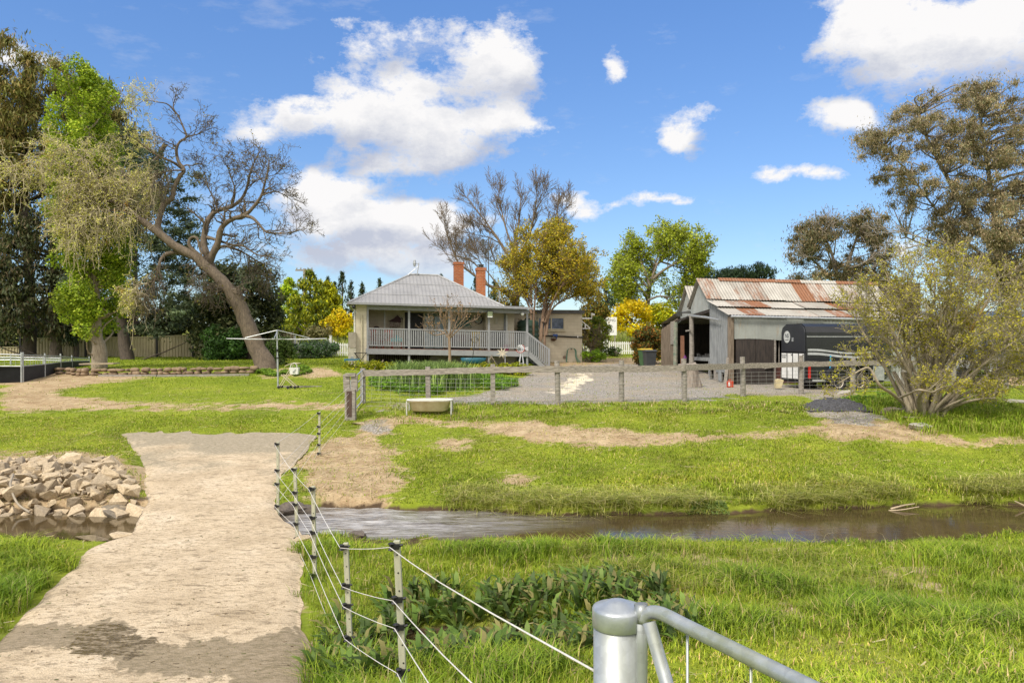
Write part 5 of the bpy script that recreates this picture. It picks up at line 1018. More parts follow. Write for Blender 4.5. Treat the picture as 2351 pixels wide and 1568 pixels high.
# ------------------------------------------------------------------ electric fence along the ford
EP = [(733.3,945.6,733.6,16.9),(638,1013.5,638,12.4),(677,1072.5,684,10.73),(719,1115.5,724,8.93),(794,1245.6,809,6.5),(911,1240,934,4.9)]
FR = [.03,.34,.50,.76,.96]
def build_efence():
    o0 = gp(724, 8.93); f = empty('electric_fence', o0, 'electric wire fence on square grey green posts beside the ford', 'fence'); pm = mat('grey_green_post', (.46,.45,.33), (.32,.32,.235), 5, .6, stretch=(2,2,.5), bmp=.1); wm = mat('white_polywire', (.74,.72,.70), (.55,.52,.48), 60, .5, bmp=0)
    ins = []
    for k, (vt, yt, vb, D) in enumerate(EP):
        top = at(vt, yt, D); x = (vb-1175.5)/1568*D; g = Vector((x, D*S, float(height(np.array([x]), np.array([D*S]))[0]))); 
        if k == 1: g.z = -.15
        b = MB(); b.beam(g+Vector((0,0,-.3)), top, .048, .042, up=(0,1,0)); p = b.build('line_post', pm, f, o0, bevel=.006); row = []
        b = MB()
        for t in np.linspace(.08,.92,9): q = top+(g-top)*t; b.lathe((q.x,q.y-.0225,q.z), [(.006,0),(.006,-.002)], 8, 'y')
        b.build('drilled_holes', BLACK, p, o0)
        for fr in FR:
            q = top+(g-top)*fr; c = q+Vector((-.035,-.035,0)); row.append(c+Vector((-.01,-.015,0))); b = MB(); b.box(q.x-.05,q.x+.02,q.y-.045,q.y-.02,q.z-.018,q.z+.018); b.lathe(tuple(c), [(.012,-.03),(.026,-.022),(.014,-.006),(.014,.006),(.026,.022),(.012,.03)], 8); b.tube([q+Vector((.0,-.03,0)), q+Vector((.045,-.02,.012))], .010, 6); b.build('insulator', BLACK, p, o0)
        ins.append(row)
    st = [gp(803, 21)+Vector((0,-.13,0)) for _ in FR]; zs = [(1205,868),(1283,0)]; 
    H = [1.02,.82,.62,.42,.20]; ins.insert(0, [s_+Vector((0,0,h)) for s_, h in zip(st, H)])
    gx = Vector((.2485-.058, 1.6*S, 0)); end = [Vector((gx.x, gx.y, at(0, 1538, 1.6).z-.30*k)) for k in range(5)]
    ins.append(end)
    for k in range(5):
        for a, c in zip(ins, ins[1:]):
            p, q = a[k], c[k]; m = (p+q)/2+Vector((0,0,-.012*(q-p).length*.5)); b = MB(); b.tube([p, (p+m)/2+Vector((0,0,-.004)), m, (q+m)/2+Vector((0,0,-.004)), q], .0032, 5); b.build('wire', wm, f, o0)
build_efence()

# ------------------------------------------------------------------ steel gate post and gate at the camera
def build_near_gate():
    D = 1.6; x = (1419-1175.5)/1568*D; Y = D*S; zt = at(0, 1392, D).z; g = Vector((x, Y, hz(0, D=D, X=x))); H = zt-g.z; r = .0575
    gm, N, L, B = new_mat('weathered_galvanised'); v = coords(N, L, (1,1,.35)); n1 = noise_n(N, L, v, 9, 6, .6); n2 = noise_n(N, L, coords(N, L, (1,1,.2), loc=(4,2,6)), 7, 5, .6)
    vo = N.new('ShaderNodeTexVoronoi'); L.new(coords(N, L), vo.inputs['Vector']); vo.inputs['Scale'].default_value = 55
    col = ramp(N, L, n1, [(.3, (.30,.33,.345)), (.55, (.40,.425,.43)), (.75, (.50,.52,.52))]); col = mixc(N, L, ramp(N, L, n2, [(.50, (0,0,0)), (.68, (.7,.7,.7))]), col, (.30,.32,.20)); gy = N.new('ShaderNodeRGBToBW'); L.new(vo.outputs['Color'], gy.inputs[0]); col = mixc(N, L, .22, col, gy.outputs[0], 'MULTIPLY')
    L.new(col, B.inputs['Base Color']); B.inputs['Metallic'].default_value = .45; B.inputs['Roughness'].default_value = .45; bump(N, L, B, n1, .06, .004)
    c = empty('steel_gate_post', g, 'thick galvanised steel gate post with a domed cap, closest to the viewer', 'gate post')
    b = MB(); b.lathe((0,0,-.4), [(r,0),(r,H+.40-.03)], 48); b.build('post_tube', gm, c, smooth=True)
    cap = mat('zinc_cap', (.52,.55,.58), (.34,.37,.40), 14, .4, .6, bmp=.1); b = MB(); b.lathe((0,0,H), [(r+.0015,-.045),(r+.003,-.044),(r+.003,-.006),(r+.001,-.001),(r-.006,.002),(.035,.007),(.026,.012),(.014,.016),(0,.017)], 48); b.build('cap', cap, c, smooth=True)
    gz = at(0, 1400, 1.55).z; tr = .0155
    P = lambda v_, D_, dz=0: Vector(((v_-1175.5)/1568*D_, D_*S, gz+dz))
    a = P(1506, 1.545); e = P(1856, 1.206); d = (e-a).normalized(); far = a+d*3.2
    gt = empty('tube_gate', Vector((a.x, a.y, g.z)), 'bent galvanised tube farm gate hung on the steel post', 'gate'); o = tuple(gt.location)
    up = [a+Vector((-.030,.025,-1.0)), a+Vector((-.030,.025,-.07)), a+Vector((-.028,.023,-.035)), a+Vector((-.015,.013,-.010)), a+d*.02, a+d*.10]
    b = MB(); b.tube(list(map(Vector, smooth_line(up, 22)))+[a+d*t for t in (.25,.6,1.2,2.2,3.2)]+[far+Vector((0,0,-1.0)), a+Vector((-.030,.025,-1.0))], tr, 20); b.build('gate_frame', gm, gt, o, smooth=True)
    q = Vector(((1490-1175.5)/1568*1.53, 1.53*S, at(0,1428,1.53).z)); q2 = Vector(((1537-1175.5)/1568*1.49, 1.49*S, at(0,1590,1.49).z)); b = MB(); b.tube([q, q+(q2-q)*6.0], tr*.98, 16); b.build('gate_brace', gm, gt, o, smooth=True)
    for vx in (1578, 1724):
        D_ = 1.55-(vx-1506)/(1856-1506)*(1.55-1.206)*1.1; t0 = Vector(((vx-1175.5)/1568*D_, D_*S, gz)); b = MB(); b.tube([t0, t0+Vector((.002,0,-1.0))], .0030, 8); b.build('gate_rod', gm, gt, o, smooth=True)
    for z in (-.35,-.7): b = MB(); b.tube([a+Vector((-.03,.025,z)), a+Vector((-.03,.025,z))+d*3.2], .011, 10); b.build('gate_bar', gm, gt, o, smooth=True)
build_near_gate()
# ------------------------------------------------------------------ rocks
def rock_mesh(seed, ax):
    r_ = np.random.default_rng(seed); n = 13; d = r_.normal(size=(n, 3)); d /= np.linalg.norm(d, axis=1, keepdims=True); p = np.sign(d)*np.abs(d)**.65*np.array(ax)*(.75+.35*r_.random((n, 1)))
    bm = bmesh.new()
    for q in p: bm.verts.new(q)
    r = bmesh.ops.convex_hull(bm, input=bm.verts); bmesh.ops.delete(bm, geom=[v for v in bm.verts if not v.link_faces], context='VERTS')
    bmesh.ops.subdivide_edges(bm, edges=bm.edges, cuts=2, use_grid_fill=True)
    for v in bm.verts: v.co *= 1+.10*(vnoise(v.co.x*9+seed, v.co.y*9+v.co.z*7, seed)-.5)*1.0; v.co += Vector(r_.normal(size=3))*.006
    me = bpy.data.meshes.new('rock'); bm.to_mesh(me); bm.free(); return me
def rockm():
    m = mat('pale_rock', (.57,.47,.33), (.35,.28,.19), 5, .9, bmp=.6, spots=((.22,.16,.095), 7, .62)); N, L = m.node_tree.nodes, m.node_tree.links; B = N['Principled BSDF']; src = B.inputs['Base Color'].links[0].from_socket
    oi = N.new('ShaderNodeObjectInfo'); L.new(mixc(N, L, 1.0, src, ramp(N, L, oi.outputs['Random'], [(0, (.62,.62,.64)), (.5, (.9,.88,.85)), (1, (1.12,1.1,1.06))]), 'MULTIPLY'), B.inputs['Base Color']); return m
ROCKM = rockm()
def build_rocks():
    meshes = []
    for k in range(26): ax = (random.uniform(.8,1.35), random.uniform(.7,1.1), random.uniform(.55,.85)); me = rock_mesh(100+k, ax); me.materials.append(ROCKM); meshes.append(me)
    lab = 'angular pale sandstone rock in the heap beside the creek'; placed = []; n = 0; tries = 0
    def sil(v): return np.interp(v, [-60,0,40,160,215,300,345], [1045,1047,1052,1046,1052,1068,1085])
    while n < 290 and tries < 20000:
        tries += 1
        D = random.uniform(12.55, 15.4); v = random.uniform(-75, 335); x = (v-1175.5)/1568*D; s = random.choice([.06,.08,.10,.12,.14,.18,.24])*random.uniform(.85,1.15)
        rr = np.interp(D, [12.6, 15.4], [1, .92]); 
        if v > 255+(15.4-D)*25: continue
        if D > 14.7 and v > 300: continue
        if any((x-a)**2+((D-b_)*S)**2 < ((s+c_)*.55)**2 for a, b_, c_ in placed): continue
        zz = max(hz(0, D=D, X=x), -.10); zp_ = zz+s*.28+.20*math.sin(max(0, min(1, (D-12.5)/2.9))*math.pi)**.8
        o = bpy.data.objects.new('creek_rock', random.choice(meshes)); COL.objects.link(o); o.location = (x, D*S, zp_); o.rotation_euler = (random.uniform(-.5,.5), random.uniform(-.5,.5), random.uniform(0,6.28)); o.scale = (s, s, s); tag(o, lab, 'rock', 'rocks heaped on the creek bank'); placed.append((x, D, s)); n += 1
    # the smooth concrete lump at the ford edge and odd single stones
    for name, label, cat, pos, sc_, mt_, seed in (
        ('concrete_lump','dark sloping concrete apron between the rock heap and the ford','concrete lump',Vector(((296-1175.5)/1568*12.75,12.75*S,.03)),(.42,.45,.26),mat('dark_concrete',(.26,.22,.16),(.14,.115,.085),6,.9,bmp=.6),7),
        ('broken_concrete','broken pale concrete lump at the near left edge of the ford','concrete lump',Vector(((285-1175.5)/1568*11.0,11.0*S,.07)),(.22,.12,.09),ROCKM,8),
        ('broken_concrete','low crumbled concrete edge by the water on the ford\'s left','concrete lump',Vector(((205-1175.5)/1568*10.9,10.9*S,.07)),(.30,.10,.08),ROCKM,9),
        ('edge_stone','dark stone under the ford where the rapids begin','stone',Vector(((668-1175.5)/1568*12.75,12.75*S,.05)),(.32,.22,.18),mat('wet_stone',(.16,.13,.10),(.07,.055,.045),6,.7,bmp=.5),10),
        ('edge_stone','brown stone at the head of the rapids','stone',Vector(((700-1175.5)/1568*12.8,12.8*S,.05)),(.25,.2,.14),mat('wet_stone',(.16,.13,.10)),11),
        ('edge_stone','small pale stone at the foot of the third wire fence post','stone',Vector(((695-1175.5)/1568*10.7,10.7*S,.12)),(.14,.10,.06),ROCKM,12),
        ('water_stone','rounded dark stone at the near edge of the rapids','stone',Vector(((818-1175.5)/1568*11.15,11.15*S,.03)),(.16,.12,.10),mat('wet_stone',(.16,.13,.10)),13),
        ('flat_stone','pale flat stone lying on the dirt below the gate','stone',gp(822,20.3,.03),(.22,.14,.05),ROCKM,14),
        ('field_stone','pale concrete rubble stone in front of the large bare shrub','stone',gp(2112,18.6,.08),(.26,.2,.13),mat('grey_rubble',(.42,.40,.35),(.27,.25,.21),6,.9,bmp=.6),15),
        ('field_stone','brown slab of rock right of the black gravel heap','stone',gp(2040,20.6,.10),(.26,.2,.14),mat('brown_rubble',(.30,.25,.19),(.18,.14,.10),6,.9,bmp=.6),16),
        ('field_stone','larger tilted brown slab beside the bare shrub','stone',gp(2072,20.4,.12),(.30,.22,.16),mat('brown_rubble',(.30,.25,.19)),17),
        ('field_stone','low flat slab under the bare shrub branches','stone',gp(2085,19.8,.04),(.32,.2,.07),mat('brown_rubble',(.30,.25,.19)),18),
        ('footing_block','concrete footing block at the base of a fence post by the float','block',gp(1940,25.3,.06),(.30,.16,.14),mat('grey_rubble',(.42,.40,.35)),19),
        ('field_stone','flat white stone on the lawn at the right edge of the bank','stone',gp(2335,22.8,.06),(.4,.2,.10),mat('grey_rubble',(.42,.40,.35)),20)):
        me = rock_mesh(seed, (1.25,1.0,.8)); me.materials.append(mt_); o = bpy.data.objects.new(name, me); COL.objects.link(o); o.location = pos; o.scale = sc_; o.rotation_euler = (0,0,random.uniform(-.4,.4)); tag(o, label, cat)
    # rubble under the heap so no gap shows through
    return placed
build_rocks()
c = smooth_line([at(30,1090,13.3), at(24,1115,13.0), at(40,1155,12.8), at(68,1176,12.6)], 16); b = MB(); b.tube(list(map(Vector, c)), .022, 7); o = b.build('old_hose', mat('pale_pipe', (.34,.29,.22), None, 8, .6), smooth=True); tag(o, 'curved pale pipe poking out of the rock heap', 'pipe')
# drift sticks at the far water edge
for i, (pts, r, lab) in enumerate((([(2045,1168,13.0),(2075,1160,13.0),(2100,1156,13.1)], .022, 'pale forked stick lying at the far water edge'),([(2040,1172,12.95),(2070,1170,12.9),(2110,1163,12.95)], .015, 'thin bleached stick beside the forked one in the water'),([(2350,1160,13.1),(2330,1150,13.1)], .02, 'short stub stick on the far bank at the picture edge'))):
    b = MB(); b.tube(list(map(Vector, smooth_line([at(*p) for p in pts], 9))), [r*(1-.06*k) for k in range(9)], 6); o = b.build('drift_stick', mat('bleached_wood', (.50,.40,.27), None, 6, .85)); tag(o, lab, 'stick')

# ------------------------------------------------------------------ stone garden wall, yards, boundary fences
def build_wall():
    o0 = gp(355, 31.2); w_ = empty('garden_wall', o0, 'low wall of rounded brown stones along the lawn edge', 'wall'); stm = mat('brown_fieldstone', (.30,.215,.135), (.15,.105,.07), 3, .9, bmp=.7, spots=((.40,.33,.22), 5, .62)); VV, FF, b0 = [], [], 0
    bm = bmesh.new(); x = 132
    while x < 572:
        D = np.interp(x, [132,180,572], [31.6,31.0,31.6]); wv = random.uniform(8,23)
        for row in range(2):
            s = wv/1568*D*.5; g = gp(x+wv/2+random.uniform(-5,5), D); me = None
            r = bmesh.ops.create_icosphere(bm, subdivisions=2, radius=1); sx, sy, sz = s*random.uniform(.85,1.25), .20+random.uniform(-.05,.05), .085+random.uniform(-.03,.05)
            for v in r['verts']: n_ = vnoise(v.co.x*2.1+x, v.co.y*2+v.co.z*2.3+row*5, 3)-.5; c_ = v.co*(1+.35*n_); c_ = Vector([math.copysign(abs(q)**.8, q) for q in c_]); v.co = Vector((c_.x*sx+g.x, c_.y*sy+g.y, c_.z*sz+g.z+.06+row*.165))-o0
        x += wv
    me = bpy.data.meshes.new('stones'); bm.to_mesh(me); bm.free(); me.polygons.foreach_set('use_smooth', np.ones(len(me.polygons), bool)); link('stones', me, stm, w_)
    b = MB(); b.beam(gp(228,30.7,.03), gp(360,30.6,.03), .14, .1); b.beam(gp(362,30.6,.03), gp(572,30.9,.03), .14, .1); b.build('edging_sleeper', WOODG, w_, o0)
    b = MB(); b.beam(gp(190,32.6,.30), gp(268,32.8,.28), .9, .06); b.build('capping_slab', mat('sandstone_cap', (.40,.32,.22), None, 4, .9), w_, o0)
build_wall()
def build_yards():
    D = 29.5
    ps = [(53,812,860,28.9),(103,814,857.5,30.6),(139,815,856.5,32.2),(165,818,853,33.6),(205,821,849,36.0)]
    def panel(name, label, tops, z_mid, rubber=True):
        o0 = gp(tops[0][0], tops[0][3]); c = empty(name, o0, label, 'yard panel', 'stock yard panels'); T = []
        for v, yt, yb, D in tops: g = gp(v, D); T.append((g, at(v, yt, D)))
        for g, t in T: b = MB(); b.tube([g+Vector((0,0,-.2)), t+Vector((0,0,.06))], .035, 8); b.build('post', GALV, c, o0)
        for (g, t), (g2, t2) in zip(T, T[1:]):
            b = MB(); b.tube([t+Vector((0,0,-.06)), t2+Vector((0,0,-.06))], .03, 6); b.tube([g+(t-g)*.56, g2+(t2-g2)*.56], .028, 6); b.build('rail', GALV, c, o0)
            b = MB()
            for k in range(1, 9): u = k/9; p, q = g+(g2-g)*u, t+(t2-t)*u; b.tube([p+(q-p)*.56, q+Vector((0,0,-.06))], .005, 3)
            for k in (.66,.76,.86): b.tube([g+(t-g)*k, g2+(t2-g2)*k], .005, 3)
            b.build('mesh_infill', GALV, c, o0)
            if rubber: b = MB(); dn = Vector((.0,.06,0)); b.add([g+dn, g2+dn, g2+(t2-g2)*.55+dn, g+(t-g)*.55+dn], [(0,1,2,3)]); b.prism([g+dn, g2+dn, g2+(t2-g2)*.55+dn, g+(t-g)*.55+dn], (0,.02,0)); b.build('rubber_sheet', mat('black_rubber', (.020,.021,.024), (.010,.010,.012), 4, .6), c, o0)
    panel('yard_panel', 'long steel stock yard side lined with black rubber, running away behind the lawn', ps, .5)
    panel('yard_panel', 'grey steel mesh yard gate nearest the left picture edge', [(-70,807,862,28.2),(49,812,859,28.8)], .5)
    panel('yard_panel', 'far steel yard panel seen over the black lined side', [(-60,818,846,36.5),(25,818,846,36.5),(100,819,846,36.4),(139,820,846,36.2)], .5, False)
build_yards()
def build_colorbond():
    pan = corr_mat('tan_steel', (.43,.37,.24), (.37,.315,.20), 0, .32, .55, bs=.5)
    segs = [(-60,797,840,50.0),(88,797,826,50.0),(90,774,825,49.6),(135,774,825,49.6),(200,774,826,49.4),(330,773,826,49),(444,766,824,48.5),(560,766,823,48.2),(650,766,820,48.0),(684,766,816,47.6),(720,763,812,47.2),(846,757,806,46)]
    segs = [(-60,797,826,50.0),(46,797,826,50.0),(47,777,826,49.8),(200,774.5,826,49.5),(361,773,826,49.1),(443,768,825,48.8),(552,767,824,48.5),(600,766,822,48.3),(674,763,817,48.0)]
    o0 = gp(360, 49.1); c = empty('sheet_fence', o0, 'tan ribbed sheet steel boundary fence behind the dark trees', 'fence'); b = MB(); 
    for (v, yt, yb, D), (v2, yt2, yb2, D2) in zip(segs, segs[1:]):
        if v2-v < 3: continue
        p, q = at(v, yb, D), at(v2, yb2, D2); pt, qt = at(v, yt, D), at(v2, yt2, D2); n = max(1, int((q-p).length/.22)); vs = []
        for k in range(n*4+1):
            u = k/(n*4); off = (0, .05, .05, 0)[k % 4]; a = p+(q-p)*u; t = pt+(qt-pt)*u; vs += [(a.x,a.y+off,a.z-.1),(t.x,t.y+off,t.z)]
        b.add(vs, [(2*k,2*k+2,2*k+3,2*k+1) for k in range(n*4)])
    b.build('ribbed_sheet', mat('tan_sheet', (.44,.38,.245), (.38,.325,.21), 2, .5, bmp=.03), c, o0)
    b = MB()
    for (v, yt, yb, D), (v2, yt2, yb2, D2) in zip(segs, segs[1:]):
        if v2-v > 3: b.beam(at(v,yt,D), at(v2,yt2,D2), .07, .05)
    b.build('top_rail', mat('tan_sheet', (.44,.38,.245)), c, o0)
    for v, D in ((48,49.8),(325-127,49.4),(361,49.0),(444,48.7),(552,48.4)): b = MB(); g = gp(v, D); t = at(v, 772, D); b.box(g.x-.07,g.x+.07,g.y-.12,g.y-.02,g.z-.4,t.z); b.build('dark_post', mat('charcoal_post', (.03,.03,.028)), c, o0)
build_colorbond()
def picket(label, pts, swoop, D_of):
    o0 = gp(pts[0][0], pts[0][2]); c = empty('picket_fence', o0, label, 'fence', 'white picket fences'); b = MB(); rl = MB()
    (v0, h0, D0), (v1, h1, D1) = pts[0], pts[-1]; L_ = (gp(v1,D1)-gp(v0,D0)).length; n = int(L_/.155)
    for k in range(n+1):
        u = k/n; v = v0+(v1-v0)*u; D = D0+(D1-D0)*u; g = gp(v, D); h = 1.0+swoop(v)
        b.prism([(g.x-.045,g.y,g.z+.08),(g.x+.045,g.y,g.z+.08),(g.x+.045,g.y,g.z+h-.05),(g.x,g.y,g.z+h),(g.x-.045,g.y,g.z+h-.05)], (0,.03,0))
    b.build('pickets', WHITE, c, o0)
    for h in (.30,.85): b = MB(); pr = [gp(v0+(v1-v0)*u, D0+(D1-D0)*u)+Vector((0,.06,h)) for u in np.linspace(0,1,6)]; [b.beam(p,q,.05,.09) for p,q in zip(pr,pr[1:])]; b.build('rail', WHITE, c, o0)
    for v, D, h in D_of: b = MB(); g = gp(v, D); b.box(g.x-.07,g.x+.07,g.y-.05,g.y+.1,g.z-.2,g.z+h); b.box(g.x-.09,g.x+.09,g.y-.07,g.y+.12,g.z+h,g.z+h+.04); b.build('gate_post', WHITE, c, o0)
picket('white picket fence running up to the left side of the farmhouse', [(674,1,49),(802,1,49)], lambda v: .35*math.exp(-((v-758)/12)**2)+.35*math.exp(-((v-680)/8)**2), [(676,48.9,1.5),(759,48.9,1.5)])
picket('white picket fence across the lawn right of the farmhouse', [(1330,1,50),(1478,1,50)], lambda v: .35*math.exp(-((v-1386)/9)**2)+.5*math.exp(-((v-1476)/12)**2), [(1386,49.9,1.5)])
# sign behind the picket fence
sg = empty('notice_board', gp(1396, 51.5), 'white notice board on posts behind the picket fence', 'sign', None, -.1); b = MB(); b.box(-.65,.65,-.02,.02,1.35,2.72); b.build('board', WHITE, sg)
for x in (-.5,.5): b = MB(); b.box(x-.04,x+.04,.02,.08,-.2,2.6); b.build('post', WOODG, sg)
for k, tx in enumerate(('PARKING','AND','AHEAD')): text_mesh('lettering', tx, .27, BLACK, sg, Matrix(((1,0,0,.0),(0,0,-1,-.024),(0,1,0,2.48-.42*k),(0,0,0,1))))
# rotary clothes line and laundry trolley
g = gp(637, 27.6); cl = empty('clothes_line', g, 'galvanised rotary clothes line standing on the lawn', 'clothes line'); zt = at(0, 757, 27.6).z-g.z; b = MB(); b.tube([(.03,0,-.2),(.0,0,zt*.55)], .035, 10); b.tube([(0,0,zt*.55),(-.02,0,zt)], .026, 10); b.build('mast', GALV, cl)
za = at(0, 778, 27.6).z-g.z; ARM = 1.95
for k in range(4):
    a = R(12)+k*math.pi/2; e = Vector((ARM*math.cos(a), ARM*math.sin(a), za+.01)); b = MB(); b.tube([(0,0,za-.02), e], .018, 6); b.build('arm', GALV, cl); b = MB(); b.tube([(0,0,zt-.02), e*.64+Vector((0,0,za*.36+.03))], .016, 6); b.build('strut', GALV, cl)
b = MB()
for r_ in (.75,1.05,1.35,1.65,1.9): q = [Vector((r_*math.cos(R(12)+k*math.pi/2), r_*math.sin(R(12)+k*math.pi/2), za)) for k in range(4)]; [b.tube([q[k], (q[k]+q[(k+1)%4])/2+Vector((0,0,-.03)), q[(k+1)%4]], .004, 3) for k in range(4)]
b.build('line_wires', mat('line_wire', (.6,.6,.6)), cl)
b = MB(); b.tube([(.0,-.02,zt*.62),(.0,-.02,zt*.66)], .04, 8); b.tube([(0,-.02,zt*.5),(0,-.02,zt*.52)], .042, 8); b.build('collar', BLACK, cl)
g = gp(663, 27.2); tr = empty('laundry_trolley', g, 'folding laundry trolley parked beside the clothes line mast', 'trolley'); cm = mat('cream_tube', (.58,.50,.36))
for y in (-.16,.16): b = MB(); b.tube([(-.34,y,.08),(.10,y,.80),(.14,y,1.02)], .016, 6); b.tube([(.30,y,.06),(-.22,y,.62),(-.0,y,.96)] if False else [(.30,y,.06),(-.26,y,.56)], .016, 6); b.build('side_frame', cm, tr)
for x, z in ((-.34,.06),(.30,.06),(.02,.05)): b = MB(); b.tube([(x,-.17,z),(x,.17,z)], .012, 5); b.lathe((x,-.2,z), [(.02,-.02),(.055,-.02),(.055,.02),(.02,.02)], 12, 'y'); b.lathe((x,.2,z), [(.02,-.02),(.055,-.02),(.055,.02),(.02,.02)], 12, 'y'); b.build('wheel', BLACK, tr)
b = MB(); b.tube([(-.1,-.16,.9),(.14,-.16,1.0),(.42,-.16,1.0),(.34,-.16,.84)], .014, 5); b.tube([(.42,-.16,1.0),(.42,.16,1.0),(.14,.16,1.02)], .014, 5); b.build('handle', cm, tr)
c = empty('peg_basket', g+Vector((.28,-.18,.58)), 'white peg basket hooked on the laundry trolley', 'basket'); b = MB(); b.add([(-.15,-.1,0),(.15,-.1,0),(.15,.1,0),(-.15,.1,0),(-.18,-.12,.26),(.18,-.12,.26),(.18,.12,.26),(-.18,.12,.26)], [(0,3,2,1),(0,1,5,4),(1,2,6,5),(2,3,7,6),(3,0,4,7)]); b.build('basket', WHITE, c); b = MB(); b.tube([(.13*math.cos(a),-.1,.26+.18*math.sin(a)) for a in np.linspace(0,math.pi,10)], .012, 5); b.build('handle', WHITE, c); b = MB(); b.beam((-.04,-.125,.07),(.08,-.135,.19),.03,.01); b.beam((-.03,-.13,.12),(.05,-.13,.06),.02,.01); b.build('peg_mark', mat('grey_plate', (.3,.33,.34)), c)
b = MB(); b.box(-.9,.9,-.08,.08,0,.06); o = b.build('garden_sleeper', WOODG); o.location = gp(688, 27.6, -.01); tag(o, 'grey timber sleeper lying in the lawn beside the trolley', 'sleeper')
# power pole behind the cypresses
g = gp(699, 85); pp = empty('power_pole', g, 'timber power pole with two crossarms beyond the cypresses', 'power pole'); zt = at(0, 617, 85).z-g.z; b = MB(); b.tube([(0,0,-.5),(0,0,zt)], [.24,.17], 10); b.build('pole', WOODG, pp)
for dz, w_ in ((.05,1.1),(-1.35,.9)): b = MB(); b.box(-w_,w_,-.12,-.02,zt-.35+dz,zt-.15+dz); b.build('crossarm', WOODG, pp); b = MB(); [b.lathe((x,-.07,zt-.15+dz), [(.05,0),(.09,.1),(.05,.25)], 8) for x in (-w_*.85,-w_*.4,w_*.4,w_*.85)]; b.build('insulators', mat('grey_plate', (.3,.33,.34)), pp)
# garage and cars at the right edge, beyond the big shrub
g = gp(2270, 46); ga = empty('steel_garage', g, 'low cream steel garage with a blue grey roof behind the shrub', 'garage', None, .05); b = MB(); b.box(-3.4,5.5,0,6,-.4,2.72); b.build('wall', corr_mat('cream_steel', (.46,.40,.25), (.40,.345,.21), 0, .2, .5, bs=.4), ga); b = MB(); b.prism([(-3.7,-.3,2.72),(-3.7,6.3,2.72),(-3.7,3,3.25)], (9.6,0,0)); b.build('roof', mat('blue_grey_iron', (.22,.27,.32), None, 3, .5), ga); b = MB(); b.box(-1.9,.9,-.04,-.01,-.3,2.1); b.build('roller_door', mat('roller_cream', (.50,.45,.32), None, 3, .5, stretch=(1,1,12)), ga); b = MB(); b.tube([(-3.2,-.1,2.7),(-3.2,-.1,-.2)], .05, 6); b.build('downpipe', GALV, ga)
def ute(v, D, label, rz, paint):
    c = empty('parked_car', gp(v, D), label, 'car', None, rz); L_ = 4.7
    b = MB(); prof = [(0,.42),(0,.95),(.15,1.02),(1.1,1.05),(1.75,1.68),(3.0,1.72),(3.6,1.12),(4.6,1.05),(4.7,.9),(4.7,.42)]; b.prism([(x-2.35,-.86,z) for x,z in prof], (0,1.72,0)); b.build('body', paint, c, bevel=.06)
    b = MB(); b.prism([(x-2.35,-.875,z) for x,z in [(1.3,1.12),(1.82,1.6),(2.95,1.64),(3.35,1.14)]], (0,.012,0)); b.build('side_window', mat('dark_glass', (.02,.025,.03), None, 1, .08, bmp=0), c)
    b = MB(); b.add([(3.02-2.35+.02,-.75,1.70),(3.02-2.35+.02,.75,1.70),(3.62-2.35,.8,1.14),(3.62-2.35,-.8,1.14)], [(0,1,2,3)]); b.build('windscreen', mat('dark_glass', (.02,.025,.03)), c)
    for x in (.85,3.8):
        for y in (-.88,.88): b = MB(); b.lathe((x-2.35,y,.36), [(.2,-.1),(.33,-.1),(.37,-.03),(.37,.05),(.33,.1),(.2,.1)], 22, 'y'); wh = b.build('wheel', mat('tyre_rubber', (.018,.018,.018)), c, smooth=True); b = MB(); b.lathe((x-2.35,y+(-.09 if y < 0 else .09),.36), [(0,-.02),(.21,-.01),(.21,.01),(0,.02)], 18, 'y'); b.build('rim', GALV, wh)
    for y in (-.6,.6): b = MB(); b.box(2.33,2.37,y-.17,y+.17,.78,.93); b.build('headlight', WHITE, c)
ute(2312, 33.5, 'dark grey car parked beyond the shrub at the right picture edge', .1, mat('dark_grey_paint', (.07,.08,.09), None, 2, .25, bmp=0))
tl = empty('box_trailer', gp(2180, 31.5), 'low grey box trailer parked behind the shrub', 'trailer', None, .08); b = MB(); b.box(-1.6,1.6,-.8,-.76,.55,.95); b.box(-1.6,1.6,.76,.8,.55,.95); b.box(-1.6,-1.56,-.8,.8,.55,.95); b.box(1.56,1.6,-.8,.8,.55,.95); b.box(-1.6,1.6,-.8,.8,.5,.55); b.build('tray', mat('trailer_grey', (.30,.31,.32), None, 4, .5), tl)
for y in (-.9,.9): b = MB(); b.lathe((0,y,.32), [(.15,-.09),(.32,-.09),(.32,.09),(.15,.09)], 20, 'y'); b.build('wheel', mat('tyre_rubber', (.018,.018,.018)), tl)
b = MB(); b.beam((1.6,0,.5),(2.7,0,.45),.08,.08); b.build('drawbar', GALV, tl)
b = MB(); b.tube([(0,0,-.3),(0,0,2.5)], .05, 8); o = b.build('steel_upright', GALV); o.location = gp(2010+140-72+370-0-0 if False else 2452-1+0-360, 27.0); tag(o, 'thin grey steel upright behind the shrub branches', 'post')
# black gravel heap
bm = bmesh.new(); bmesh.ops.create_grid(bm, x_segments=60, y_segments=40, size=1)
for v in bm.verts: r2 = v.co.x**2+v.co.y**2; v.co.z = .32*max(0, 1-r2)**1.2+(vnoise(v.co.x*14, v.co.y*14, 4)-.5)*.10*(1 if r2 < 1 else 0)-.05; v.co.x *= 1.15; v.co.y *= .95
me = bpy.data.meshes.new('gravel_heap'); bm.to_mesh(me); bm.free(); o = link('gravel_heap', me, mat('black_gravel', (.10,.10,.11), (.03,.03,.033), 22, .9, bmp=.9)); o.location = gp(1915, 21.8); tag(o, 'spilled heap of dark grey gravel on the bank before the fence', 'gravel heap')
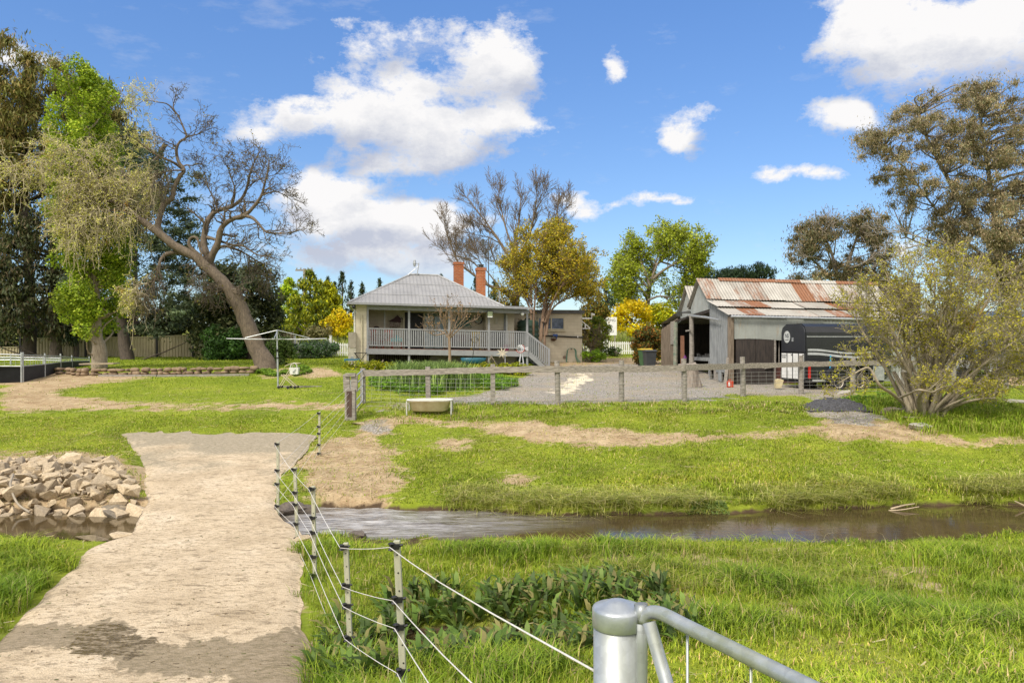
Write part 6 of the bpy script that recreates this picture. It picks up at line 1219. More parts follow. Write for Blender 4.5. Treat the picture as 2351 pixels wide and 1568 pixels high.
# ------------------------------------------------------------------ trees
BK_PINE = bark_mat('pine_bark', (.13,.10,.08), (.045,.035,.03)); BK_GREY = bark_mat('grey_bark', (.30,.25,.19), (.14,.11,.085)); BK_LEAN = bark_mat('lichen_bark', (.20,.155,.11), (.075,.058,.043), (.42,.21,.02), .63); BK_TWIG = bark_mat('pale_twig', (.56,.49,.33), (.38,.32,.20), (.46,.27,.03), .62); BK_TWIG_BACKLIT = bark_mat('backlit_twig', (.15,.12,.085), (.08,.062,.045))  # last bark: backlit look of twigs against the sky, put into the colour
BK_PALE = bark_mat('pale_bark', (.46,.40,.32), (.24,.20,.16)); BK_GUM = bark_mat('gum_bark', (.36,.31,.26), (.20,.165,.135)); BK_SHRUB = bark_mat('shrub_bark', (.43,.37,.27), (.23,.19,.13), (.42,.25,.03), .64); BK_POP = bark_mat('poplar_bark', (.46,.38,.28), (.20,.16,.11)); BK_BARE = bark_mat('bare_bark', (.24,.18,.12), (.12,.09,.065), (.36,.22,.05), .66); BK_WARM = bark_mat('warm_bark', (.30,.20,.13), (.15,.10,.07))
PINE = [(.045,.065,.018),(.07,.085,.025),(.10,.10,.03),(.035,.05,.018),(.13,.085,.03)]; DARK = [(.022,.042,.022),(.035,.06,.03),(.05,.08,.045),(.018,.03,.016)]
LIME = [(.34,.46,.03),(.26,.37,.024),(.46,.54,.05),(.18,.27,.02)]; GOLD = [(.56,.43,.025),(.44,.36,.028),(.32,.31,.03),(.60,.42,.025),(.24,.24,.03)]
YELLOW = [(.75,.52,.005),(.62,.48,.01),(.5,.42,.015),(.85,.62,.01)]; CYP = [(.32,.35,.018),(.20,.25,.02),(.10,.15,.02),(.45,.44,.02)]; GUML = [(.24,.21,.11),(.29,.23,.12),(.19,.19,.095),(.34,.25,.14),(.15,.165,.08)]
ELM = [(.34,.40,.025),(.42,.48,.04),(.25,.31,.025)]
UPV = np.array([0,0,1.])

def conifer(name, label, v, ytop, ybase, D, halfw, pal, n, size, dens=8, bark=BK_PINE, tip=.12, r=(.35,.75), group=None, aspect=.28, power=1.0, tr=.2):
    g = gp(v, D); top = at(v, ytop, D).z; z0 = max(at(v, ybase, D).z, g.z); cl = []
    for k in range(n):
        u = random.random()**.8; z = z0+(top-z0)*u; w_ = halfw*max(tip*.3, (1-u))**power; a = random.uniform(0, 6.283); q = w_*random.uniform(.25,1)**.5; rr = random.uniform(*r)*(.45+.75*(1-u))
        cl.append(((g.x+q*math.cos(a), g.y+q*math.sin(a), z), (rr, rr, rr*.9)))
    for k in range(4): cl.append(((g.x, g.y, top-.25*k-.1), (.12+.06*k,.12+.06*k,.35)))
    return foliage_tree(name, label, g, [g-Vector((0,0,.3)), Vector((g.x,g.y,(g.z+top)/2)), Vector((g.x,g.y,top))], cl, dens, size, pal, bark, tr, aspect, up=UPV, group=group, limbs=30)

# far pines and cypresses
k = 0
for v, yt, D, hw, lab in ((786,626,92,2.6,'tallest dark young pine behind the farmhouse roof on its left'),(752,636,90,1.4,'thin young pine left of the tallest one behind the farmhouse'),(727,646,92,1.3,'leftmost thin young pine rising over the golden cypress'),(768,650,95,1.3,'small pine tucked between two taller ones left of the roof'),(806,646,92,1.2,'thin pine immediately right of the tallest one'),(832,651,90,1.3,'spindly pine rising just left of the roof ridge'),(871,641,90,1.5,'dark pine top peeping over the left roof slope'),(1012,632,90,1.6,'pine top peeping between the roof ridge and the left chimney'),(1092,640,90,1.8,'pine rising between the two brick chimneys'),(1135,646,88,1.6,'pine right of the second chimney'),(1392,652,78,1.9,'green pine just right of the golden tree'),(1376,672,80,1.6,'smaller pine left of the green pine beside the golden tree')):
    conifer('young_pine', lab, v, yt, 790, D, hw, [(.05,.085,.03),(.075,.11,.035),(.035,.06,.025)], 44, .55, 5, r=(.35,.8), group='young pines beyond the farmhouse', aspect=.22)
for i, (v, yt, D, hw, lab, pal) in enumerate(((712,624,66,3.3,'broad golden green cypress standing left of the farmhouse',CYP),(752,648,67,2.6,'yellower cypress crowded against the right of the broad one',[(.55,.52,.014),(.42,.43,.016),(.28,.32,.018)]),(662,640,72,2.4,'lime green tree behind the left of the broad cypress',[(.36,.48,.014),(.26,.38,.014),(.46,.55,.02)]))):
    conifer('golden_cypress', lab, v, yt, 812, D, hw, pal, 150, .34, 11, r=(.3,.7), group='cypresses left of the house', aspect=.4, power=.65)
def shrub(name, label, v, y0, y1, D, w, pal, n, size, dens=10, cat='shrub', dep=None, aspect=.6, stems=6, bark=BK_GREY, group=None, rr=(.18,.4), base_v=None, up=None):
    """bush filling the frame rows y0..y1 and w frame units wide at depth D"""
    g = gp(v if base_v is None else base_v, D); pts = [(v+w/2*math.cos(a)*(1 if abs(math.sin(a)) < .8 else .9), (y0+y1)/2-(y1-y0)/2*math.sin(a)) for a in np.linspace(0, 6.283, 15)[:-1]]
    cl = clumps_in(pts, D, dep or w/1568*D*.45, n, *rr); return foliage_tree(name, label, g, [g-Vector((0,0,.2)), g+Vector((.03,0,.3)), at(v, (y0+y1)/2, D)], cl, dens, size, pal, bark, .07, aspect, cat, limbs=stems*3, group=group, limb_r=.02, up=up)
shrub('yellow_bush', 'bright yellow flowering bush against the left end of the farmhouse', 775, 712, 768, 56, 58, YELLOW, 34, .22, 7, rr=(.3,.6))
shrub('yellow_bush', 'large bright yellow bush below the green elm', 1452, 690, 765, 58, 92, YELLOW, 60, .24, 7, rr=(.35,.7))
shrub('yellow_bush', 'yellow green bush between the elm trunk and the shed', 1520, 698, 755, 60, 70, [(.42,.42,.012),(.30,.36,.015),(.5,.45,.01)], 40, .24, 7, rr=(.35,.7))
shrub('copper_shrub', 'copper brown shrub tree at the right corner of the wing', 1362, 685, 800, 47, 56, [(.20,.13,.02),(.26,.19,.02),(.15,.13,.02),(.12,.14,.02)], 60, .18, 9, rr=(.3,.55), stems=10)
shrub('green_shrub', 'thin fresh green shrub rising before the notice board', 1378, 722, 800, 43, 42, [(.18,.26,.02),(.24,.26,.02),(.12,.19,.02)], 26, .16, 8, rr=(.2,.4), stems=8)
shrub('orange_bush', 'dense orange tipped bush leaning on the left side of the shed', 1486, 752, 836, 39.5, 64, [(.30,.12,.02),(.22,.13,.02),(.10,.12,.02),(.06,.08,.02)], 80, .13, 12, rr=(.2,.38))
shrub('low_bush', 'low dark rose bush at the foot of the picket fence, left of the other', 1376, 796, 818, 47.5, 40, [(.05,.09,.02),(.08,.12,.03)], 16, .14, 9, rr=(.15,.3))
shrub('low_bush', 'low dark rose bush near the right end of the white picket fence', 1412, 796, 816, 47.5, 26, [(.05,.09,.02),(.09,.13,.03)], 12, .14, 9, rr=(.15,.28))
shrub('ground_shrub', 'bright lime ground cover clump at the right corner of the wing', 1358, 808, 827, 41.5, 66, [(.24,.38,.02),(.18,.32,.02)], 30, .12, 10, rr=(.15,.28))
shrub('grey_bush', 'pale brown grassy bush behind the left picket fence', 728, 745, 775, 55, 58, [(.20,.17,.07),(.16,.16,.06),(.24,.22,.09)], 26, .2, 8, rr=(.25,.5))
shrub('flower_hedge', 'dark green flowering border along the left picket fence', 722, 786, 818, 47.5, 110, [(.05,.11,.03),(.08,.15,.04),(.14,.17,.13)], 60, .13, 10, rr=(.22,.42))
shrub('laurel_shrub', 'loose green shrub beside the leaning trunk behind the clothes line', 642, 776, 842, 36.5, 60, [(.10,.16,.03),(.14,.20,.05),(.06,.11,.02)], 50, .12, 10, rr=(.18,.36))
shrub('fence_creeper', 'bushy dark green creeper growing in front of the tan fence', 512, 748, 832, 44, 86, [(.045,.11,.02),(.07,.15,.025),(.03,.07,.015)], 80, .15, 11, rr=(.25,.5))
for i, (v, w_, y0, lab) in enumerate(((818,60,833,'leftmost lime green hedge shrub under the verandah corner'),(860,46,834,'second lime green hedge shrub from the left'),(893,34,836,'small lime green hedge shrub beside the dark underfloor slats'),(958,52,834,'lime green hedge shrub behind the tall iris leaves'),(1048,30,836,'lime green shrub right of the small bare tree'),(1110,60,838,'low lime green shrub under the garden cart'),(1158,50,836,'lime green shrub around the cream pinwheel'),(1192,40,838,'lime green shrub at the feet of the windmill'))):
    shrub('hedge_shrub', lab, v, y0, 856 if i < 3 else 858, 32.5 if i > 2 else 33.2, w_, [(.34,.36,.012),(.26,.30,.015),(.16,.22,.02),(.42,.40,.015)], int(10+w_/4), .09, 12, group='lime hedge shrubs before the house', rr=(.14,.26))

# dense dark trees behind the leaning tree
foliage_tree('magnolia', 'dense glossy dark evergreen behind the leaning trunk', gp(575,46), [gp(575,46)-Vector((0,0,.3)), at(575,740,46), at(578,640,46)], clumps_in([(470,700),(500,650),(540,612),(590,600),(630,640),(642,700),(640,770),(600,800),(540,810),(470,800),(450,750)], 46, 2.6, 130, .4, .85), 9, .26, [(.045,.06,.02),(.07,.085,.028),(.11,.12,.04),(.03,.045,.016)], BK_PINE, .3, .5, limbs=40)
foliage_tree('pine', 'huge olive brown pine filling the left picture edge', gp(62,47.5), [gp(66,47.5)-Vector((0,0,.3)), at(70,700,47.5), at(55,420,47.5), at(60,140,47.5)], clumps_in([(-90,140),(-20,170),(20,150),(48,108),(80,105),(100,125),(128,145),(150,185),(225,190),(262,240),(270,330),(258,400),(190,430),(120,440),(70,470),(40,540),(-20,560),(-100,560)], 48, 3.4, 330, .6, 1.15), 8, .40, [(.19,.20,.05),(.25,.23,.065),(.15,.165,.045),(.29,.21,.07),(.20,.165,.05)], BK_PINE, .5, .22, up=UPV, limbs=45, limb_r=.035, soft=True)
foliage_tree('cypress', 'gloomy dark conifer under the great pine at the left edge', gp(128,46.5), [gp(128,46.5)-Vector((0,0,.3)), at(128,760,46.5), at(120,560,46.5)], clumps_in([(-90,560),(-10,520),(60,500),(130,450),(170,520),(190,640),(180,720),(150,768),(60,772),(-20,760),(-90,770)], 46.5, 2.2, 190, .45, .95), 8, .34, [(.05,.065,.028),(.08,.095,.042),(.11,.12,.05),(.12,.095,.05)], BK_PINE, .50, .3, up=UPV, limbs=24, soft=True)
foliage_tree('cedar', 'blue green cedar with a leaning black trunk behind the poplar', gp(296,45), [gp(296,45)-Vector((0,0,.3)), at(282,760,45), at(275,640,45), at(330,430,45), at(380,330,45)], clumps_in([(260,330),(300,260),(350,330),(420,380),(432,470),(452,530),(470,600),(560,620),(600,650),(560,700),(470,690),(440,740),(400,770),(340,760),(300,730),(250,720),(180,700),(150,640),(180,560),(250,480),(240,400)], 45, 2.6, 260, .4, .95, zs=.45), 9, .26, [(.08,.115,.06),(.115,.15,.075),(.055,.08,.042),(.15,.18,.09)], BK_PINE, .46, .3, limbs=26, limb_r=.025, soft=True)
foliage_tree('pine', 'olive topped pine seen behind the leaning tree crown', gp(310,52), [gp(310,52), at(310,600,52), at(310,280,52)], clumps_in([(250,230),(280,300),(330,330),(365,380),(378,440),(360,500),(260,480),(240,360)], 52, 2.4, 90, .5, .9), 7, .38, [(.16,.16,.045),(.12,.125,.035),(.21,.18,.06)], BK_PINE, .3, .22, up=UPV, limbs=30, soft=True)
conifer('young_conifer', 'small shaded conifer in front of the tan fence under the pines', 175, 690, 780, 47.2, 1.2, DARK, 50, .22, 10, group=None, aspect=.3)

for i, (v, w_, y0, y1, lab) in enumerate(((-20,190,700,800,'dark shelter shrub behind the fence at the left edge'),(150,180,690,790,'dark shelter shrub behind the fence left of the poplar'),(320,180,700,790,'dark shelter shrub behind the fence beside the cedar trunk'),(455,160,690,790,'dark shelter shrub behind the fence near the creeper'))):
    shrub('shelter_shrub', lab, v, y0, y1, 54, w_, [(.045,.06,.022),(.07,.085,.03),(.10,.11,.03),(.03,.045,.018)], 60, .3, 8, rr=(.5,.9), group='shelter shrubs behind the tan fence')
# poplar
g = gp(229, 33.6); POP = [(170,172),(190,152),(212,165),(236,190),(250,230),(252,300),(262,340),(268,420),(262,470),(278,500),(296,560),(302,620),(290,680),(270,730),(255,768),(220,775),(185,772),(165,720),(150,690),(135,640),(132,560),(118,480),(95,430),(82,380),(100,330),(108,260),(120,215),(140,180)]
foliage_tree('poplar', 'tall bright green poplar with a pale gnarled trunk', g, [g-Vector((0,0,.3)), at(229,800,33.6), at(222,770,33.6), at(215,600,33.6), at(200,350,33.6), at(188,180,33.6)], clumps_in([(205+(x-205)*.84, y) for x, y in POP], 33.6, 1.5, 360, .20, .48, zs=1.2), 10, .12, LIME, BK_POP, .40, .75, limbs=140, limb_r=.03, ktint=.16)

# leaning tree: main limbs follow the photographed one, twigs grow from them
def leaning():
    D = 33; g = gp(607, D); T = Tree()
    def LP(pts, d0=0, d1=0): n = len(pts); return [at(v, y, D+d0+(d1-d0)*i/(n-1)) for i, (v, y) in enumerate(pts)]
    TW = dict(kids=[5,4,3], ang=50, ratio=.58, wander=.36, up=(0,0,.03), seg=.2, rmin=.008, rr=.62, t0=.2, leaflev=1)
    DR = dict(kids=[5,5,3], ang=55, ratio=.6, wander=.22, up=(0,0,-.17), seg=.2, rmin=.009, rr=.55, t0=.12, leaflev=1)
    tr, rr = T.limb([g+Vector((.05,0,-.3)), g+Vector((0,0,.25))]+LP([(592,805),(580,774),(563,735),(550,707),(535,680),(520,657),(493,630),(470,609),(450,590),(422,576),(400,564),(375,543),(353,527),(330,510),(316,501),(293,480),(267,466),(248,446),(233,431),(213,415),(186,408)], 0, -1.0), .53, .05, 60)
    rr[:] = np.interp(np.linspace(0,1,60), [0,.04,.08,.22,.34,.5,.62,.75,.85,1], [.68,.53,.43,.33,.27,.215,.18,.14,.10,.05]); tr_root = (tr, rr)
    sets = []
    def main(pts, r0, r1, d0=0, d1=0, n=None): l = T.limb(LP(pts, d0, d1), r0*.88, r1*.9, n or len(pts)*3); sets.append(l); return l
    A = main([(490,622),(476,588),(468,560),(470,535),(480,500),(500,484),(533,474),(556,455),(567,430),(575,395),(590,360),(603,338)], .23, .02, 0, 1.2)
    B = main([(478,612),(485,590),(500,560),(508,525),(530,505),(560,495),(580,478),(600,450),(607,425),(615,392),(618,365)], .23, .02, 0, -1.2)
    C = main([(560,495),(578,500),(592,512),(610,532),(635,536),(665,535),(690,528),(704,540)], .11, .012, -.6, -1.5)
    Dd = main([(366,536),(363,518),(370,488),(380,466),(396,455),(400,431),(413,405),(423,391),(410,371),(405,345),(413,326),(428,315),(422,295),(410,268),(398,248),(402,225),(408,200)], .19, .012, -.3, .6)
    D2 = main([(413,326),(433,314),(456,308),(470,298)], .07, .01, .2, 1.0); D3 = main([(423,391),(405,378),(393,371),(363,358),(343,345),(318,325),(296,300)], .10, .012, .3, -1.2)
    D4 = main([(405,262),(385,240),(360,235),(330,232),(300,255)], .05, .008, .5, -.5); D5 = main([(423,391),(380,395),(350,420)], .06, .01, 0, -.5)
    E = main([(455,594),(425,583),(400,580),(378,586),(368,600),(363,617),(357,640),(340,651),(325,664),(313,680)], .15, .02, 0, -1.6)
    E2 = main([(357,640),(346,660),(336,672),(330,690)], .05, .01, -1.2, -1.6); E3 = main([(340,651),(318,655),(300,668)], .045, .01, -1.2, -2)
    F = main([(480,612),(462,590),(436,566),(437,548),(452,546),(458,568),(464,585)], .13, .05, -.4, -.6)
    G = main([(297,484),(276,483),(252,484),(228,494),(205,510),(188,530),(180,560)], .11, .012, -.6, -2); G2 = main([(267,466),(240,462),(205,468),(170,482),(150,510)], .08, .01, -.8, -1.8)
    H = main([(478,598),(508,566),(540,572),(562,582),(588,598),(612,612),(630,640)], .11, .012, .2, 1.6); I = main([(476,545),(500,552),(530,562),(560,566),(590,585),(620,590),(655,600)], .10, .012, .2, -1)
    J = main([(186,408),(165,385),(130,370),(95,375),(60,388),(25,392)], .06, .008, -1, -2.2); K = main([(233,431),(225,400),(200,370),(165,345),(130,330)], .06, .008, -.8, -1.6); M = main([(293,480),(300,440),(285,400),(260,370),(240,335)], .07, .01, -.6, .4)
    Nn = main([(330,510),(345,480),(335,445),(320,420)], .05, .01, -.4, .6); O = main([(520,657),(500,660),(480,650),(455,640)], .06, .01, -.2, -1.2); Pp = main([(205,412),(185,425),(170,455),(165,500)], .05, .01, -1, -1.6)
    Q = main([(500,484),(490,455),(478,430),(470,400),(455,380)], .06, .01, .3, 1.0); Rr = main([(533,474),(540,440),(530,405),(520,375)], .06, .01, .6, .0); Ss = main([(600,450),(630,440),(655,450),(675,465)], .045, .01, -1, -.4); Tt = main([(607,425),(590,400),(560,375),(545,352)], .045, .01, -1, .2); Uu = main([(567,430),(600,410),(635,400),(650,380)], .04, .008, .8, .2)
    for l, r in (A, B, C, H, I, Q, Rr, Ss, Tt, Uu): T.sprout(l, r, 18, 1.1, 2, TW, .22, 1, (0,0,.35), .5)
    for l, r in (Dd, D2, D3, D4): T.sprout(l, r, 14, 1.05, 2, TW, .45, 1, (0,0,.25), .5)
    for l, r in (D5, E, E2, E3): T.sprout(l, r, 11, .95, 2, DR, .45, 1, (0,-.1,-.2), .35)
    for l, r in (G, G2, J, K, M, Nn, Pp): T.sprout(l, r, 22, 1.35, 2, DR, .15, 1, (0,-.1,.35), .35)
    T.sprout(tr, rr, 40, 1.5, 2, DR, .72, 1, (0,-.1,.5), .3); 
    for l, r in (O, ): T.sprout(l, r, 14, 1.0, 2, DR, .3, 1, (0,-.3,-.3), .4)
    T.sprout(tr, rr, 12, 1.0, 2, DR, .24, .45, (0,-.5,-.4), .12); T.sprout(H[0], H[1], 14, 1.2, 2, DR, .4, 1, (0,0,-.4), .4)
    for l, r in (G, G2, J, K, M, Nn, Pp, (tr[40:], rr[40:]), E, D5):
        for k in range(13):
            q = l[int(len(l)*random.uniform(.2,.99))]; L_ = random.uniform(1.0,3.0); p = [np.array(q)+np.array([0,random.uniform(-.6,.2),0])]; sx, sy = random.uniform(-.5,.4), random.uniform(-.4,.2)
            p = [p[0]]+[p[0]+np.array([sx*math.sin(u*1.5)+rng.normal()*.05, sy*u+rng.normal()*.05, .25*math.sin(min(1,u*2)*math.pi)-L_*u**1.3]) for u in (.12,.25,.4,.55,.7,.85,1.)]
            pts_ = smooth_line(p, 14); T.polys.append((pts_, np.linspace(.018, .008, 14))); T.tips.append(pts_); T.sprout(pts_, np.full(14,.012), 5, .45, 0, DR, .2, 1, (0,0,-.2), .7)
    cut = (372-1175.5)/1568*33; TL = [q for q in T.polys if q[1][0] < .04 and q[0][0][0] < cut]; TR = [q for q in T.polys if q[1][0] < .04 and q[0][0][0] >= cut]; T.polys = [q for q in T.polys if q[1][0] >= .04]
    root = branch_tree('leaning_tree', 'big leaning half bare tree with lichen covered twisting limbs', g, T, BK_LEAN, 0, 0, None)
    o = tuple(g); tubes_object('twigs', root, TL, BK_TWIG, o); tubes_object('twigs', root, TR, BK_TWIG_BACKLIT, o); C_ = T.leafpts(3.0, .06); left = C_[:, 0] < (360-1175.5)/1568*33  # right-hand twigs get the bark painted dark as if backlit
    keep = left | (rng.random(len(C_)) < .14); C_ = C_[keep]; left = left[keep]
    pal = np.where(left[:, None], palette(len(C_), [(.62,.60,.12),(.50,.52,.09),(.68,.64,.24)]), palette(len(C_), [(.18,.16,.03),(.26,.22,.03),(.12,.11,.03)]))
    leaf_object('crown', root, C_, rand_dirs(len(C_)), .085, pal, .6, None, None, o)
    b = MB(); p0, p1 = at(527,672,33-.25), at(536,666,33-.3); p1 = at(536,665,32.6); p1 = at(541,664,32.75); b.tube([at(562,722,32.9), at(549,690,32.8), p1], [.30,.25,.235], 14); b.build('sawn_limb', BK_LEAN, root, o); b = MB(); b.lathe(tuple(p1+Vector((0,0,.0))), [(.0,.012),(.22,.01),(.22,.0)], 16); b.build('cut_face', mat('cut_wood', (.62,.55,.44), None, 14, .8), root, o)
leaning()

# big bare tree and golden tree behind and beside the house
def bare_tree():
    D = 54; g = gp(1187, D); T = Tree(); A = dict(kids=[7,6,4], ang=34, ratio=.62, wander=.13, up=(0,0,.10), seg=.5, rmin=.011, rr=.45, t0=.2, leaflev=0)
    def main(pts, r0, r1, d0=0, d1=0): n = len(pts); return T.limb([at(v, y, D+d0+(d1-d0)*i/(n-1)) for i, (v, y) in enumerate(pts)], r0*.7, r1*.7)
    M = [main([(1187,800),(1186,720),(1187,660),(1182,600),(1183,560),(1190,520),(1194,480),(1196,445)], .42, .03),
         main([(1184,640),(1172,600),(1150,560),(1130,530),(1108,500),(1085,470),(1072,450)], .24, .02, 0, 2), main([(1187,610),(1202,570),(1216,540),(1225,500),(1232,460),(1236,440)], .22, .02, 0, -2),
         main([(1180,690),(1150,665),(1120,655),(1080,625),(1050,600),(1035,560),(1022,525),(1020,500)], .24, .02, 0, -2), main([(1120,655),(1095,610),(1060,590),(1030,585),(1005,565)], .12, .015, -1, 1.5),
         main([(1183,580),(1168,545),(1155,500),(1148,465),(1140,440)], .16, .02, 0, 1), main([(1216,545),(1245,525),(1270,510),(1290,490),(1302,470)], .13, .015, -1, 1), main([(1187,640),(1215,600),(1250,570),(1275,550),(1295,535)], .16, .015, 0, 2), main([(1150,560),(1120,545),(1095,540),(1070,530)], .08, .015, 1, -1), main([(1187,660),(1160,620),(1130,600),(1105,590)], .12, .015, 0, -2), main([(1150,665),(1120,625),(1090,590),(1060,575)], .1, .015, -.5, 2)]
    for l, r in M: T.sprout(l, r, 18, 1.6, 2, A, .35, 1, (0,0,.35), .42)
    branch_tree('bare_tree', 'tall leafless tree with ascending limbs behind the chimneys', g, T, BK_BARE, .25, .10, [(.25,.20,.08),(.16,.14,.06)])
bare_tree()
def gold_tree():
    D = 39.5; g = gp(1243, D); T = Tree(); A = dict(kids=[6,5,4], ang=38, ratio=.62, wander=.17, up=(0,0,.05), seg=.3, rmin=.008, rr=.55, t0=.15, leaflev=1); M = []
    for b0, pts in ((1218,[(1219,800),(1219,740),(1221,700),(1216,640),(1205,590),(1195,560)]),(1224,[(1224,790),(1226,720),(1232,650),(1240,600),(1245,560)]),(1238,[(1240,790),(1243,740),(1252,690),(1275,640),(1300,600)]),(1252,[(1250,800),(1252,740),(1262,700),(1300,665),(1335,635),(1352,640)]),(1252,[(1252,740),(1275,680),(1310,630),(1328,600)]),(1240,[(1248,700),(1265,640),(1262,580),(1258,550)]),(1240,[(1243,780),(1248,720),(1270,650),(1285,590),(1280,560)]),(1250,[(1254,770),(1262,720),(1290,690),(1325,680),(1360,680)]),(1221,[(1221,720),(1205,680),(1190,640),(1178,620)]),(1240,[(1246,740),(1262,690),(1300,640),(1330,620)]),(1221,[(1222,700),(1200,670),(1185,690),(1180,720)])):
        d1 = random.uniform(-2.2, 2.2); n = len(pts); M.append(T.limb([at(v, y, D+d1*i/(n-1)) for i, (v, y) in enumerate(pts)], .078, .014))
    for l, r in M: T.sprout(l, r, 17, 1.2, 2, A, .32, 1, (0,0,.2), .45)
    branch_tree('golden_tree', 'multi stemmed tree with fine golden spring leaves beside the stairs', g, T, BK_WARM, 9.0, .125, GOLD, jit=.10, wts=[.22,.26,.24,.10,.18])
gold_tree()
def elm():
    D = 61; g = gp(1486, D); T = Tree(); A = dict(kids=[5,5,4], ang=42, ratio=.60, wander=.18, up=(0,0,.06), seg=.4, rmin=.012, rr=.55, t0=.15, leaflev=1); M = []
    for pts, r0 in (([(1486,780),(1485,740),(1487,700),(1492,660),(1500,620),(1512,580),(1515,555)],.34),([(1490,665),(1470,640),(1450,620),(1428,612)],.14),([(1500,640),(1525,620),(1560,600),(1590,590),(1602,582)],.16),([(1492,660),(1480,620),(1465,590),(1455,575)],.14),([(1505,610),(1535,585),(1560,565),(1575,550)],.13),([(1487,690),(1515,680),(1550,685),(1575,680)],.12),([(1487,700),(1462,690),(1440,680)],.10),([(1515,600),(1545,610),(1580,622),(1600,625)],.10),([(1496,640),(1510,605),(1535,560),(1540,550)],.12),([(1487,680),(1460,650),(1440,640),(1425,650)],.1)):
        d1 = random.uniform(-3, 3); n = len(pts); M.append(T.limb([at(v, y, D+d1*i/(n-1)) for i, (v, y) in enumerate(pts)], r0, .02))
    for l, r in M: T.sprout(l, r, 15, 1.55, 2, A, .3, 1, (0,0,.25), .45)
    branch_tree('elm', 'spreading tree in fresh green leaf left of the shed', g, T, BK_GREY, 6.5, .22, ELM, jit=.2)
elm()
foliage_tree('pine', 'dark spreading pine glimpsed left of the green elm', gp(1428,80), [gp(1428,80), at(1428,700,80), at(1426,645,80)], clumps_in([(1402,665),(1425,640),(1450,648),(1452,690),(1430,700),(1405,695)], 80, 2, 22, .5, .9, zs=.5), 7, .4, DARK, BK_PINE, .2, .25, up=UPV, limbs=16)
for v, pts, lab in ((1608,[(1570,640),(1585,618),(1615,612),(1640,628),(1660,640),(1640,655),(1600,660),(1570,660)],'dark pine crown showing above the left of the shed roof'),(1690,[(1664,625),(1680,615),(1696,628),(1690,645),(1668,645)],'small dark pine above the middle of the shed roof'),(1735,[(1695,640),(1715,612),(1738,604),(1770,620),(1772,640),(1740,652),(1700,650)],'broad dark pine above the middle of the shed roof')):
    foliage_tree('pine', lab, gp(v,84), [gp(v,84), at(v,720,84), at(v,625,84)], clumps_in(pts, 84, 2.4, 26, .6, 1.1, zs=.6), 8, .42, [(.035,.065,.03),(.05,.085,.035),(.025,.045,.022)], BK_PINE, .25, .25, up=UPV, limbs=20, group='pines behind the shed')
# gums
def gum(label, v, D, trunkpts, crowns, n, size, dens, pal, r, dead=None, rr=(.5,.95), tr=.3):
    g = gp(v, D); T = Tree(); root = empty('gum_tree', g, label, 'tree'); o = tuple(g); lines = [T.limb([at(a, y, D+d) for a, y, d in pts], r0, .04) for pts, r0 in trunkpts]; cl = []
    for poly, k in crowns: cl += clumps_in(poly, D, 2.8, k, *rr, zs=.75)
    ends = np.concatenate([l[len(l)//3:] for l, _ in lines])
    for c, _ in cl:
        c = np.array(c); i = int(np.argmin(np.linalg.norm(ends-c, axis=1)+np.maximum(0, ends[:, 2]-c[2])*1.5)); a = ends[i]; T.polys.append((smooth_line([a, (a+c)/2+rng.normal(size=3)*.3+np.array([0,0,.2]), c], 7), np.linspace(.055, .014, 7)))
    A = dict(kids=[5,4], ang=35, ratio=.6, wander=.2, up=(0,0,.05), seg=.35, rmin=.014, rr=.5)
    if dead:
        for pts, r0 in dead: l, q = T.limb([at(a, y, D+d) for a, y, d in pts], r0, .015); T.sprout(l, q, 9, 1.5, 1, A, .3, 1, (0,0,.2), .5)
    tubes_object('trunk', root, T.polys, BK_GUM, o)
    C, Nn, K = clump_leaves(cl, dens, size*size*.26*.5, True); cols = palette(len(C), pal); kt = 1+rng.normal(size=len(cl))*.2; leaf_object('crown', root, C, rand_dirs(len(C))*.8+np.array([.0,-.3,.2]), size, np.clip(cols*kt[K][:, None], .005, .9), .26, -UPV*.8, None, o)
gum('grey green gum tree with bare pale limbs behind the shed', 1925, 60, [([(1925,800,0),(1925,700,0),(1920,620,0),(1900,560,.5),(1880,530,1)],.3),([(1925,680,0),(1945,610,0),(1965,550,-.5),(1975,510,-1)],.24),([(1925,700,0),(1960,640,.5),(1990,600,1),(2030,570,1)],.2),([(1922,660,0),(1880,610,-.5),(1840,580,-1)],.16)],
    [([(1805,560),(1820,530),(1860,510),(1900,505),(1915,530),(1905,580),(1880,600),(1840,610),(1815,590)],46),([(1920,520),(1950,495),(1990,492),(2022,510),(2030,550),(2048,580),(2040,620),(2010,640),(1980,640),(1960,600),(1930,560)],60),([(1822,640),(1835,628),(1870,630),(1875,650),(1830,655)],10),([(1960,640),(2020,630),(2030,655),(1990,670),(1960,665)],16),([(1890,600),(1940,600),(1960,650),(1900,650)],14)], 0, .28, 8, GUML, .3,
    [([(1925,640,0),(1905,590,-1),(1890,545,-2),(1888,520,-2)],.10),([(1900,600,-.5),(1860,590,-2),(1830,600,-2)],.08),([(1915,585,-1),(1918,540,-2.5),(1905,500,-3)],.07),([(1940,620,-1),(1990,600,-2.5),(2040,560,-3)],.08)], rr=(.5,1.0))
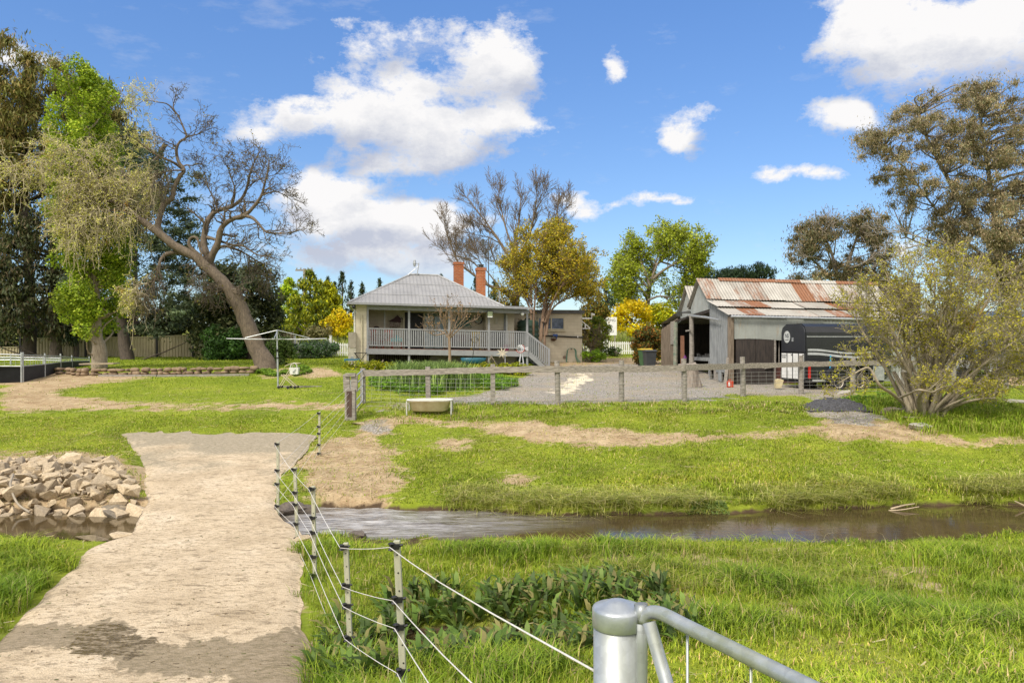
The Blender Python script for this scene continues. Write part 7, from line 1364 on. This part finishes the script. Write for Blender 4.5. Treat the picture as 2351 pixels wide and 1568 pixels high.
gum('huge brown tinged gum tree reaching past the right picture edge', 2325, 44, [([(2325,830,0),(2322,760,0),(2318,700,0),(2305,620,0),(2290,540,0),(2275,440,1),(2262,340,1),(2250,270,1)],.5),([(2312,650,0),(2260,590,.5),(2200,540,1),(2140,470,1.5),(2080,390,1.5),(2030,340,1.5)],.12),([(2300,600,0),(2230,500,1),(2170,400,1),(2120,300,1),(2110,250,1)],.22),([(2318,700,0),(2360,600,1),(2420,480,1)],.3),([(2300,640,0),(2220,600,1),(2140,570,1.5),(2080,545,1.5)],.12),([(2320,690,0),(2250,650,-1),(2180,640,-1)],.12)],
    [([(1978,330),(2000,300),(2050,270),(2070,240),(2110,215),(2150,222),(2200,195),(2235,185),(2290,210),(2340,240),(2420,260),(2430,420),(2330,430),(2250,420),(2190,450),(2120,440),(2060,420),(2010,390),(1985,360)],230),([(2060,440),(2130,430),(2220,420),(2330,420),(2440,420),(2440,680),(2330,690),(2220,640),(2160,570),(2090,540),(2070,490)],280),([(2230,640),(2330,660),(2430,660),(2430,720),(2300,715)],24)], 0, .18, 8.5, [(.34,.28,.15),(.40,.32,.19),(.28,.27,.14),(.22,.23,.12),(.46,.35,.21)], .4,
    [([(2170,560,-1),(2110,545,-2),(2060,530,-2),(2010,535,-2)],.05),([(2120,560,-1),(2070,575,-2),(2040,600,-2)],.05)], rr=(.35,.75))
# the big half bare shrub on the bank
def bank_shrub():
    D = 20.4; g = gp(2118, D); T = Tree(); A = dict(kids=[7,6,4], ang=40, ratio=.58, wander=.20, up=(0,0,.07), seg=.16, rmin=.0055, rr=.55, t0=.18, leaflev=1); M = []
    ends = [(1960,700),(2000,665),(2040,640),(2075,620),(2105,590),(2140,600),(2175,600),(2210,610),(2250,615),(2290,640),(2320,680),(2345,720),(2370,760),(2385,800),(2390,840),(1975,740),(2050,690),(2130,650),(2200,660),(2270,690),(2310,770),(2160,700),(2090,680),(2230,720),(2015,720),(2290,740),(2340,830)]
    for v, y in ends:
        d = random.uniform(-2.0, 2.0); bx = 2118+random.uniform(-30, 40); sx = (v-2118); mid = (bx+sx*.36+random.uniform(-10,10), 950-(950-y)*.42); q = (bx+sx*.75, 950-(950-y)*.80)
        p0 = gp(bx, D+d*.10); M.append(T.limb([p0+Vector((0,0,-.1)), at(mid[0], mid[1], D+d*.4), at(q[0], q[1], D+d*.8), at(v, y, D+d)], random.uniform(.05,.095), .012, 13))
    for l, r in M: T.sprout(l, r, 12, .85, 2, A, .3, 1, (0,0,.15), .42)
    low = [([(2090,940),(2050,905),(2020,885),(2000,850),(1985,845),(1950,865),(1925,880)],.06,-1),([(2150,935),(2200,900),(2240,880),(2270,860),(2300,845),(2350,848)],.07,-.6),([(2160,945),(2210,925),(2260,915),(2285,914)],.075,-1.2),([(2060,915),(2085,905),(2110,895),(2140,900),(2160,890),(2190,885)],.045,-1.6),([(2140,950),(2180,930),(2230,910),(2260,908)],.06,-.8),([(2118,960),(2110,915),(2125,890)],.14,-1.2)]
    for pts, r0, d in low: n = len(pts); l, r = T.limb([at(v, y, D+d*min(1, i/2)) for i, (v, y) in enumerate(pts)], r0, .015); M.append((l, r)); T.sprout(l, r, 7, .7, 2, A, .5, 1, (0,0,.3), .4)
    for k in range(16): bx = 2118+random.uniform(-26,36); p0 = gp(bx, D+random.uniform(-.3,.3)); T.limb([p0+Vector((0,0,-.1)), p0+Vector(((bx-2118)*.006,random.uniform(-.2,.2),.5)), p0+Vector(((bx-2118)*.016+random.uniform(-.3,.3),random.uniform(-.4,.4),1.3))], random.uniform(.06,.12), .03, 9)
    branch_tree('bank_shrub', 'large many stemmed shrub with bare twigs and tiny yellow green buds', g, T, BK_SHRUB, 2.6, .065, [(.50,.46,.035),(.40,.38,.03),(.56,.49,.08),(.30,.30,.03)], cat='shrub', jit=.035)
bank_shrub()
# little bare garden tree with tan seed heads, and the far right twiggy one
def small_tree():
    D = 32.2; g = gp(1036, D); T = Tree(); A = dict(kids=[5,4], ang=36, ratio=.6, wander=.16, up=(0,0,.12), seg=.2, rmin=.006, rr=.55, leaflev=0); l, r = T.limb([g-Vector((0,0,.2)), at(1033,830,D), at(1032,790,D), at(1031,772,D)], .085, .05)
    for pts in ([(1032,780),(1020,765),(1003,757),(990,745)],[(1031,772),(1015,740),(1010,715)],[(1031,775),(1036,740),(1033,700)],[(1032,778),(1050,760),(1068,745),(1082,735)],[(1032,774),(1048,740),(1055,715)],[(1032,776),(1022,750),(1025,715)],[(1032,776),(1045,755),(1075,720)],[(1020,765),(1000,770),(985,765)]):
        d = random.uniform(-.9,.9); n = len(pts); l, r = T.limb([at(v, y, D+d*i/n) for i, (v, y) in enumerate(pts)], .035, .008); T.sprout(l, r, 6, .7, 1, A, .3, 1, (0,0,.4), .5)
    branch_tree('garden_tree', 'small bare garden tree with tan seed heads before the verandah', g, T, bark_mat('tan_bark', (.34,.24,.16), (.20,.14,.09)), 1.3, .085, [(.42,.25,.10),(.34,.20,.08),(.25,.17,.07)], jit=.05, tmin=.5)
small_tree()
def wing_shrub():
    D = 42.5; g = gp(1348, D); T = Tree(); A = dict(kids=[5,4], ang=32, ratio=.6, wander=.14, up=(0,0,.08), seg=.25, rmin=.008, rr=.55, leaflev=0)
    for k in range(9): a = random.uniform(-1,1); T.sprout(*T.limb([g-Vector((0,0,.1)), g+Vector((a*.5,random.uniform(-.3,.3),.7)), g+Vector((a*1.2,random.uniform(-.6,.6),1.5+random.random()*.6))], .03, .008), 7, .7, 1, A, .3, 1, (0,0,.3), .5)
    branch_tree('twiggy_shrub', 'thin twiggy shrub with few leaves beside the wing corner', g, T, BK_BARE, .8, .10, [(.25,.22,.03),(.20,.24,.03)], cat='shrub')
wing_shrub()
# ------------------------------------------------------------------ grass, weeds, litter (uncountable)
def on_path(X, D):
    l, r = path_lr(np.clip(D, 3.2, 30)); m = np.minimum(X-l, r-X)+(fbm(X*3, D*3, 201)-.5)*.75; return (m > -.02) & (D < 19.3+(fbm(X*2.5, D*2.5, 203)-.5)*.9)
def blades(name, label, X, D, h, wd, pal, wts=None, lean=.35, dz=0, bend=.5, segs=2, tint=None):
    n = len(X); Z = height(X, D*S)+dz; a = rng.random(n)*2*np.pi; d = np.stack([np.cos(a), np.sin(a), np.zeros(n)], 1); s = np.stack([-np.sin(a), np.cos(a), np.zeros(n)], 1)
    hh = h*(.55+.9*rng.random(n)); ln = hh*lean*(.3+1.2*rng.random(n)); B = np.stack([X, D*S, Z-.01], 1); w_ = (wd*(.7+.6*rng.random(n)))[:, None] if np.ndim(wd) else np.full((n,1), wd)*(.7+.6*rng.random((n,1)))
    up = np.array([[0,0,1.]]); cols = palette(n, pal, wts, .16)
    if tint is not None: cols = np.clip(cols*tint, .004, .95)
    if segs == 1:
        V = np.stack([B-s*w_/2, B+s*w_/2, B+up*hh[:, None]+d*ln[:, None]], 1).reshape(-1, 3); F = [np.arange(3*n).reshape(-1, 3)]; c = np.repeat(cols, 3, 0)
    else:
        m = B+up*(hh*.62)[:, None]+d*(ln*.35)[:, None]; t = B+up*(hh*(1-.25*bend))[:, None]+d*(ln*(1+bend))[:, None]
        V = np.stack([B-s*w_/2, B+s*w_/2, m+s*w_*.38, m-s*w_*.38, t], 1).reshape(-1, 3); i = np.arange(n)*5; F = [np.stack([i, i+1, i+2, i+3], 1), np.stack([i+3, i+2, i+4], 1)]; c = np.repeat(cols, 5, 0)
    o = link(name, np_mesh(name, V, F, c), GRASS); tag(o, label, 'grass', kind='stuff'); return o
def scatter(n, d0, d1, pw=0., lim=.86, xr=None):
    u = rng.random(n); D = d0*(d1/d0)**u if pw == 1 else d0+(d1-d0)*u; X = (rng.random(n)*2-1)*(lim*D+3.2) if xr is None else xr[0]+(xr[1]-xr[0])*rng.random(n); return X, D
def thin(X, D, keep_bare=.08, extra=None):
    Z = height(X, D*S); z = zones(X, D, Z); bare = np.clip(z['dirt']*1.0+z['gravel']*1.4+z['cream']*1.5+.85*z['wet']*(D < 12), 0, 1)
    k = (rng.random(len(X)) < 1-bare*(1-keep_bare)) & ~on_path(X, D) & (Z > .02)
    if extra is not None: k &= extra(X, D, Z)
    return X[k], D[k], Z[k]
G1 = [(.19,.30,.018),(.25,.355,.024),(.125,.215,.016),(.33,.38,.06),(.46,.39,.17)]; W1 = [.36,.28,.22,.08,.06]
def patch(X, D, s=.5, seed=301): return fbm(X*s, D*s, seed)
# near banks: long soft grass
def near(X, D, Z): return patch(X, D, .8, 305)+rng.random(len(X))*.5 > .50
X, D = scatter(430000, 2.4, 11.3, 0); X, D, Z = thin(X, D, .10, near); tall = np.clip((fbm(X*1.1, D*1.1, 311)-.40)*3, 0, 1); mown = np.clip((6.6-D)/1.2, 0, 1)*np.clip((X-.55-.25*D+1.2)/.6, 0, 1)
h = (.085+.15*tall)*(1-.62*mown); edge = np.exp(-((D-10.6)/.45)**2); h = h*(1-.55*edge)*np.where((X < -3.5) & (D > 9.8), .6, 1); pv = patch(X,D,1.3,331)-.5; tint = np.stack([1+.45*mown+1.1*pv+.15*(1-tall), 1+.28*mown+.7*pv, 1+.4*mown+.6*pv], 1)
blades('near_grass', 'long lush grass on the near bank', X, D, h, .0075+.004*tall, G1, W1, .55, tint=tint)
k = rng.random(len(X)) < .010; blades('dry_stalks', 'thin dry stalks and seed heads among the near grass', X[k], D[k], np.full(k.sum(), .17), .004, [(.50,.42,.20),(.40,.33,.15),(.56,.50,.28)], None, .6)
# far bank, mid paddock
X, D = scatter(300000, 12.4, 21.5, 0); X, D, Z = thin(X, D, .10, lambda X, D, Z: (Z > .10) & (patch(X, D, .9, 341)+rng.random(len(X))*.6 > .40)); bank = np.exp(-((D-13.75)/.55)**2)*(X > -1.5); clump = np.clip((fbm(X*.9, D*1.6, 351)-.45)*5, 0, 1)
h = .035+.05*np.clip((fbm(X*.9, D*.9, 352)-.35)*2, 0, 1)+.10*bank*(.2+clump*1.0); dry = np.clip((fbm(X*.45, D*.7, 353)-.5)*4, 0, 1)[:, None]
blades('far_bank_grass', 'short paddock grass beyond the creek, longer at the water edge', X, D, h, .013+.006*bank, [(.22,.30,.016),(.29,.36,.022),(.155,.235,.016),(.40,.39,.08),(.50,.42,.17)], [.33,.30,.2,.11,.06], .7, tint=(1+dry*np.array([[.25,.08,.3]]))*(1+1.0*(patch(X,D,1.1,355)-.5))[:, None])
# lawns
X, D = scatter(170000, 20, 52, 1, .85); X, D, Z = thin(X, D, .05)
blades('lawn_grass', 'mown green lawns around the house and under the trees', X, D, .03+.0016*D*(fbm(X*.5, D*.5, 361)), .0012*D, [(.215,.30,.014),(.28,.35,.02),(.16,.24,.014),(.37,.38,.05)], [.36,.32,.22,.10], .6, segs=1)
X, D = scatter(60000, 52, 118, 1, .85); Z = height(X, D*S)
blades('meadow_grass', 'tall pale meadow grass rising beyond the fences', X, D, np.full(len(X), .5), .0016*D, [(.22,.28,.04),(.30,.33,.08),(.38,.35,.14)], None, .4, segs=1)
# arching sedge tufts along the far water edge
C = []
for k in range(330):
    x = random.uniform(-1.2, 11.5); cf = np.interp(x, CFX, CFD); C.append((x, cf+random.uniform(.06, .28)+random.random()**2*.9))
C = np.array(C); wgt = fbm(C[:, 0]*.6, C[:, 1]*0, 371) > .40; C = C[wgt]; q = np.repeat(C, 30, 0); X = q[:, 0]+rng.normal(size=len(q))*.07; D = q[:, 1]+rng.normal(size=len(q))*.06
blades('bank_sedge', 'arching pale sedge tufts hanging over the far water edge', X, D, np.full(len(X), .22), .014, [(.36,.40,.06),(.46,.46,.12),(.25,.31,.05),(.60,.53,.25)], [.35,.3,.2,.15], 1.1, bend=1.3)
# dark muddy roots and rushes
q = np.repeat(np.array([(random.uniform(.5,4.6), random.uniform(7.6,10.0)) for _ in range(120)]), 30, 0); X = q[:, 0]+rng.normal(size=len(q))*.09; D = q[:, 1]+rng.normal(size=len(q))*.08
blades('grass_tussocks', 'darker coarse tussocks on the near bank', X, D, np.full(len(X), .20), .010, [(.17,.25,.014),(.25,.31,.025),(.36,.34,.10)], None, .8, bend=1.0)
q = np.repeat(np.array([(random.uniform(-9.5,-5.6), random.uniform(8.6,10.3)) for _ in range(70)]+[(random.uniform(-3,4.6), random.uniform(9.8,10.6)) for _ in range(22)]), 36, 0); X = q[:, 0]+rng.normal(size=len(q))*.12; D = q[:, 1]+rng.normal(size=len(q))*.12; X, D, Z = thin(X, D, .3)
blades('water_edge_grass', 'fresh bright grass tufts at the near water edge', X, D, np.where(X < -4, .17, .13), .011, [(.30,.40,.02),(.38,.46,.035),(.22,.31,.018)], None, .8, bend=.8)
q = np.repeat(np.array([((random.uniform(2030,2420)-1175.5)/1568*20, random.uniform(18.2,23.4)) for _ in range(240)]), 40, 0); X = q[:, 0]+rng.normal(size=len(q))*.16; D = q[:, 1]+rng.normal(size=len(q))*.16; X, D, Z = thin(X, D, .15)
blades('rank_grass', 'rank bright green grass round the big shrub', X, D, np.full(len(X), .26), .018, [(.25,.37,.02),(.32,.43,.03),(.19,.29,.016),(.42,.42,.10)], None, .6, bend=.9)
# fence-line weeds
q = np.repeat(np.array([((random.uniform(840,1960)-1175.5)/1568*22, random.uniform(20.6,22.9)) for _ in range(300)]), 24, 0); X = q[:, 0]+rng.normal(size=len(q))*.16; D = q[:, 1]+rng.normal(size=len(q))*.12; X, D, Z = thin(X, D, .2)
blades('fence_weeds', 'rough weeds and cut grass along the paddock fence', X, D, np.full(len(X), .12), .02, [(.20,.30,.016),(.28,.35,.03),(.44,.36,.17),(.55,.44,.23)], [.4,.3,.2,.1], .9, bend=1.0)
# tall iris leaves and green ground cover in the garden bed
X = np.concatenate([(rng.normal(size=2600)*24+v-1175.5)/1568*d for v, d in ((948,27.5),(1000,27.0),(1030,27.3))]); D = np.concatenate([d+rng.normal(size=2600)*.55 for d in (27.5,27.0,27.3)])
blades('iris_leaves', 'tall blue green iris leaves in the garden bed', X, D, np.full(len(X), .85), .035, [(.18,.27,.08),(.24,.34,.10),(.30,.40,.10),(.12,.19,.05)], None, .25, bend=.6)
def cover(name, label, poly, dlo, dhi, n, hmax, size, pal, dens_seed):
    d = dlo+(dhi-dlo)*rng.random(n*4); v = poly[0]+(poly[1]-poly[0])*rng.random(n*4); X = (v-1175.5)/1568*d; lim = fbm(X*.7, d*.7, dens_seed); ev = (v-(poly[0]+poly[1])/2)/(poly[1]-poly[0])*2; ed = (d-(dlo+dhi)/2)/(dhi-dlo)*2; k = (lim > .36) & (ev**2+ed**2+1.4*(fbm(X*1.3, d*1.3, dens_seed+5)-.5) < .95); X, d = X[k][:n], d[k][:n]; Z = height(X, d*S); hh = hmax*np.clip(fbm(X*1.1, d*1.1, dens_seed+1)*1.5-.1, .1, 1)
    C = np.stack([X, d*S, Z+hh*rng.random(len(X))**.6], 1); o = leaf_object(name, None, C, rand_dirs(len(X))*.6+np.array([0,-.2,.8]), size, palette(len(X), pal)); tag(o, label, 'ground cover', kind='stuff')
cover('garden_ground_cover', 'low bright green ground cover filling the garden bed', (845,1190), 24.6, 30.5, 16000, .42, .10, [(.12,.24,.014),(.17,.31,.02),(.08,.17,.012)], 401)
cover('trunk_ground_cover', 'green creeping plants round the foot of the leaning trunk', (580,720), 30.5, 33.5, 4200, .22, .09, [(.13,.24,.015),(.18,.28,.02),(.10,.18,.015)], 411)
cover('bank_ground_cover', 'leafy green weeds between the fence and the big shrub', (1930,2110), 21.5, 24.4, 2600, .25, .09, [(.11,.22,.015),(.16,.29,.02),(.08,.15,.012)], 421)
cover('watercress', 'pale green watercress floating at the far water edge', (1570,1690), 12.35, 13.0, 2600, .10, .035, [(.20,.30,.07),(.26,.36,.11),(.14,.24,.05)], 431)
# dock weeds round the bog: broad dark leaves
def docks():
    P, Nn, sz, upv = [], [], [], []; spots = [(random.uniform(-1.5,1.7), random.uniform(5.9,8.4)) for _ in range(330)]+[(random.uniform(-1.9,-.6), random.uniform(6.0,7.6)) for _ in range(40)]
    VV, cc = [], []
    for x, d in spots:
        z = float(height(np.array([x]), np.array([d*S]))[0])
        if z < .0 or on_path(np.array([x+.1]), np.array([d]))[0]: continue
        for j in range(random.randint(6, 11)):
            a = random.uniform(0, 6.283); L_ = random.uniform(.17,.36); el = random.uniform(.5,1.35); w_ = L_*random.uniform(.13,.2); dx = np.array([math.cos(a), math.sin(a), 0]); sx = np.array([-math.sin(a), math.cos(a), 0]); b0 = np.array([x+random.uniform(-.03,.03), d*S+random.uniform(-.03,.03), z])
            p = [b0, b0+dx*L_*.4*math.cos(el)+UPV*L_*.45*math.sin(el), b0+dx*L_*.75*math.cos(el)+UPV*L_*.75*math.sin(el), b0+dx*L_*(1.05*math.cos(el)+.12)+UPV*L_*.85*math.sin(el)]
            col = palette(1, [(.085,.15,.025),(.12,.20,.035),(.17,.25,.05),(.24,.22,.08),(.07,.11,.03)])[0]
            VV += [p[0]-sx*.004, p[0]+sx*.004, p[1]+sx*w_*.5-UPV*.01, p[1]-sx*w_*.5+UPV*.012, p[2]+sx*w_*.42, p[2]-sx*w_*.42+UPV*.012, p[3]]; cc += [col]*7
    V = np.array(VV); n = len(V)//7; i = np.arange(n)*7; o = link('dock_weeds', np_mesh('dock_weeds', V, [np.stack([i,i+1,i+2,i+3],1), np.stack([i+3,i+2,i+4,i+5],1), np.stack([i+5,i+4,i+6],1)], np.array(cc)), LEAF); tag(o, 'broad leaved dock weeds crowding the boggy hollow', 'weeds', kind='stuff')
docks()
# straw and cut stalks on the ground, clods
def litter():
    X, D = scatter(26000, 12.6, 27, 0); Z = height(X, D*S); z = zones(X, D, Z, 1.6); k = (rng.random(len(X)) < np.clip(z['dirt']*.9+.10, 0, 1)) & (Z > .12) & ~on_path(X, D); X, D, Z = X[k], D[k], Z[k]
    X2, D2 = scatter(2600, 5.0, 11, 0); Z2 = height(X2, D2*S); k2 = (Z2 > .05) & ~on_path(X2, D2); X, D, Z = np.concatenate([X, X2[k2]]), np.concatenate([D, D2[k2]]), np.concatenate([Z, Z2[k2]])
    n = len(X); a = rng.random(n)*np.pi; L_ = (.05+.22*rng.random(n)**2.5)*np.clip(D/16, .28, 1); d = np.stack([np.cos(a), np.sin(a), rng.normal(size=n)*.12], 1)*L_[:, None]; s = np.stack([-np.sin(a), np.cos(a), np.full(n,.3)], 1)*.005; B = np.stack([X, D*S, Z+.015+.02*rng.random(n)], 1)
    V = np.stack([B-d-s, B+d-s, B+d+s, B-d+s], 1).reshape(-1, 3); o = link('straw_litter', np_mesh('straw_litter', V, [np.arange(4*n).reshape(-1, 4)], np.repeat(palette(n, [(.55,.44,.26),(.45,.35,.20),(.62,.53,.34),(.30,.22,.12)]), 4, 0)), GRASS); tag(o, 'scattered dry straw and stalks on the paddock', 'straw', kind='stuff')
    # debris on the ford
    D = 4.8+14.4*rng.random(1500)**1.3; l, r = path_lr(D); X = l+(r-l)*rng.random(1500); Z = zpath(D)+.035+(fbm(X*.9, D*.9, 71)-.5)*.05; n = len(X); a = rng.random(n)*np.pi; L_ = .006+.03*rng.random(n)**4; d = np.stack([np.cos(a), np.sin(a)*.6, np.zeros(n)], 1)*L_[:, None]; s = np.stack([-np.sin(a), np.cos(a), np.full(n,.2)], 1)*(.003+.005*rng.random(n))[:, None]; B = np.stack([X, D*S, Z], 1)
    V = np.stack([B-d-s, B+d-s, B+d+s, B-d+s], 1).reshape(-1, 3); o = link('leaf_debris', np_mesh('leaf_debris', V, [np.arange(4*n).reshape(-1, 4)], np.repeat(palette(n, [(.10,.065,.03),(.16,.11,.05),(.36,.28,.16),(.12,.14,.04)]), 4, 0)), GRASS); tag(o, 'bits of dead leaf and grass on the concrete ford', 'debris', kind='stuff')
litter()
